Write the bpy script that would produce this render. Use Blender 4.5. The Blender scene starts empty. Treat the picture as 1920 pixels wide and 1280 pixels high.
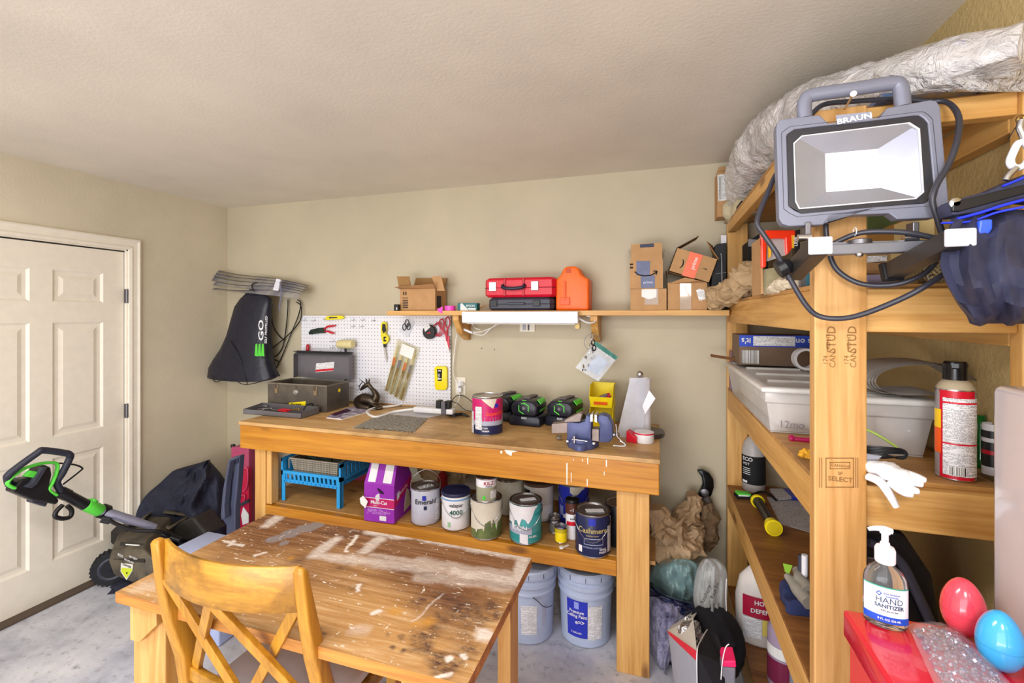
import bpy, bmesh, math, random
from mathutils import Vector, Matrix, Euler, noise
random.seed(7)
PI = math.pi
sc = bpy.context.scene
COL = sc.collection
# ------------------------------------------------------------------ camera
YAW = math.radians(17.56); HC = 1.632; FP = 853.0; HY = 589.0
cam = bpy.data.cameras.new('camera'); camo = bpy.data.objects.new('camera', cam); COL.objects.link(camo)
camo.location = (0, 0, HC); camo.rotation_euler = (PI/2, 0, YAW)
cam.sensor_width = 36; cam.lens = FP/1920*36; cam.shift_y = -(640-HY)/1920.0; cam.clip_start = 0.02
sc.camera = camo
# ------------------------------------------------------------------ world and lights
w = bpy.data.worlds.new('world'); sc.world = w; w.use_nodes = True
w.node_tree.nodes['Background'].inputs[0].default_value = (0.96, 0.97, 1.0, 1)
w.node_tree.nodes['Background'].inputs[1].default_value = 1.0
def area(name, loc, target, size, power, color=(1, 1, 1), spread=180):
    l = bpy.data.lights.new(name, 'AREA'); l.shape = 'RECTANGLE'; l.size = size[0]; l.size_y = size[1]
    l.energy = power; l.color = color; l.spread = math.radians(spread)
    o = bpy.data.objects.new(name, l); COL.objects.link(o); o.location = loc
    o.rotation_euler = (Vector(target)-Vector(loc)).to_track_quat('-Z', 'Y').to_euler()
    return o
area('ceiling_tube_light', (-1.3, 0.2, 2.44), (-1.3, 0.3, 0), (1.3, 0.35), 32, (1.0, 0.99, 0.98))
area('garage_daylight', (-1.3, -2.6, 1.5), (-1.3, 2.0, 1.1), (3.2, 1.9), 62, (0.93, 0.96, 1.0))
area('flash_light', (0.25, -0.25, 1.98), (-0.3, 2.0, 1.1), (0.3, 0.3), 10, (1.0, 0.98, 0.96))
area('ceiling_fill', (-1.3, -2.7, .45), (-1.2, 1.3, 2.4), (3.0, .8), 66, (0.98, 0.98, 1.0))  # added fill lamp, low behind the camera, aimed up to brighten the ceiling
vs = sc.view_settings
vs.view_transform = 'Standard'; vs.look = 'None'; vs.exposure = 0.1; vs.gamma = 1; vs.use_curve_mapping = False
sc.cycles.max_bounces = 7; sc.cycles.transparent_max_bounces = 12; sc.cycles.caustics_reflective = False; sc.cycles.caustics_refractive = False
sc.cycles.sample_clamp_indirect = 3.0
try:
    sc.cycles.use_denoising = True; sc.cycles.denoiser = 'OPENIMAGEDENOISE'
except Exception: pass
# ------------------------------------------------------------------ pixel rays to places in the room
AX = Vector((-math.sin(YAW), math.cos(YAW), 0)); RT = Vector((math.cos(YAW), math.sin(YAW), 0))
def P(px, py, X=None, Y=None, Z=None, d=None):
    v = AX + RT*((px-960)/FP) + Vector((0, 0, (HY-py)/FP))
    if X is not None: t = X/v.x
    elif Y is not None: t = Y/v.y
    elif Z is not None: t = (Z-HC)/v.z
    else: t = d
    return Vector((0, 0, HC)) + v*t
def depth(p): return Vector(p).dot(AX)
def mpp(p): return depth(p)/FP          # metres per pixel at a point
def facing(p): return math.atan2(-p[0], p[1])
def R(deg): return math.radians(deg)
# ------------------------------------------------------------------ materials
def C(h):
    h = h.lstrip('#'); v = [int(h[i:i+2], 16)/255 for i in (0, 2, 4)]
    return tuple((c/12.92 if c <= .04045 else ((c+.055)/1.055)**2.4) for c in v)+(1,)
MATS = {}
class NT:
    def __init__(s, name):
        s.m = bpy.data.materials.new(name); s.m.use_nodes = True; s.t = s.m.node_tree
        s.b = s.t.nodes['Principled BSDF']; s._co = None
    def n(s, typ, **kw):
        x = s.t.nodes.new(typ)
        for k, v in kw.items():
            if k in x.inputs: 
                if hasattr(v, 'is_output'): s.t.links.new(v, x.inputs[k])
                else: x.inputs[k].default_value = v
            else: setattr(x, k, v)
        return x
    def link(s, a, b): s.t.links.new(a, b)
    def co(s):
        if s._co is None: s._co = s.n('ShaderNodeTexCoord').outputs['Object']
        return s._co
    def mapping(s, scale=(1, 1, 1), loc=(0, 0, 0), rot=(0, 0, 0)):
        x = s.n('ShaderNodeMapping'); s.link(s.co(), x.inputs[0])
        x.inputs['Scale'].default_value = scale; x.inputs['Location'].default_value = loc; x.inputs['Rotation'].default_value = rot
        return x.outputs[0]
    def noise(s, vec, scale, detail=4, rough=.55, dist=0):
        x = s.n('ShaderNodeTexNoise'); s.link(vec, x.inputs['Vector'])
        x.inputs['Scale'].default_value = scale; x.inputs['Detail'].default_value = detail
        x.inputs['Roughness'].default_value = rough; x.inputs['Distortion'].default_value = dist
        return x.outputs[0]
    def ramp(s, fac, stops):
        x = s.n('ShaderNodeValToRGB'); s.link(fac, x.inputs[0]); e = x.color_ramp.elements
        while len(e) < len(stops): e.new(.5)
        for k, (p, c) in enumerate(stops): e[k].position = p; e[k].color = c
        return x.outputs[0]
    def mix(s, fac, a, b, mode='MIX'):
        x = s.n('ShaderNodeMix'); x.data_type = 'RGBA'; x.blend_type = mode
        for sock, v in ((x.inputs[0], fac), (x.inputs[6], a), (x.inputs[7], b)):
            if hasattr(v, 'is_output'): s.link(v, sock)
            else: sock.default_value = v
        return x.outputs[2]
    def math(s, op, a, b=0.0, c=0.0):
        x = s.n('ShaderNodeMath'); x.operation = op
        for k, v in enumerate((a, b, c)):
            if hasattr(v, 'is_output'): s.link(v, x.inputs[k])
            else: x.inputs[k].default_value = v
        return x.outputs[0]
    def bump(s, h, strength=.2, dist=.002):
        x = s.n('ShaderNodeBump'); s.link(h, x.inputs['Height']); x.inputs['Strength'].default_value = strength; x.inputs['Distance'].default_value = dist
        s.link(x.outputs[0], s.b.inputs['Normal'])
    def col(s, c):
        if hasattr(c, 'is_output'): s.link(c, s.b.inputs['Base Color'])
        else: s.b.inputs['Base Color'].default_value = c
def mat(name, hexc, rough=.5, metal=0, bump=None, var=0, spec=.5, trans=0, alpha=1, coat=0, emit=0, ior=1.45, hex2=None, scale=20):
    if name in MATS: return MATS[name]
    t = NT(name); b = t.b; c = C(hexc); t.col(c)
    b.inputs['Roughness'].default_value = rough; b.inputs['Metallic'].default_value = metal
    b.inputs['Specular IOR Level'].default_value = spec; b.inputs['IOR'].default_value = ior
    b.inputs['Transmission Weight'].default_value = trans; b.inputs['Alpha'].default_value = alpha
    b.inputs['Coat Weight'].default_value = coat
    if emit: b.inputs['Emission Color'].default_value = c; b.inputs['Emission Strength'].default_value = emit
    nz = t.noise(t.co(), scale, 5)
    if hex2: t.col(t.ramp(nz, [(.38, c), (.62, C(hex2))]))
    else:
        d = var or .06
        t.col(t.ramp(nz, [(.3, tuple(x*(1-d) for x in c[:3])+(1,)), (.7, tuple(min(1, x*(1+d)) for x in c[:3])+(1,))]))
    if bump: t.bump(t.noise(t.co(), bump[0], 4), bump[1], bump[2] if len(bump) > 2 else .002)
    MATS[name] = t.m; return t.m
def wood(name, c1, c2, axis='x', rough=.5, knots=True, sc1=1.0, dirt=None, bumpk=.15):
    if name in MATS: return MATS[name]
    t = NT(name)
    s = {'x': (1.2, 16, 16), 'y': (16, 1.2, 16), 'z': (16, 16, 1.2)}[axis]
    s = tuple(v*sc1 for v in s)
    n1 = t.noise(t.mapping(s), 1.3, 5, .6, .9)
    s2 = {'x': (1, 30, 30), 'y': (30, 1, 30), 'z': (30, 30, 1)}[axis]
    n2 = t.noise(t.mapping(s2), 4.0, 3)
    f = t.math('ADD', t.math('MULTIPLY', n1, .7), t.math('MULTIPLY', n2, .3))
    c = t.ramp(f, [(.36, C(c1)), (.5, tuple((a+b)/2 for a, b in zip(C(c1), C(c2)))), (.64, C(c2))])
    if knots:
        s3 = {'x': (3, 9, 9), 'y': (9, 3, 9), 'z': (9, 9, 3)}[axis]
        v = t.n('ShaderNodeTexVoronoi'); t.link(t.mapping(s3), v.inputs['Vector']); v.inputs['Scale'].default_value = .8
        k = t.ramp(v.outputs['Distance'], [(.08, (1, 1, 1, 1)), (.17, (0, 0, 0, 1))])
        c = t.mix(t.math('MULTIPLY', k, .75), c, C('#5f3412'))
    if dirt:
        dn = t.noise(t.mapping((1, 1, 1), (3, 5, 1)), dirt[1], 6, .65)
        c = t.mix(t.ramp(dn, [(.47, (0, 0, 0, 1)), (.66, (1, 1, 1, 1))]), c, C(dirt[0]))
    t.col(c); t.b.inputs['Roughness'].default_value = rough
    t.bump(f, bumpk, .002)
    MATS[name] = t.m; return t.m
def printed(name, bg, ink, ax='xz', row=.004, amount=.5, rough=.45):
    """a sheet with rows of tiny dark print"""
    if name in MATS: return MATS[name]
    t = NT(name); sp = t.n('ShaderNodeSeparateXYZ'); t.link(t.co(), sp.inputs[0])
    U = sp.outputs[ax[0].upper()]; V = sp.outputs[ax[1].upper()]
    rowi = t.math('FLOOR', t.math('DIVIDE', V, row))
    fr = t.math('FRACT', t.math('DIVIDE', V, row))
    band = t.math('GREATER_THAN', fr, .5)
    cb = t.n('ShaderNodeCombineXYZ'); t.link(t.math('DIVIDE', U, row*.7), cb.inputs[0]); t.link(t.math('MULTIPLY', rowi, 7.3), cb.inputs[1])
    nz = t.noise(cb.outputs[0], 1.0, 1); on = t.math('GREATER_THAN', nz, 1-amount)
    cb2 = t.n('ShaderNodeCombineXYZ'); t.link(t.math('DIVIDE', U, row*9), cb2.inputs[0]); t.link(t.math('MULTIPLY', rowi, 3.1), cb2.inputs[1])
    on2 = t.math('GREATER_THAN', t.noise(cb2.outputs[0], 1, 0), .4)
    k = t.math('MULTIPLY', t.math('MULTIPLY', band, on), on2)
    t.col(t.mix(t.math('MULTIPLY', k, .8), C(bg), C(ink))); t.b.inputs['Roughness'].default_value = rough
    MATS[name] = t.m; return t.m
def bars(name, bg='#f2f2f0', ink='#111111', ax='x', sc=500):
    if name in MATS: return MATS[name]
    t = NT(name); sp = t.n('ShaderNodeSeparateXYZ'); t.link(t.co(), sp.inputs[0])
    cb = t.n('ShaderNodeCombineXYZ'); t.link(sp.outputs[ax.upper()], cb.inputs[0])
    nz = t.noise(cb.outputs[0], sc, 2); t.col(t.mix(t.math('GREATER_THAN', nz, .5), C(bg), C(ink)))
    MATS[name] = t.m; return t.m
# ------------------------------------------------------------------ mesh builder
def spline(pts, n=6, closed=False):
    pts = [Vector(p) for p in pts]; out = []; N = len(pts)
    for i in range(N if closed else N-1):
        p0 = pts[i-1] if (i or closed) else pts[0]; p1 = pts[i]; p2 = pts[(i+1) % N]
        p3 = pts[(i+2) % N] if (closed or i+2 < N) else pts[-1]
        for k in range(n):
            t = k/n
            out.append(.5*((2*p1)+(p2-p0)*t+(2*p0-5*p1+4*p2-p3)*t*t+(3*p1-p0-3*p2+p3)*t**3))
    if not closed: out.append(pts[-1])
    return out
_tc = {}
def text_geo(s, size, bold=0.0, align='CENTER'):
    k = (s, round(size, 5), bold, align)
    if k in _tc: return _tc[k]
    cu = bpy.data.curves.new('t', 'FONT'); cu.body = s; cu.size = size; cu.offset = bold*size; cu.align_x = align; cu.resolution_u = 2
    ob = bpy.data.objects.new('t', cu)
    me = bpy.data.meshes.new_from_object(ob)
    vs_ = [(v.co.x, v.co.y) for v in me.vertices]; fs = [tuple(p.vertices) for p in me.polygons]
    bpy.data.objects.remove(ob); bpy.data.curves.remove(cu); bpy.data.meshes.remove(me)
    _tc[k] = (vs_, fs); return _tc[k]
class MB:
    def __init__(s, m=None): s.bm = bmesh.new(); s.mats = []; s.mi = 0; s.layers = []; m and s.m(m)
    def m(s, mt):
        if mt not in s.mats: s.mats.append(mt)
        s.mi = s.mats.index(mt); return s
    def _f(s, vs_):
        try: f = s.bm.faces.new(vs_); f.material_index = s.mi; return f
        except ValueError: return None
    def box(s, x0, x1, y0, y1, z0, z1):
        return s.hexa([(x, y, z) for z in (z0, z1) for x, y in ((x0, y0), (x1, y0), (x1, y1), (x0, y1))])
    def hexa(s, c):
        v = [s.bm.verts.new(p) for p in c]
        for f in ((0, 3, 2, 1), (4, 5, 6, 7), (0, 1, 5, 4), (1, 2, 6, 5), (2, 3, 7, 6), (3, 0, 4, 7)): s._f([v[i] for i in f])
        return s
    def obox(s, c, size, rot=(0, 0, 0)):
        M = rot if isinstance(rot, Matrix) else Euler(rot).to_matrix(); h = Vector(size)/2; c = Vector(c)
        return s.hexa([c+M@Vector((x*h.x, y*h.y, z*h.z)) for z in (-1, 1) for x, y in ((-1, -1), (1, -1), (1, 1), (-1, 1))])
    def beam(s, p0, p1, w_, h_, up=(0, 0, 1)):
        p0 = Vector(p0); p1 = Vector(p1); a = (p1-p0).normalized(); u = Vector(up); sd = a.cross(u).normalized(); u = sd.cross(a).normalized()
        return s.hexa([p+sd*x*w_/2+u*z*h_/2 for p in (p0, p1) for x, z in ((-1, -1), (1, -1), (1, 1), (-1, 1))])
    def prism(s, pts, vec):
        vec = Vector(vec); a = [s.bm.verts.new(p) for p in pts]; b = [s.bm.verts.new(Vector(p)+vec) for p in pts]
        s._f(a); s._f(b[::-1]); n = len(a)
        for i in range(n): s._f([a[i], b[i], b[(i+1) % n], a[(i+1) % n]])
        return s
    def PR(s, px, Y, t): return s.prism([P(x, y, Y=Y) for x, y in px], (0, t, 0))
    def ring(s, outer, inner, vec):
        vec = Vector(vec); n = len(outer)
        A = [s.bm.verts.new(p) for p in outer]; B = [s.bm.verts.new(p) for p in inner]
        A2 = [s.bm.verts.new(Vector(p)+vec) for p in outer]; B2 = [s.bm.verts.new(Vector(p)+vec) for p in inner]
        for i in range(n):
            j = (i+1) % n
            s._f([A[i], A[j], B[j], B[i]]); s._f([A2[i], B2[i], B2[j], A2[j]]); s._f([A[i], A2[i], A2[j], A[j]]); s._f([B[i], B[j], B2[j], B2[i]])
        return s
    def face(s, pts): s._f([s.bm.verts.new(p) for p in pts]); return s
    def loft(s, secs, cap=True, closed=True):
        rows = [[s.bm.verts.new(p) for p in c] for c in secs]; n = len(rows[0])
        for a, b in zip(rows, rows[1:]):
            for i in range(n if closed else n-1): s._f([a[i], a[(i+1) % n], b[(i+1) % n], b[i]])
        if cap and closed: s._f(rows[0][::-1]); s._f(rows[-1])
        return s
    def tube(s, pts, r, seg=8, sp=0, closed=False, flat=1.0):
        if sp: pts = spline(pts, sp, closed)
        pts = [Vector(p) for p in pts]; N = len(pts); rr = r if isinstance(r, (list, tuple)) else None
        up = None; rows = []
        for i, p in enumerate(pts):
            a = pts[(i+1) % N] if (closed or i+1 < N) else p; b = pts[i-1] if (closed or i) else p
            t = (a-b).normalized() if (a-b).length > 1e-9 else Vector((0, 0, 1))
            if up is None: up = t.orthogonal().normalized() if flat == 1 else (Vector((0, 0, 1)) if abs(t.z) < .9 else Vector((0, 1, 0)))
            up = (up-t*up.dot(t)); up = up.normalized() if up.length > 1e-6 else t.orthogonal().normalized(); sd = t.cross(up)
            q = i/(N-1) if N > 1 else 0
            rad = r if rr is None else rr[min(int(q*(len(rr)-1)), len(rr)-2)]*(1-(q*(len(rr)-1)-min(int(q*(len(rr)-1)), len(rr)-2)))+rr[min(int(q*(len(rr)-1)), len(rr)-2)+1]*(q*(len(rr)-1)-min(int(q*(len(rr)-1)), len(rr)-2))
            rows.append([p+(up*math.cos(k*2*PI/seg)*flat+sd*math.sin(k*2*PI/seg))*rad for k in range(seg)])
        if closed: rows.append(rows[0]); return s.loft(rows, cap=False)
        return s.loft(rows)
    def lathe(s, prof, c=(0, 0, 0), seg=28, rot=None, cap=True):
        c = Vector(c); M = rot if rot is not None else Matrix.Identity(3)
        if isinstance(M, tuple): M = Euler(M).to_matrix()
        return s.loft([[c+M@Vector((r*math.cos(k*2*PI/seg), r*math.sin(k*2*PI/seg), z)) for k in range(seg)] for r, z in prof], cap=cap)
    def cyl(s, p0, p1, r, seg=16): return s.tube([p0, p1], r, seg)
    def ball(s, c, size, sub=2):
        g = bmesh.ops.create_icosphere(s.bm, subdivisions=sub, radius=1)['verts']
        for v in g: v.co = Vector(c)+Vector((v.co.x*size[0], v.co.y*size[1], v.co.z*size[2]))
        for v in g:
            for f in v.link_faces: f.material_index = s.mi
        return s
    def blob(s, c, size, seed=0, amp=.25, freq=2.0, sub=4, floor=None, ridge=True):
        g = bmesh.ops.create_icosphere(s.bm, subdivisions=sub, radius=1)['verts']; o = Vector((seed*3.7, seed*1.3, seed*2.1))
        for v in g:
            n = v.co.normalized(); a = noise.noise(n*freq+o); b = noise.noise(n*freq*2.7+o); e = noise.noise(n*freq*6+o)
            if ridge: a = .5-abs(a)*2; b = .5-abs(b)*2; e = .4-abs(e)*2
            k = 1+amp*(a+.5*b+.25*e); p = Vector(c)+Vector((n.x*size[0], n.y*size[1], n.z*size[2]))*k
            if floor is not None and p.z < floor: p.z = floor+.0005
            v.co = p
        for v in g:
            for f in v.link_faces: f.material_index = s.mi
        return s
    def crush(s, pts, radii, seed=0, amp=.35, freq=9, seg=22, sp=5, flat=1.0):
        """a bunched, creased sausage of paper or cloth along a path"""
        n0 = len(s.bm.verts); s.tube(pts, radii, seg, sp, flat=flat); s.bm.verts.ensure_lookup_table()
        P3 = spline(pts, sp)
        for v in s.bm.verts[n0:]:
            c = min(P3, key=lambda q: (q-v.co).length_squared); d_ = v.co-c
            a = .5-abs(noise.noise(v.co*freq+Vector((seed, seed*2, 0))))*2.4; b = .5-abs(noise.noise(v.co*freq*2.8+Vector((0, seed, 3))))*2.4
            v.co = c+d_*(1+amp*(a+.6*b))
        return s
    def drape(s, rows, Yb, bulge, seed=0, fold=.02, n=22, fy=.02, xmin=-99, zmin=-99):
        """a hanging or heaped cloth: rows of (py, left px, right px, extra forward) seen in front of the plane Y=Yb"""
        out = []
        R_ = spline([Vector((r[0], r[1], r[2])) for r in rows], 3); ex = spline([Vector((r[3] if len(r) > 3 else 0, 0, 0)) for r in rows], 3)
        for q, e in zip(R_, ex):
            py, l, r_ = q; sec = []
            for k in range(n+1):
                u = k/n; a = noise.noise(Vector((u*3.3+seed, py*fy, seed))); c = noise.noise(Vector((u*7+seed, py*fy*2.2, seed+4)))
                sec.append(P(l+(r_-l)*u, py, Y=Yb-(bulge+e.x)*math.sin(PI*u)**.6-fold*(1-2*abs(a))*1.6*math.sin(PI*u)-fold*.8*(1-2*abs(c))*math.sin(PI*u)))
            for i_, (w_, k) in enumerate(zip(sec, range(n+1))):
                if w_.x < xmin: w_ = P(l+(r_-l)*k/n, py, X=xmin+.03*(k/n)+.02*abs(noise.noise(w_*6))); sec[i_] = w_
                if w_.z < zmin: w_.z = zmin
            p0, p1 = sec[0].copy(), sec[-1].copy()
            for k in range(1, 6): u = 1-k/6; w_ = p0.lerp(p1, u); sec.append(w_+Vector((0, bulge*.35*math.sin(PI*u), 0)))
            out.append(sec)
        return s.loft(out)
    def grid(s, fn, nu, nv, th=0):
        rows = [[s.bm.verts.new(fn(i/nu, j/nv)) for j in range(nv+1)] for i in range(nu+1)]; fs = []
        for i in range(nu):
            for j in range(nv): fs.append(s._f([rows[i][j], rows[i+1][j], rows[i+1][j+1], rows[i][j+1]]))
        if th: 
            fs = [f for f in fs if f]; bmesh.ops.solidify(s.bm, geom=fs, thickness=th)
        return s
    def text(s, st, size, fn, bold=0, align='CENTER'):
        vs_, fs = text_geo(st, size, bold, align)
        v = [s.bm.verts.new(fn(x, y)) for x, y in vs_]
        for f in fs: s._f([v[i] for i in f])
        return s
    def textY(s, st, px, py, Y, hpx, rot=0, bold=.01, align='CENTER', squash=1):
        p = P(px, py, Y=Y); k = mpp(p)*hpx/.7; c, d_ = math.cos(R(rot)), math.sin(R(rot))
        return s.text(st, k, lambda x, y: p+Vector((x*squash*c-y*d_, -.0012, x*squash*d_+y*c)), bold, align)
    def clamp(s, axis, lo=-99, hi=99):
        for v in s.bm.verts: v.co[axis] = max(lo, min(hi, v.co[axis]))
        return s
    def build(s, name, parent=None, bevel=0, bseg=2, smooth=None, local=False, label=None, cat=None, group=None, kind=None, loc=None, rot=None, weld=0):
        bm = s.bm
        if weld: bmesh.ops.remove_doubles(bm, verts=bm.verts, dist=weld)
        bmesh.ops.recalc_face_normals(bm, faces=bm.faces)
        if bevel:
            ed = [e for e in bm.edges if len(e.link_faces) == 2 and e.calc_face_angle(0) > R(28)]
            bmesh.ops.bevel(bm, geom=ed, offset=bevel, segments=bseg, affect='EDGES', clamp_overlap=True, profile=.5)
        me = bpy.data.meshes.new(name); o = bpy.data.objects.new(name, me); COL.objects.link(o)
        if not local:
            if parent is not None:
                q = parent; off = Vector((0, 0, 0))
                while q is not None: off += q.location; q = q.parent
            elif loc is not None: off = Vector(loc)
            else:
                xs = [v.co for v in bm.verts]
                off = Vector(((min(v.x for v in xs)+max(v.x for v in xs))/2, (min(v.y for v in xs)+max(v.y for v in xs))/2, min(v.z for v in xs)))
            for v in bm.verts: v.co -= off
            if parent is None: o.location = off
        else:
            if parent is None and loc is not None: o.location = loc
        if rot is not None: o.rotation_euler = rot
        bm.to_mesh(me); bm.free()
        for m_ in s.mats: me.materials.append(m_)
        if smooth is not None:
            me.shade_smooth(); me.set_sharp_from_angle(angle=R(smooth))
        if parent is not None: o.parent = parent
        tag(o, label, cat, group, kind)
        return o
def tag(o, label=None, cat=None, group=None, kind=None):
    if label: o['label'] = label
    if cat: o['category'] = cat
    if group: o['group'] = group
    if kind: o['kind'] = kind
    return o
def thing(name, label, cat, loc, rotz=0, group=None):
    o = bpy.data.objects.new(name, None); COL.objects.link(o); o.empty_display_size = .05
    o.location = loc; o.rotation_euler = (0, 0, rotz)
    return tag(o, label, cat, group)
def dup(root, loc, rotz, label, group=None):
    def cp(o, par):
        c = o.copy(); COL.objects.link(c); c.parent = par
        for ch in list(o.children): cp(ch, c)
        return c
    r = cp(root, None); r.location = loc; r.rotation_euler = (0, 0, rotz); r['label'] = label
    if group: r['group'] = group
    return r
# common materials
PINE_X = wood('pine along x', '#e3b570', '#c08a45', 'x')
PINE_Y = wood('pine along y', '#deae66', '#bb8642', 'y')
PINE_Z = wood('pine along z', '#e0b16a', '#c08a45', 'z')
APRON = wood('varnished orange pine', '#cf8f2b', '#ab6a14', 'x', .4)
PLY = wood('worn plywood', '#c9995a', '#a87538', 'x', .55, True, 1, ('#8f6a3f', 3.0))
KRAFT = mat('brown cardboard', '#b98f62', .8, var=.08)
KRAFTD = mat('cardboard inside', '#9b7446', .85, var=.08)
PAPER = mat('crumpled kraft paper', '#b29672', .8, var=.12)
BLACK = mat('black plastic', '#17171b', .4); BLACKM = mat('matt black', '#101014', .75)
CHAR = mat('charcoal plastic', '#3a3c4a', .45)
STEEL = mat('bright steel', '#c8c8cc', .25, 1); DSTEEL = mat('dull steel', '#77757a', .45, .9)
WHITE = mat('white plastic', '#e9e9ee', .4); WPAPER = mat('white paper', '#eeecea', .7)
PRINT = printed('printed white label', '#eeeef0', '#3a3a44'); PRINTS = printed('finely printed label', '#e9e9ee', '#4a4a55', 'xz', .0026, .55)
RED = mat('red plastic', '#d2142f', .35); GREEN = mat('lime green plastic', '#5ad545', .4)
BAR = bars('barcode')
# ================================================================== the setting
XL, XR, YB, ZC = -3.27, 0.80, 2.785, 2.48
def wallmat(name, h1, bs=90, st=.25, h2=None):
    t = NT(name); n = t.noise(t.co(), 1.3, 5, .6); c = C(h1)
    t.col(t.ramp(n, [(.3, tuple(x*.86 for x in c[:3])+(1,)), (.7, tuple(min(1, x*1.04) for x in c[:3])+(1,))]))
    t.b.inputs['Roughness'].default_value = .55; t.bump(t.noise(t.co(), bs, 3, .6), st, .004); return t.m
WALLM = wallmat('cream wall paint', '#dbd1ba'); WALLB = wallmat('smooth cream wall paint', '#c3b89e', 30, .05)
CEILM = wallmat('knockdown ceiling paint', '#e4dccf', 70, .22); WALLR = wallmat('heavy texture wall paint', '#cbb27c', 60, .9)  # right wall: same cream paint, yellow light put into its ochre base
def concrete():
    t = NT('stained concrete'); n = t.noise(t.co(), 3.2, 8, .7); n2 = t.noise(t.co(), 26, 5, .7); n3 = t.noise(t.mapping((1, 1, 1), (5, 2, 0)), 1.1, 5)
    c = t.ramp(n, [(.3, C('#a0a3b2')), (.5, C('#c6c8d4')), (.7, C('#dfdfe6'))])
    c = t.mix(t.ramp(n2, [(.55, (0, 0, 0, 1)), (.72, (1, 1, 1, 1))]), c, C('#8e8f9b'))
    c = t.mix(t.math('MULTIPLY', t.ramp(n3, [(.5, (0, 0, 0, 1)), (.7, (1, 1, 1, 1))]), .5), c, C('#b0a594'))
    t.col(c); t.b.inputs['Roughness'].default_value = .6; t.bump(n2, .15, .002); return t.m
MB(concrete()).box(XL-.12, XR+.12, -3.2, YB+.12, -.1, 0).build('floor', kind='structure', loc=(0, 0, 0))
MB(CEILM).box(XL-.12, XR+.12, -3.2, YB+.12, ZC, ZC+.1).build('ceiling', kind='structure', loc=(0, 0, ZC))
b = MB(WALLB); b.box(XL-.12, XR+.12, YB, YB+.12, 0, ZC)
b.build('wall_back', kind='structure', loc=(0, YB, 0))
MB(WALLR).box(XR, XR+.12, -3.2, YB, 0, ZC).build('wall_right', kind='structure', loc=(XR, 0, 0))
# door opening in the left wall: hinge side edge and head from the photograph
dY1 = P(236, 700, X=XL).y; dZ = P(234, 471, X=XL).z; dY0 = dY1-.83
b = MB(WALLM); b.box(XL-.12, XL, -3.2, dY0-.012, 0, ZC); b.box(XL-.12, XL, dY1+.012, YB, 0, ZC); b.box(XL-.12, XL, dY0-.012, dY1+.012, dZ+.012, ZC)
b.build('wall_left', kind='structure', loc=(XL, 0, 0))
DOORM = mat('cream door paint', '#efe8da', .42, var=.03)
t = thing('door_1', None, None, (XL-.02, dY0, 0)); t['kind'] = 'structure'
def panel_face(b, y0, y1, z0, z1, x):
    """raised six-panel door moulding: sunk ring with a raised field, surface at x looking to +x"""
    a = [(y0, z0), (y1, z0), (y1, z1), (y0, z1)]
    def ins(k): return [(y0+k, z0+k), (y1-k, z0+k), (y1-k, z1-k), (y0+k, z1-k)]
    L = [(0, 0), (.012, -.010), (.03, -.010), (.05, -.003)]
    rows = [[(x+dx, y, z) for y, z in ins(k)] for k, dx in L]
    for r0, r1 in zip(rows, rows[1:]):
        for i in range(4): b.face([r0[i], r0[(i+1) % 4], r1[(i+1) % 4], r1[i]])
    b.face(rows[-1])
b = MB(DOORM); W = dY1-dY0; st = .115; mid = .10; pw = (W-2*st-mid)/2
ys = [(dY0+st, dY0+st+pw), (dY0+st+pw+mid, dY1-st)]
def zz(py): return P(135, py, X=XL).z
zrows = [(.24, zz(852)), (zz(812)-0.005, zz(604)), (zz(566), zz(507))]
zrows = [(.22, zrows[0][1]), (zrows[1][0], zrows[1][1]), (zrows[2][0], zrows[2][1])]
gy = [dY0, ys[0][0], ys[0][1], ys[1][0], ys[1][1], dY1]; gz = [.008, zrows[0][0], zrows[0][1], zrows[1][0], zrows[1][1], zrows[2][0], zrows[2][1], dZ-.004]
x = XL-.02
for i in range(5):
    for j in range(7):
        if i in (1, 3) and j in (1, 3, 5): panel_face(b, gy[i], gy[i+1], gz[j], gz[j+1], x)
        else: b.face([(x, gy[i], gz[j]), (x, gy[i+1], gz[j]), (x, gy[i+1], gz[j+1]), (x, gy[i], gz[j+1])])
b.box(x-.045, x-.011, dY0, dY1, .008, dZ-.004); b.build('door_slab', t, kind='structure')
for py in (555, 770):
    z = P(236, py, X=XL).z; b = MB(DSTEEL); b.cyl((XL+.002, dY1+.004, z-.045), (XL+.002, dY1+.004, z+.045), .007, 10); b.box(XL-.01, XL+.001, dY1-.004, dY1+.018, z-.045, z+.045)
    b.build('door_hinge', t, smooth=30)
b = MB(mat('weather strip', '#2a2724', .8)); b.box(XL-.05, XL-.018, dY0, dY1+.01, dZ-.003, dZ+.011); b.build('weather_strip', t)
TR = mat('cream trim paint', '#efe8da', .4, var=.03)
b = MB(TR)
def casing(prof, path):
    rows = []
    for (y, z, sy, sz) in path: rows.append([(XL+h, y+sy*o, z+sz*o) for o, h in prof])
    b.loft(rows, cap=False, closed=False)
prof = [(.012, 0), (.012, .014), (.028, .018), (.036, .012), (.06, .014), (.072, .02), (.082, .016), (.082, 0)]
casing(prof, [(dY1, 0, 1, 0), (dY1, dZ, 1, 1), (dY0, dZ, -1, 1), (dY0, 0, -1, 0)])
b.box(XL-.12, XL, dY1+.004, dY1+.0125, 0, dZ+.012); b.box(XL-.12, XL, dY0-.0125, dY0-.004, 0, dZ+.012); b.box(XL-.12, XL, dY0-.012, dY1+.012, dZ+.004, dZ+.0125)
b.build('trim_1', kind='structure', loc=(XL, dY1, 0))
b = MB(mat('dark threshold', '#54463a', .6)); b.box(XL-.10, XL+.05, dY0, dY1, 0, .012); b.build('trim_2', bevel=.003, kind='structure')
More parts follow.
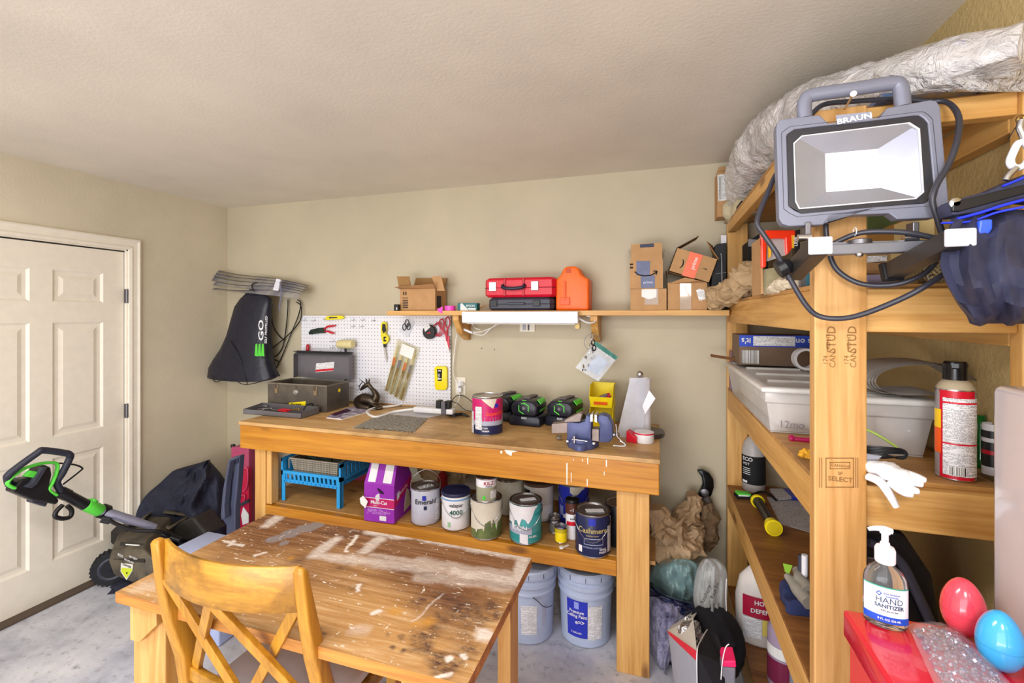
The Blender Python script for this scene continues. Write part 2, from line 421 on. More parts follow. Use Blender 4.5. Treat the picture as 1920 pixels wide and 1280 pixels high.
# ================================================================== work bench
BZ = .997; BY0, BY1 = 2.09, 2.755; BX0, BX1 = -2.362, .018; SZ = .508
t = thing('workbench', 'long pine workbench with orange varnished front board against back wall', 'workbench', (-1.17, 2.4, 0))
b = MB(wood('bench plywood top', '#dcb67c', '#b98a50', 'x', .5, False, 1, ('#94703f', 2.4))); b.box(BX0, BX1, BY0-.006, BY1, BZ-.02, BZ); b.build('worktop', t, bevel=.003)
b = MB(APRON); b.box(BX0+.004, BX1-.004, BY0, BY0+.036, .838, BZ-.021); b.build('front_board', t, bevel=.004)
b = MB(mat('white paint drips', '#efeae0', .5))
for px, y0, y1, wd in ((1063, 868, 909, 2.4), (1071, 886, 905, 1.4), (1101, 898, 912, 2), (1092, 861, 866, 2), (1102, 858, 871, 2), (1137, 862, 876, 2.4), (1133, 884, 892, 1.6), (1075, 860, 864, 1.5), (940, 845, 851, 4)):
    b.PR([(px-wd/2, y0), (px+wd/2, y0), (px+wd*.4, y1-2), (px, y1), (px-wd*.4, y1-2)], BY0-.0012, .001)
b.PR([(945, 842), (958, 841), (972, 845), (960, 848), (959, 855), (950, 850)], BY0-.0012, .001)
b.build('paint_drip', t, kind='stuff')
for nm, x0, x1, y0 in (('leg', -2.284, -2.205, BY0+.037), ('leg', -.172, -.028, BY0+.037), ('leg', -2.284, -2.145, BY1-.04), ('leg', -.172, -.028, BY1-.04)):
    b = MB(PINE_Z); b.box(x0, x1, y0, y0+.038, 0, BZ-.021); b.build('leg', t, bevel=.003)
b = MB(PINE_Z); b.box(-2.204, -2.168, BY0+.045, BY0+.10, SZ, .90); b.build('cleat', t, bevel=.003)
b = MB(PLY); b.box(BX0+.05, BX1-.02, BY0+.078, BY1-.045, SZ-.018, SZ); b.build('lower_shelf', t, bevel=.002)
b = MB(APRON); b.box(-2.204, -.173, BY0+.037, BY0+.076, SZ-.075, SZ-.004); b.build('lower_rail', t, bevel=.003)
b = MB(APRON); b.box(BX0+.01, BX1-.01, BY1-.04, BY1-.002, .86, BZ-.021); b.build('rear_board', t)
# ================================================================== wall shelf
SY0 = 2.555; SH1 = 1.654; SH0 = 1.625
t = thing('wall_shelf', 'long narrow pine board shelf fixed to back wall above the bench', 'shelf', (-.6, YB, SH0))
b = MB(PINE_X); b.box(-1.655, .36, SY0, YB-.001, SH0, SH1); b.build('shelf_board', t, bevel=.003)
for px in (858, 1110):
    xx = P(px, 610, Y=2.66).x; b = MB(PINE_Z); b.prism([(xx, YB-.001, SH0), (xx, SY0+.03, SH0), (xx, SY0+.03, SH0-.03), (xx, SY0+.10, SH0-.115), (xx, YB-.03, SH0-.16), (xx, YB-.001, SH0-.16)], (.04, 0, 0)); b.build('bracket', t, bevel=.002)
# ================================================================== shelving unit
UX0, UX1, UY0, UY1 = .366, .79, 1.272, 2.74
t = thing('shelving_unit', 'tall unpainted pine shelving unit with angled view of five shelves against right wall', 'shelving', (.58, 2.0, 0))
GRADE = mat('faded grade stamp ink', '#8f6534', .7)
PINEB = wood('pale stud pine', '#dfae70', '#bb8746', 'z', .5)
b = MB(PINEB); b.box(UX0, .4735, UY0, UY0+.038, 0, 2.125); pst = b.build('post', t, bevel=.003)
for px in (1566, 1605):
    b = MB(GRADE)
    b.textY('STUD', px, 636, UY0, 14, 90, .01); b.textY('KD HT', px-10, 640, UY0, 6.5, 90, .0); b.textY('174', px-14, 675, UY0, 8, 90, .0); b.textY('CAN', px, 674, UY0, 10, 90, .0); b.build('grade_stamp', pst)
b = MB(GRADE)
def frame_px(b, x0, y0, x1, y1, w_=1.6):
    for q in ((x0, y0, x1, y0+w_), (x0, y1-w_, x1, y1), (x0, y0, x0+w_, y1), (x1-w_, y0, x1, y1)):
        b.PR([(q[0], q[1]), (q[2], q[1]), (q[2], q[3]), (q[0], q[3])], UY0-.0012, .001)
frame_px(b, 1548, 858, 1601, 914); frame_px(b, 1556, 866, 1594, 879, 1.2); b.textY('SELECT', 1575, 902, UY0, 8.5, 0, .015); b.textY('CANADA', 1575, 875, UY0, 5, 0, .01); b.textY('SF', 1575, 890, UY0, 6)
for x_ in (1536, 1540, 1604, 1608): b.PR([(x_, 858), (x_+1.2, 858), (x_+1.2, 914), (x_, 914)], UY0-.0012, .001)
b.build('grade_stamp', pst)
b = MB(PINE_Z); b.box(.757, .796, UY0, UY0+.04, 0, 2.16); b.build('post', t, bevel=.003)
b = MB(PINE_Z); b.box(UX0, .465, UY1-.06, UY1-.022, 0, 2.12); b.build('post', t, bevel=.003)
b = MB(PINE_Z); b.box(.757, .796, UY1-.06, UY1-.022, 0, 2.12); b.build('post', t, bevel=.003)
LV = [(2.07, 2.122), (1.590, 1.692), (1.128, 1.226), (.60, .705), (.035, .165)]
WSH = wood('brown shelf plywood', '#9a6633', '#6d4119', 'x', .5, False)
for k, (z0, z1) in enumerate(LV):
    b = MB(PINE_Y); b.box(UX0+.001, UX0+.036, UY0+.0385, UY1-.061, z0, z1); b.build('side_rail', t, bevel=.003)
    b = MB(PINE_Y); b.box(.757, .795, UY0+.041, UY1-.061, z0-.03, z1-.005); b.build('rear_rail', t, bevel=.003)
    b = MB(PINE_X); b.box(.474, .7565, UY0+.012, UY0+.048, z0, z1); b.build('end_rail', t, bevel=.003)
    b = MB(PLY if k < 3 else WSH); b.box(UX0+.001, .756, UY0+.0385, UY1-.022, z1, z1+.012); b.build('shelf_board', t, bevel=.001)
S1, S2, S3, S4, S5 = [z1+.012 for z0, z1 in LV]
# ================================================================== table and chair
TZ = .76; TX0, TX1, TY0, TY1 = -1.618, -.424, .986, 1.573
t = thing('work_table', 'worn wooden work table with paint splattered top in front of the bench', 'table', (-1.02, 1.28, 0))
def segd(p, a, b_):
    ax, ay = a; bx, by = b_; px, py = p; L = (bx-ax)**2+(by-ay)**2; q = max(0, min(1, ((px-ax)*(bx-ax)+(py-ay)*(by-ay))/L)) if L else 0
    return math.hypot(px-ax-q*(bx-ax), py-ay-q*(by-ay))
def tp(px, py): v = P(px, py, Z=TZ); return (v.x, v.y)
WL = []   # white overspray strokes (a, b, width, strength), given where they lie on the top
for a, b_, wd, s_ in (((655, 1025), (668, 1004), .006, 1.2), ((650, 1035), (656, 1024), .005, 1.2), ((425, 1015), (455, 1022), .008, .9), ((440, 1012), (430, 1022), .006, .9), ((480, 1040), (500, 1036), .006, .9), ((672, 1110), (675, 1095), .006, 1.2), ((700, 1150), (712, 1145), .006, 1.2), ((838, 1237), (846, 1232), .006, 1.3), ((868, 1222), (874, 1230), .006, 1.3), ((820, 1270), (850, 1262), .006, 1.2), ((770, 1165), (830, 1113), .003, .6), ((690, 998), (800, 1010), .018, .9), ((800, 1010), (985, 1045), .022, .85), ((985, 1045), (970, 1090), .022, .85), ((970, 1090), (850, 1070), .03, .8), ((850, 1070), (700, 1055), .025, .6), ((700, 1055), (590, 1040), .02, .7),
        ((590, 1040), (630, 1010), .02, .8), ((680, 1035), (712, 1010), .02, .8), ((700, 1040), (790, 1055), .016, .5), ((780, 1050), (960, 1075), .018, .5), ((500, 985), (525, 967), .02, .8), ((790, 1080), (950, 1100), .022, .45), ((906, 1192), (912, 1192), .018, 1.0), ((670, 1180), (680, 1182), .02, .4), ((270, 1100), (300, 1095), .03, .35)):
    WL.append((tp(*a), tp(*b_), wd, s_))
DK = [(tp(*a), r_, s_) for a, r_, s_ in (((900, 1160), .06, .8), ((860, 1150), .05, .9), ((800, 1190), .05, .9), ((775, 1215), .03, 1.2), ((880, 1215), .05, .6), ((830, 1250), .05, .9), ((815, 1235), .03, 1), ((930, 1150), .04, .8), ((590, 990), .05, .5), ((430, 1020), .05, .4), ((400, 1050), .06, .4), ((640, 1060), .05, .5), ((840, 1120), .07, .7), ((890, 1140), .07, .8), ((925, 1130), .04, .8), ((820, 1165), .05, .6), ((780, 1200), .03, 1), ((755, 1195), .015, 1.2), ((750, 1220), .012, 1.2), ((785, 1192), .014, 1.4), ((820, 1152), .012, 1.3), ((870, 1185), .07, .5), ((800, 1215), .035, .9), ((850, 1240), .06, .6), ((560, 1050), .06, .6), ((600, 1035), .04, .6), ((660, 1000), .05, .6), ((620, 998), .05, .5), ((780, 1130), .03, .7), ((670, 1100), .035, .5), ((605, 1190), .02, .9), ((598, 1180), .03, .7), ((700, 1000), .04, .4), ((790, 1128), .015, .9), ((728, 1190), .01, 1.2), ((732, 1215), .01, 1.2))]
GR = [(tp(*a), r_) for a, r_ in (((545, 1000), .045), ((575, 990), .045), ((515, 1010), .035), ((590, 985), .04), ((530, 1018), .02))]
YE = [(tp(*a), r_) for a, r_ in (((740, 1145), .03), ((800, 1165), .035), ((780, 1170), .02), ((545, 1045), .02))]
NX, NY = 300, 150
b = MB(); LAY = b.bm.verts.layers.float_color.new('marks'); LAY2 = b.bm.verts.layers.float_color.new('tints')
t2 = NT('paint marked table top')
a1 = t2.n('ShaderNodeAttribute'); a1.attribute_name = 'marks'; a2 = t2.n('ShaderNodeAttribute'); a2.attribute_name = 'tints'
s1 = t2.n('ShaderNodeSeparateColor'); t2.link(a1.outputs['Color'], s1.inputs[0]); s2 = t2.n('ShaderNodeSeparateColor'); t2.link(a2.outputs['Color'], s2.inputs[0])
g1 = t2.noise(t2.mapping((1.5, 26, 22)), 1.6, 8, .72, 1.0); g0 = t2.noise(t2.mapping((3, 5, 3)), 1.6, 5, .6)
c_old = t2.ramp(g1, [(.3, C('#503018')), (.5, C('#7d5230')), (.72, C('#a37a55'))]); c_new = t2.ramp(g1, [(.3, C('#9c6c38')), (.5, C('#bd8f58')), (.72, C('#d9b88c'))])
c = t2.mix(s2.outputs[0], c_new, c_old)
fine = t2.noise(t2.mapping((6, 14, 6)), 5, 6, .7)
dk = t2.math('MULTIPLY', s1.outputs[1], t2.ramp(fine, [(.33, (0, 0, 0, 1)), (.66, (1, 1, 1, 1))])); c = t2.mix(t2.math('MINIMUM', dk, .92), c, C('#3a2226'))
c = t2.mix(t2.math('MULTIPLY', s2.outputs[1], .8), c, C('#c98a1c'))
c = t2.mix(s1.outputs[2], c, C('#857a78'))
wf = t2.noise(t2.mapping((10, 30, 10)), 4, 6, .75)
wm = t2.math('MULTIPLY', s1.outputs[0], t2.ramp(wf, [(.25, (.35, .35, .35, 1)), (.6, (1, 1, 1, 1))])); c = t2.mix(wm, c, C('#e6dcd3'))
sp1 = t2.noise(t2.mapping((5, 16, 5), (2, 7, 1)), 4.5, 5, .7); sp2 = t2.noise(t2.mapping((13, 6, 5), (5, 1, 1), (0, 0, .6)), 4.0, 5, .75)
c = t2.mix(t2.ramp(sp1, [(.63, (0, 0, 0, 1)), (.67, (1, 1, 1, 1))]), c, C('#ece2d4')); c = t2.mix(t2.ramp(sp2, [(.645, (0, 0, 0, 1)), (.68, (1, 1, 1, 1))]), c, C('#efe6da'))
t2.col(c); t2.b.inputs['Roughness'].default_value = .5; t2.bump(g1, .12, .002)
b.m(t2.m)
def ctab(i, j):
    x_ = TX0+(TX1-TX0)*i/NX; y_ = TY0+(TY1-TY0)*j/NY
    q = (x_+noise.noise(Vector((x_*14, y_*14, 0)))*.014+noise.noise(Vector((x_*60, y_*60, 0)))*.006+noise.noise(Vector((x_*150, y_*150, 0)))*.003, y_+noise.noise(Vector((x_*14, y_*14, 9)))*.014+noise.noise(Vector((x_*60, y_*60, 9)))*.006)
    wv = 0
    for a, e, wd, s_ in WL: d_ = segd(q, a, e); wv = max(wv, s_*max(0, min(1, 1.6-d_/wd)))
    dv = sum(s_*max(0, 1-math.dist(q, a)/r_) for a, r_, s_ in DK)*1.45
    gv = min(1, 4*max(0, max(1-math.dist(q, a)/r_ for a, r_ in GR))); yv = max(0, max(1-math.dist(q, a)/r_ for a, r_ in YE))
    old = max(0, min(1, (y_-1.16)/.2+noise.noise(Vector((x_*4, y_*4, 2)))*.8))
    return (wv, min(1, dv), gv, 1), (old, yv, 0, 1)
rows = []
for i in range(NX+1):
    col = []
    for j in range(NY+1):
        v = b.bm.verts.new((TX0+(TX1-TX0)*i/NX, TY0+(TY1-TY0)*j/NY, TZ)); v[LAY], v[LAY2] = ctab(i, j); col.append(v)
    rows.append(col)
for i in range(NX):
    for j in range(NY): b._f([rows[i][j], rows[i+1][j], rows[i+1][j+1], rows[i][j+1]])
b.m(wood('table edge wood', '#cd8c3c', '#8d521c', 'x', .5, False)); e = .032
bot = {}
ring_ = [rows[i][0] for i in range(NX+1)]+[rows[NX][j] for j in range(1, NY+1)]+[rows[i][NY] for i in range(NX-1, -1, -1)]+[rows[0][j] for j in range(NY-1, 0, -1)]
low = [b.bm.verts.new((v.co.x, v.co.y, TZ-e)) for v in ring_]
for i in range(len(ring_)): j = (i+1) % len(ring_); b._f([ring_[i], low[i], low[j], ring_[j]])
b._f(low); b.build('tabletop', t)
TL = wood('light table leg pine', '#dcae6c', '#c18a44', 'z', .5)
for lx, ly in ((-1.59, 1.02), (-.62, 1.02), (-1.59, 1.45), (-.50, 1.42)):
    wx = .14 if lx < -1 or ly < 1.3 else .045; wy = .04 if wx > .1 else .09
    b = MB(TL); b.box(lx, lx+wx, ly, ly+wy, 0, TZ-e-.001); b.build('leg', t, bevel=.003)
b = MB(TL); 
b.prism([(-1.575, 1.0, TZ-e-.001), (-1.46, 1.0, TZ-e-.001), (-1.46, 1.0, TZ-e-.05), (-1.535, 1.0, TZ-.15), (-1.575, 1.0, TZ-.15)], (0, .0195, 0)); b.build('gusset', t, bevel=.002)
b = MB(TL); b.box(-1.55, -.46, 1.49, 1.53, TZ-e-.09, TZ-e-.001); b.build('apron', t, bevel=.002)
# chair
t = thing('dining_chair', 'honey oak dining chair with double cross back and pale seat pushed under table', 'chair', (-1.12, 1.15, 0))
OAK = wood('honey oak finish', '#c8922f', '#93621c', 'x', .35, False, .8, ('#6b4714', 4.0)); OAKZ = wood('honey oak finish upright', '#cf9732', '#a26c1b', 'z', .35, False, .8)
LXc, RXc = -1.372, -.868
for xx, sg in ((LXc, 1), (RXc, -1)):
    rows_ = []
    for z, y, wd, dp in ((0, 1.0, .032, .034), (.30, 1.03, .036, .04), (.47, 1.045, .04, .05), (.60, 1.035, .046, .062), (.72, 1.00, .042, .060), (.84, .972, .038, .05), (.93, .955, .036, .036), (.972, .948, .034, .032), (.984, .946, .022, .02)):
        rows_.append([(xx-wd/2, y-dp/2, z), (xx+wd/2, y-dp/2, z), (xx+wd/2, y+dp/2, z), (xx-wd/2, y+dp/2, z)])
    if sg < 0: rows_ = [[(p[0], (sum(q[1] for q in r_)/4)+(p[1]-sum(q[1] for q in r_)/4)*.72, p[2]) for p in r_] for r_ in rows_]
    b = MB(OAKZ); b.loft(rows_); b.build('rear_post', t, bevel=.006, smooth=50)
def bow(u): return -.055*(1-(2*u-1)**2)
b = MB(OAK); n = 24
b.loft([[(LXc+.012+(RXc-LXc-.024)*i/n, .962+bow(i/n)+y, z) for y, z in ((-.011, .862), (.013, .866), (.006, .978), (-.008, .982))] for i in range(n+1)]); b.build('top_rail', t, bevel=.003, smooth=50)
b = MB(OAK); b.loft([[(LXc+.012+(RXc-LXc-.024)*i/n, 1.035+bow(i/n)*.5+y, z) for y, z in ((-.011, .52), (.011, .52), (.011, .56), (-.011, .56))] for i in range(n+1)]); b.build('bottom_rail', t, bevel=.003, smooth=50)
def bp(u, z): q = (z-.55)/(.87-.55); return Vector((LXc+.01+(RXc-LXc-.02)*u, (1.035+bow(u)*.5)*(1-q)+(.965+bow(u))*q, z))
for u0, u1, oy in ((.03, .48, -.006), (.47, .03, .008), (.52, .97, -.006), (.97, .53, .008)):
    b = MB(OAKZ); p0 = bp(u0, .872)+Vector((0, oy, 0)); p1 = bp(u1, .545)+Vector((0, oy, 0)); b.beam(p0, p1, .03, .016, up=(0, 1, 0)); b.build('cross_slat', t, bevel=.002)
b = MB(mat('pale chair seat cloth', '#cfcad2', .85)); b.box(LXc+.03, RXc-.03, 1.045, 1.45, .445, .485); b.build('seat', t, bevel=.014, bseg=3, smooth=50)
b = MB(OAK); b.box(LXc+.02, RXc-.02, 1.03, 1.46, .39, .4445); b.build('seat_frame', t, bevel=.004)
for xx in (LXc+.03, RXc-.03):
    b = MB(OAKZ); b.box(xx-.02, xx+.02, 1.41, 1.45, 0, .39); b.build('front_leg', t, bevel=.004)
    b = MB(OAK); b.box(xx-.011, xx+.011, 1.02, 1.42, .18, .21); b.build('stretcher', t, bevel=.003)
# ================================================================== things on the back wall
YW = YB-.001
def tilt(p0, p1):  # unit vector between two points
    return (Vector(p1)-Vector(p0)).normalized()
# wall outlets
def outlet(px, py, label, sockets=2, wide=1):
    p = P(px, py, Y=YW); t = thing('wall_outlet', label, 'outlet', p)
    b = MB(mat('ivory outlet plastic', '#e6dfcf', .35)); b.box(p.x-.036*wide, p.x+.036*wide, YW-.006, YW, p.z-.058, p.z+.058); b.build('cover_plate', t, bevel=.002)
    for dz in (-.021, .021):
        b = MB(WHITE); b.lathe([(.0165, 0), (.0165, .004), (.015, .005)], (p.x, YW-.006, p.z+dz), 18, (PI/2, 0, 0)); s_ = b.build('socket', t, smooth=30)
        b = MB(BLACKM); b.box(p.x-.007, p.x-.005, YW-.0115, YW-.0105, p.z+dz-.003, p.z+dz+.005); b.box(p.x+.005, p.x+.007, YW-.0115, YW-.0105, p.z+dz-.003, p.z+dz+.005); b.build('slots', s_)
    return t
outlet(864, 723, 'ivory wall outlet with two white plugs beside the pegboard')
p = P(989, 613, Y=YW); t = thing('wall_switch', 'ivory switch and outlet plate half hidden below the white shelf light', 'switch', p)
b = MB(mat('ivory outlet plastic', '')); b.box(p.x-.05, p.x+.05, YW-.006, YW, p.z-.03, p.z+.055); b.build('cover_plate', t, bevel=.002)
b = MB(CHAR); b.box(p.x+.005, p.x+.013, YW-.012, YW-.006, p.z-.02, p.z+.03); b.build('switch_lever', t); b = MB(DSTEEL); b.box(p.x-.03, p.x-.01, YW-.008, YW-.006, p.z-.02, p.z+.03); b.build('socket', t)
# pegboard
def pegmat():
    t = NT('white pegboard'); v = t.n('ShaderNodeVectorMath', operation='FRACTION')
    m = t.mapping((1/.0254, 0, 1/.0254), (.5, 0, .5)); t.link(m, v.inputs[0])
    s_ = t.n('ShaderNodeVectorMath', operation='SUBTRACT'); t.link(v.outputs[0], s_.inputs[0]); s_.inputs[1].default_value = (.5, 0, .5)
    l = t.n('ShaderNodeVectorMath', operation='LENGTH'); t.link(s_.outputs[0], l.inputs[0])
    k = t.math('LESS_THAN', l.outputs['Value'], .115); t.col(t.mix(k, C('#e4e5ee'), C('#3a3a44'))); t.b.inputs['Roughness'].default_value = .3; return t.m
PGX0 = P(565, 650, Y=YW-.015).x; PGX1 = P(845, 650, Y=YW-.015).x; PGZ = P(845, 590, Y=YW-.015).z; PY_ = YW-.016
t = thing('pegboard', 'white perforated pegboard hung on the back wall behind the bench', 'pegboard', ((PGX0+PGX1)/2, YW, BZ+.002))
b = MB(pegmat()); b.box(PGX0, PGX1, PY_, PY_+.005, BZ+.012, SH0-.002); b.build('board', t, bevel=.001)
b = MB(PINE_X); b.box(PGX0, PGX1, PY_+.006, YW, BZ+.002, BZ+.03); b.build('batten', t); b = MB(PINE_X); b.box(PGX0, PGX1, PY_+.006, YW, SH0-.04, SH0-.003); b.build('batten', t)
# loose metal peg hooks
hk = None
HL = ['bent wire hook at top left corner of the pegboard', 'wire hook just left of the yellow utility knife', 'wire hook just right of the yellow utility knife', 'second wire hook right of the yellow utility knife', 'third wire hook right of the yellow utility knife', 'lower wire hook right of the red handled stripper', 'lower wire hook second right of the red handled stripper', 'wire hook left of the mallet head, upper one', 'wire hook left of the mallet head, lower one', 'wire hook just above toolbox lid near its middle', 'wire hook just above toolbox lid beside the mallet']
for i, (px, py) in enumerate(((573, 600), (590, 601), (664, 600), (682, 600), (702, 601), (664, 612), (680, 612), (626, 640), (626, 651), (601, 659), (639, 659))):
    p = P(px, py, Y=PY_)
    if hk is None:
        b = MB(STEEL); b.tube([(0, 0, .012), (0, -.006, .012), (0, -.006, 0), (0, -.03, -.002), (0, -.036, .008)], .0016, 6, 3); b.tube([(-.012, -.003, .0), (.014, -.003, .001)], .0015, 6)
        hk = b.build('peg_hook', local=True, smooth=60, cat='hook', group='loose hooks on the pegboard', label=HL[0], loc=p)
    else:
        o = hk.copy(); COL.objects.link(o); o.location = p; o['label'] = HL[i]
YEL = mat('yellow plastic', '#e7d928', .4); YELB = mat('bright yellow plastic', '#f4de12', .4)
yp = PY_-.004
# yellow utility knife
t = thing('utility_knife', 'yellow utility knife lying across hooks at top of the pegboard', 'knife', P(628, 597, Y=yp))
b = MB(YEL); b.PR([(609, 597), (613, 592), (636, 591), (642, 592), (645, 596), (640, 598), (612, 600)], yp-.02, .016); b.build('handle', t, bevel=.002)
b = MB(CHAR); b.PR([(617, 594), (632, 594), (632, 596), (617, 597)], yp-.0215, .0012); b.build('slider', t); b = MB(STEEL); b.PR([(604, 598.5), (610, 596), (611, 600)], yp-.012, .001); b.build('blade', t)
# wire stripper
t = thing('wire_stripper', 'dark wire stripper with red handles hung sideways on the pegboard', 'pliers', P(603, 619, Y=yp))
b = MB(mat('dark tool steel', '#2e3a36', .4, .6, var=.3)); b.PR([(578, 624), (582, 618), (595, 615), (608, 614), (610, 624), (596, 625), (580, 627)], yp-.014, .006); b.build('jaws', t, bevel=.001)
for pts in (((608, 617), (614, 612), (623, 611), (629, 610)), ((608, 621), (615, 621), (622, 624), (627, 624))):
    b = MB(RED); b.tube([P(x, y, Y=yp-.012) for x, y in pts], [.005, .009, .009, .006], 8, 4, flat=.8); b.build('handle', t, smooth=60)
# rubber mallet head-up behind the toolbox lid
t = thing('mallet', 'cream headed mallet standing behind the open toolbox lid', 'mallet', P(648, 660, Y=yp-.03))
b = MB(mat('cream rubber', '#dccf9a', .55, var=.1)); p0 = P(634, 645, Y=yp-.035); p1 = P(662, 645, Y=yp-.05); d_ = tilt(p0, p1)
b.tube([p0, p0+d_*.006, p0+d_*.03, p1-d_*.03, p1-d_*.006, p1], [.024, .029, .031, .031, .029, .024], 20); b.build('head', t, smooth=50)
b = MB(BLACK); b.tube([P(648, 652, Y=yp-.04), P(648, 740, Y=yp-.04)], .008, 10); b.build('handle', t, smooth=60)
t = thing('screwdriver', 'small red handled screwdriver on pegboard behind the open toolbox', 'screwdriver', P(577, 660, Y=yp))
b = MB(mat('dark red plastic', '#b01c28', .3)); b.tube([P(577, 645, Y=yp-.02), P(577, 648, Y=yp-.02), P(577, 656, Y=yp-.02), P(577, 662, Y=yp-.02)], [.006, .012, .013, .008], 10, 3); b.build('handle', t, smooth=60)
b = MB(STEEL); b.cyl(P(577, 661, Y=yp-.02), P(577, 690, Y=yp-.02), .003, 8); b.build('shaft', t)
# jab saw
t = thing('jab_saw', 'yellow and black handled drywall saw hanging point down on pegboard', 'saw', P(721, 640, Y=yp))
b = MB(YEL); b.PR([(713, 610), (716, 603), (723, 604), (724, 615), (722, 625), (728, 632), (727, 641), (722, 645), (717, 645), (714, 630)], yp-.024, .02); h_ = b.build('handle', t, bevel=.004, bseg=2)
b = MB(BLACK); b.PR([(717, 607), (722, 607), (724, 620), (719, 625), (716, 618)], yp-.0265, .002); b.build('grip_inlay', h_); b = MB(BLACK); b.PR([(719, 631), (724, 631), (724, 633), (721, 634), (721, 637), (724, 637), (724, 640), (719, 640)], yp-.0265, .002); b.build('grip_inlay', h_)
b = MB(BLACK); b.PR([(718, 645), (723, 645), (722.5, 651), (719, 651)], yp-.02, .012); b.build('collar', t, bevel=.001)
b = MB(STEEL); b.PR([(719, 651), (722, 651), (725, 672), (724.5, 681), (721, 665)], yp-.014, .0018); b.build('blade', t)
# spare fuses pack (clear blister with black clips)
t = thing('blister_pack', 'clear bag of dark cable clips hung slanted on pegboard', 'bag', P(763, 615, Y=yp))
b = MB(mat('clear film', '#e9eef4', .1, alpha=.28)); b.PR([(772, 598), (776, 604), (765, 631), (760, 632), (745, 616), (757, 612)], yp-.012, .008); b.build('film', t, bevel=.001)
b = MB(BLACK)
for cx, cy, r_ in ((763, 606, 7), (758, 613, 6), (766, 612, 6)):
    c_ = P(cx, cy, Y=yp-.016); k = mpp(c_)*r_
    b.tube([c_+Vector((math.cos(a)*k*.6, 0, math.sin(a)*k)) for a in [i*PI/6 for i in range(12)]], .0032, 6, closed=True)
b.build('cable_clips', t, smooth=60)
# spool with red cord
t = thing('spool', 'round black spool with red cord and white label hung on pegboard', 'spool', P(803, 622, Y=yp))
c_ = P(804, 622, Y=yp-.03); rs = mpp(c_)*13.5
b = MB(BLACK); b.lathe([(rs*.9, 0), (rs, .002), (rs, .022), (rs*.92, .026), (rs*.2, .026)], c_+Vector((0, .024, 0)), 28, (PI/2, 0, 0)); sp_ = b.build('case', t, smooth=40)
b = MB(PRINT); b.PR([(794, 613), (803, 607), (807, 613), (797, 622)], c_.y-.0035, .001); b.build('label', sp_); b = MB(RED); b.PR([(801, 624), (807, 622), (807, 624), (801, 626)], c_.y-.0035, .001); b.build('mark', sp_)
b = MB(mat('red cord', '#c43a52', .5))
for k in range(5):
    r_ = mpp(c_)*(9+k*1.1); cc = P(818+k*1.2, 617, Y=yp-.012-.003*k); b.tube([cc+Vector((math.cos(a)*r_*.85, 0, math.sin(a)*r_)) for a in [i*PI/8 for i in range(16)]], .0022, 6, closed=True)
b.build('cord', t, smooth=60)
# scissors
t = thing('scissors', 'red handled scissors hanging point down at right edge of pegboard', 'scissors', P(838, 640, Y=yp))
REDS = mat('rose red plastic', '#bc2f45', .4)
for cx, cy, rx, ry in ((828, 607, 5, 9), (839, 604, 5, 10)):
    c_ = P(cx, cy, Y=yp-.02); k = mpp(c_); b = MB(REDS); b.tube([c_+Vector((math.cos(a)*k*rx, 0, math.sin(a)*k*ry)) for a in [i*PI/8 for i in range(16)]], .0045, 8, closed=True)
    b.tube([P(cx+1, cy+8, Y=yp-.02), P(837, 628, Y=yp-.018), P(838, 640, Y=yp-.016)], [.005, .009, .006], 8); b.build('handle', t, smooth=60)
b = MB(STEEL); b.PR([(833, 630), (838, 628), (843, 655), (840, 661), (836, 645)], yp-.014, .003); b.build('blade', t); b = MB(mat('red blade', '#c0455a', .3, .5)); b.PR([(838, 628), (842, 630), (843, 650), (842, 656), (838, 642)], yp-.018, .003); b.build('blade', t)
# brushes in a plastic pouch
t = thing('brush_pouch', 'crumpled clear pouch of paint brushes hung slanted on pegboard', 'pouch', P(752, 750, Y=yp))
b = MB(mat('yellowed clear plastic', '#d8cf9c', .15, alpha=.25, bump=(60, .4, .001))); 
A, B_, C_, D_ = [P(x, y, Y=yp-.02) for x, y in ((743, 635), (786, 653), (755, 753), (720, 731))]
def pouch(u, v, o=0):
    q = A.lerp(B_, u).lerp(D_.lerp(C_, u), v); return q+Vector((0, -.012*math.sin(PI*u)*(.4+v)-.006*noise.noise(Vector((u*9, v*5, 1)))+o, 0))
b.grid(lambda u, v: pouch(u, v), 14, 18); b.grid(lambda u, v: Vector((pouch(u, v).x, yp-.003, pouch(u, v).z)), 2, 2); b.build('pouch_film', t, smooth=40)
BR = mat('brush bristle', '#6f5a34', .9, hex2='#8c7747', scale=200); BH = mat('orange brush ferrule', '#c0682c', .5); BL_ = mat('pale brush handle', '#cbbd7e', .5)
for u in (.14, .4, .66, .88):
    def q(v, du=0): return pouch(u+du, v)+Vector((0, .003, 0))
    b = MB(BR); b.beam(q(.98), q(.48), .019, .008, up=(0, 1, 0)); b.build('bristles', t)
    b = MB(BH if u in (.14, .66) else DSTEEL); b.beam(q(.48), q(.33), .020, .008, up=(0, 1, 0)); b.build('ferrule', t)
    b = MB(BL_); b.tube([q(.33), q(.25), q(.1)], [.008, .005, .004], 8); b.build('handle', t, smooth=60)
b = MB(WPAPER); b.grid(lambda u, v: pouch(.3+.55*u, .03+.2*v)+Vector((0, -.002, 0)), 6, 4); b.build('header_card', t)
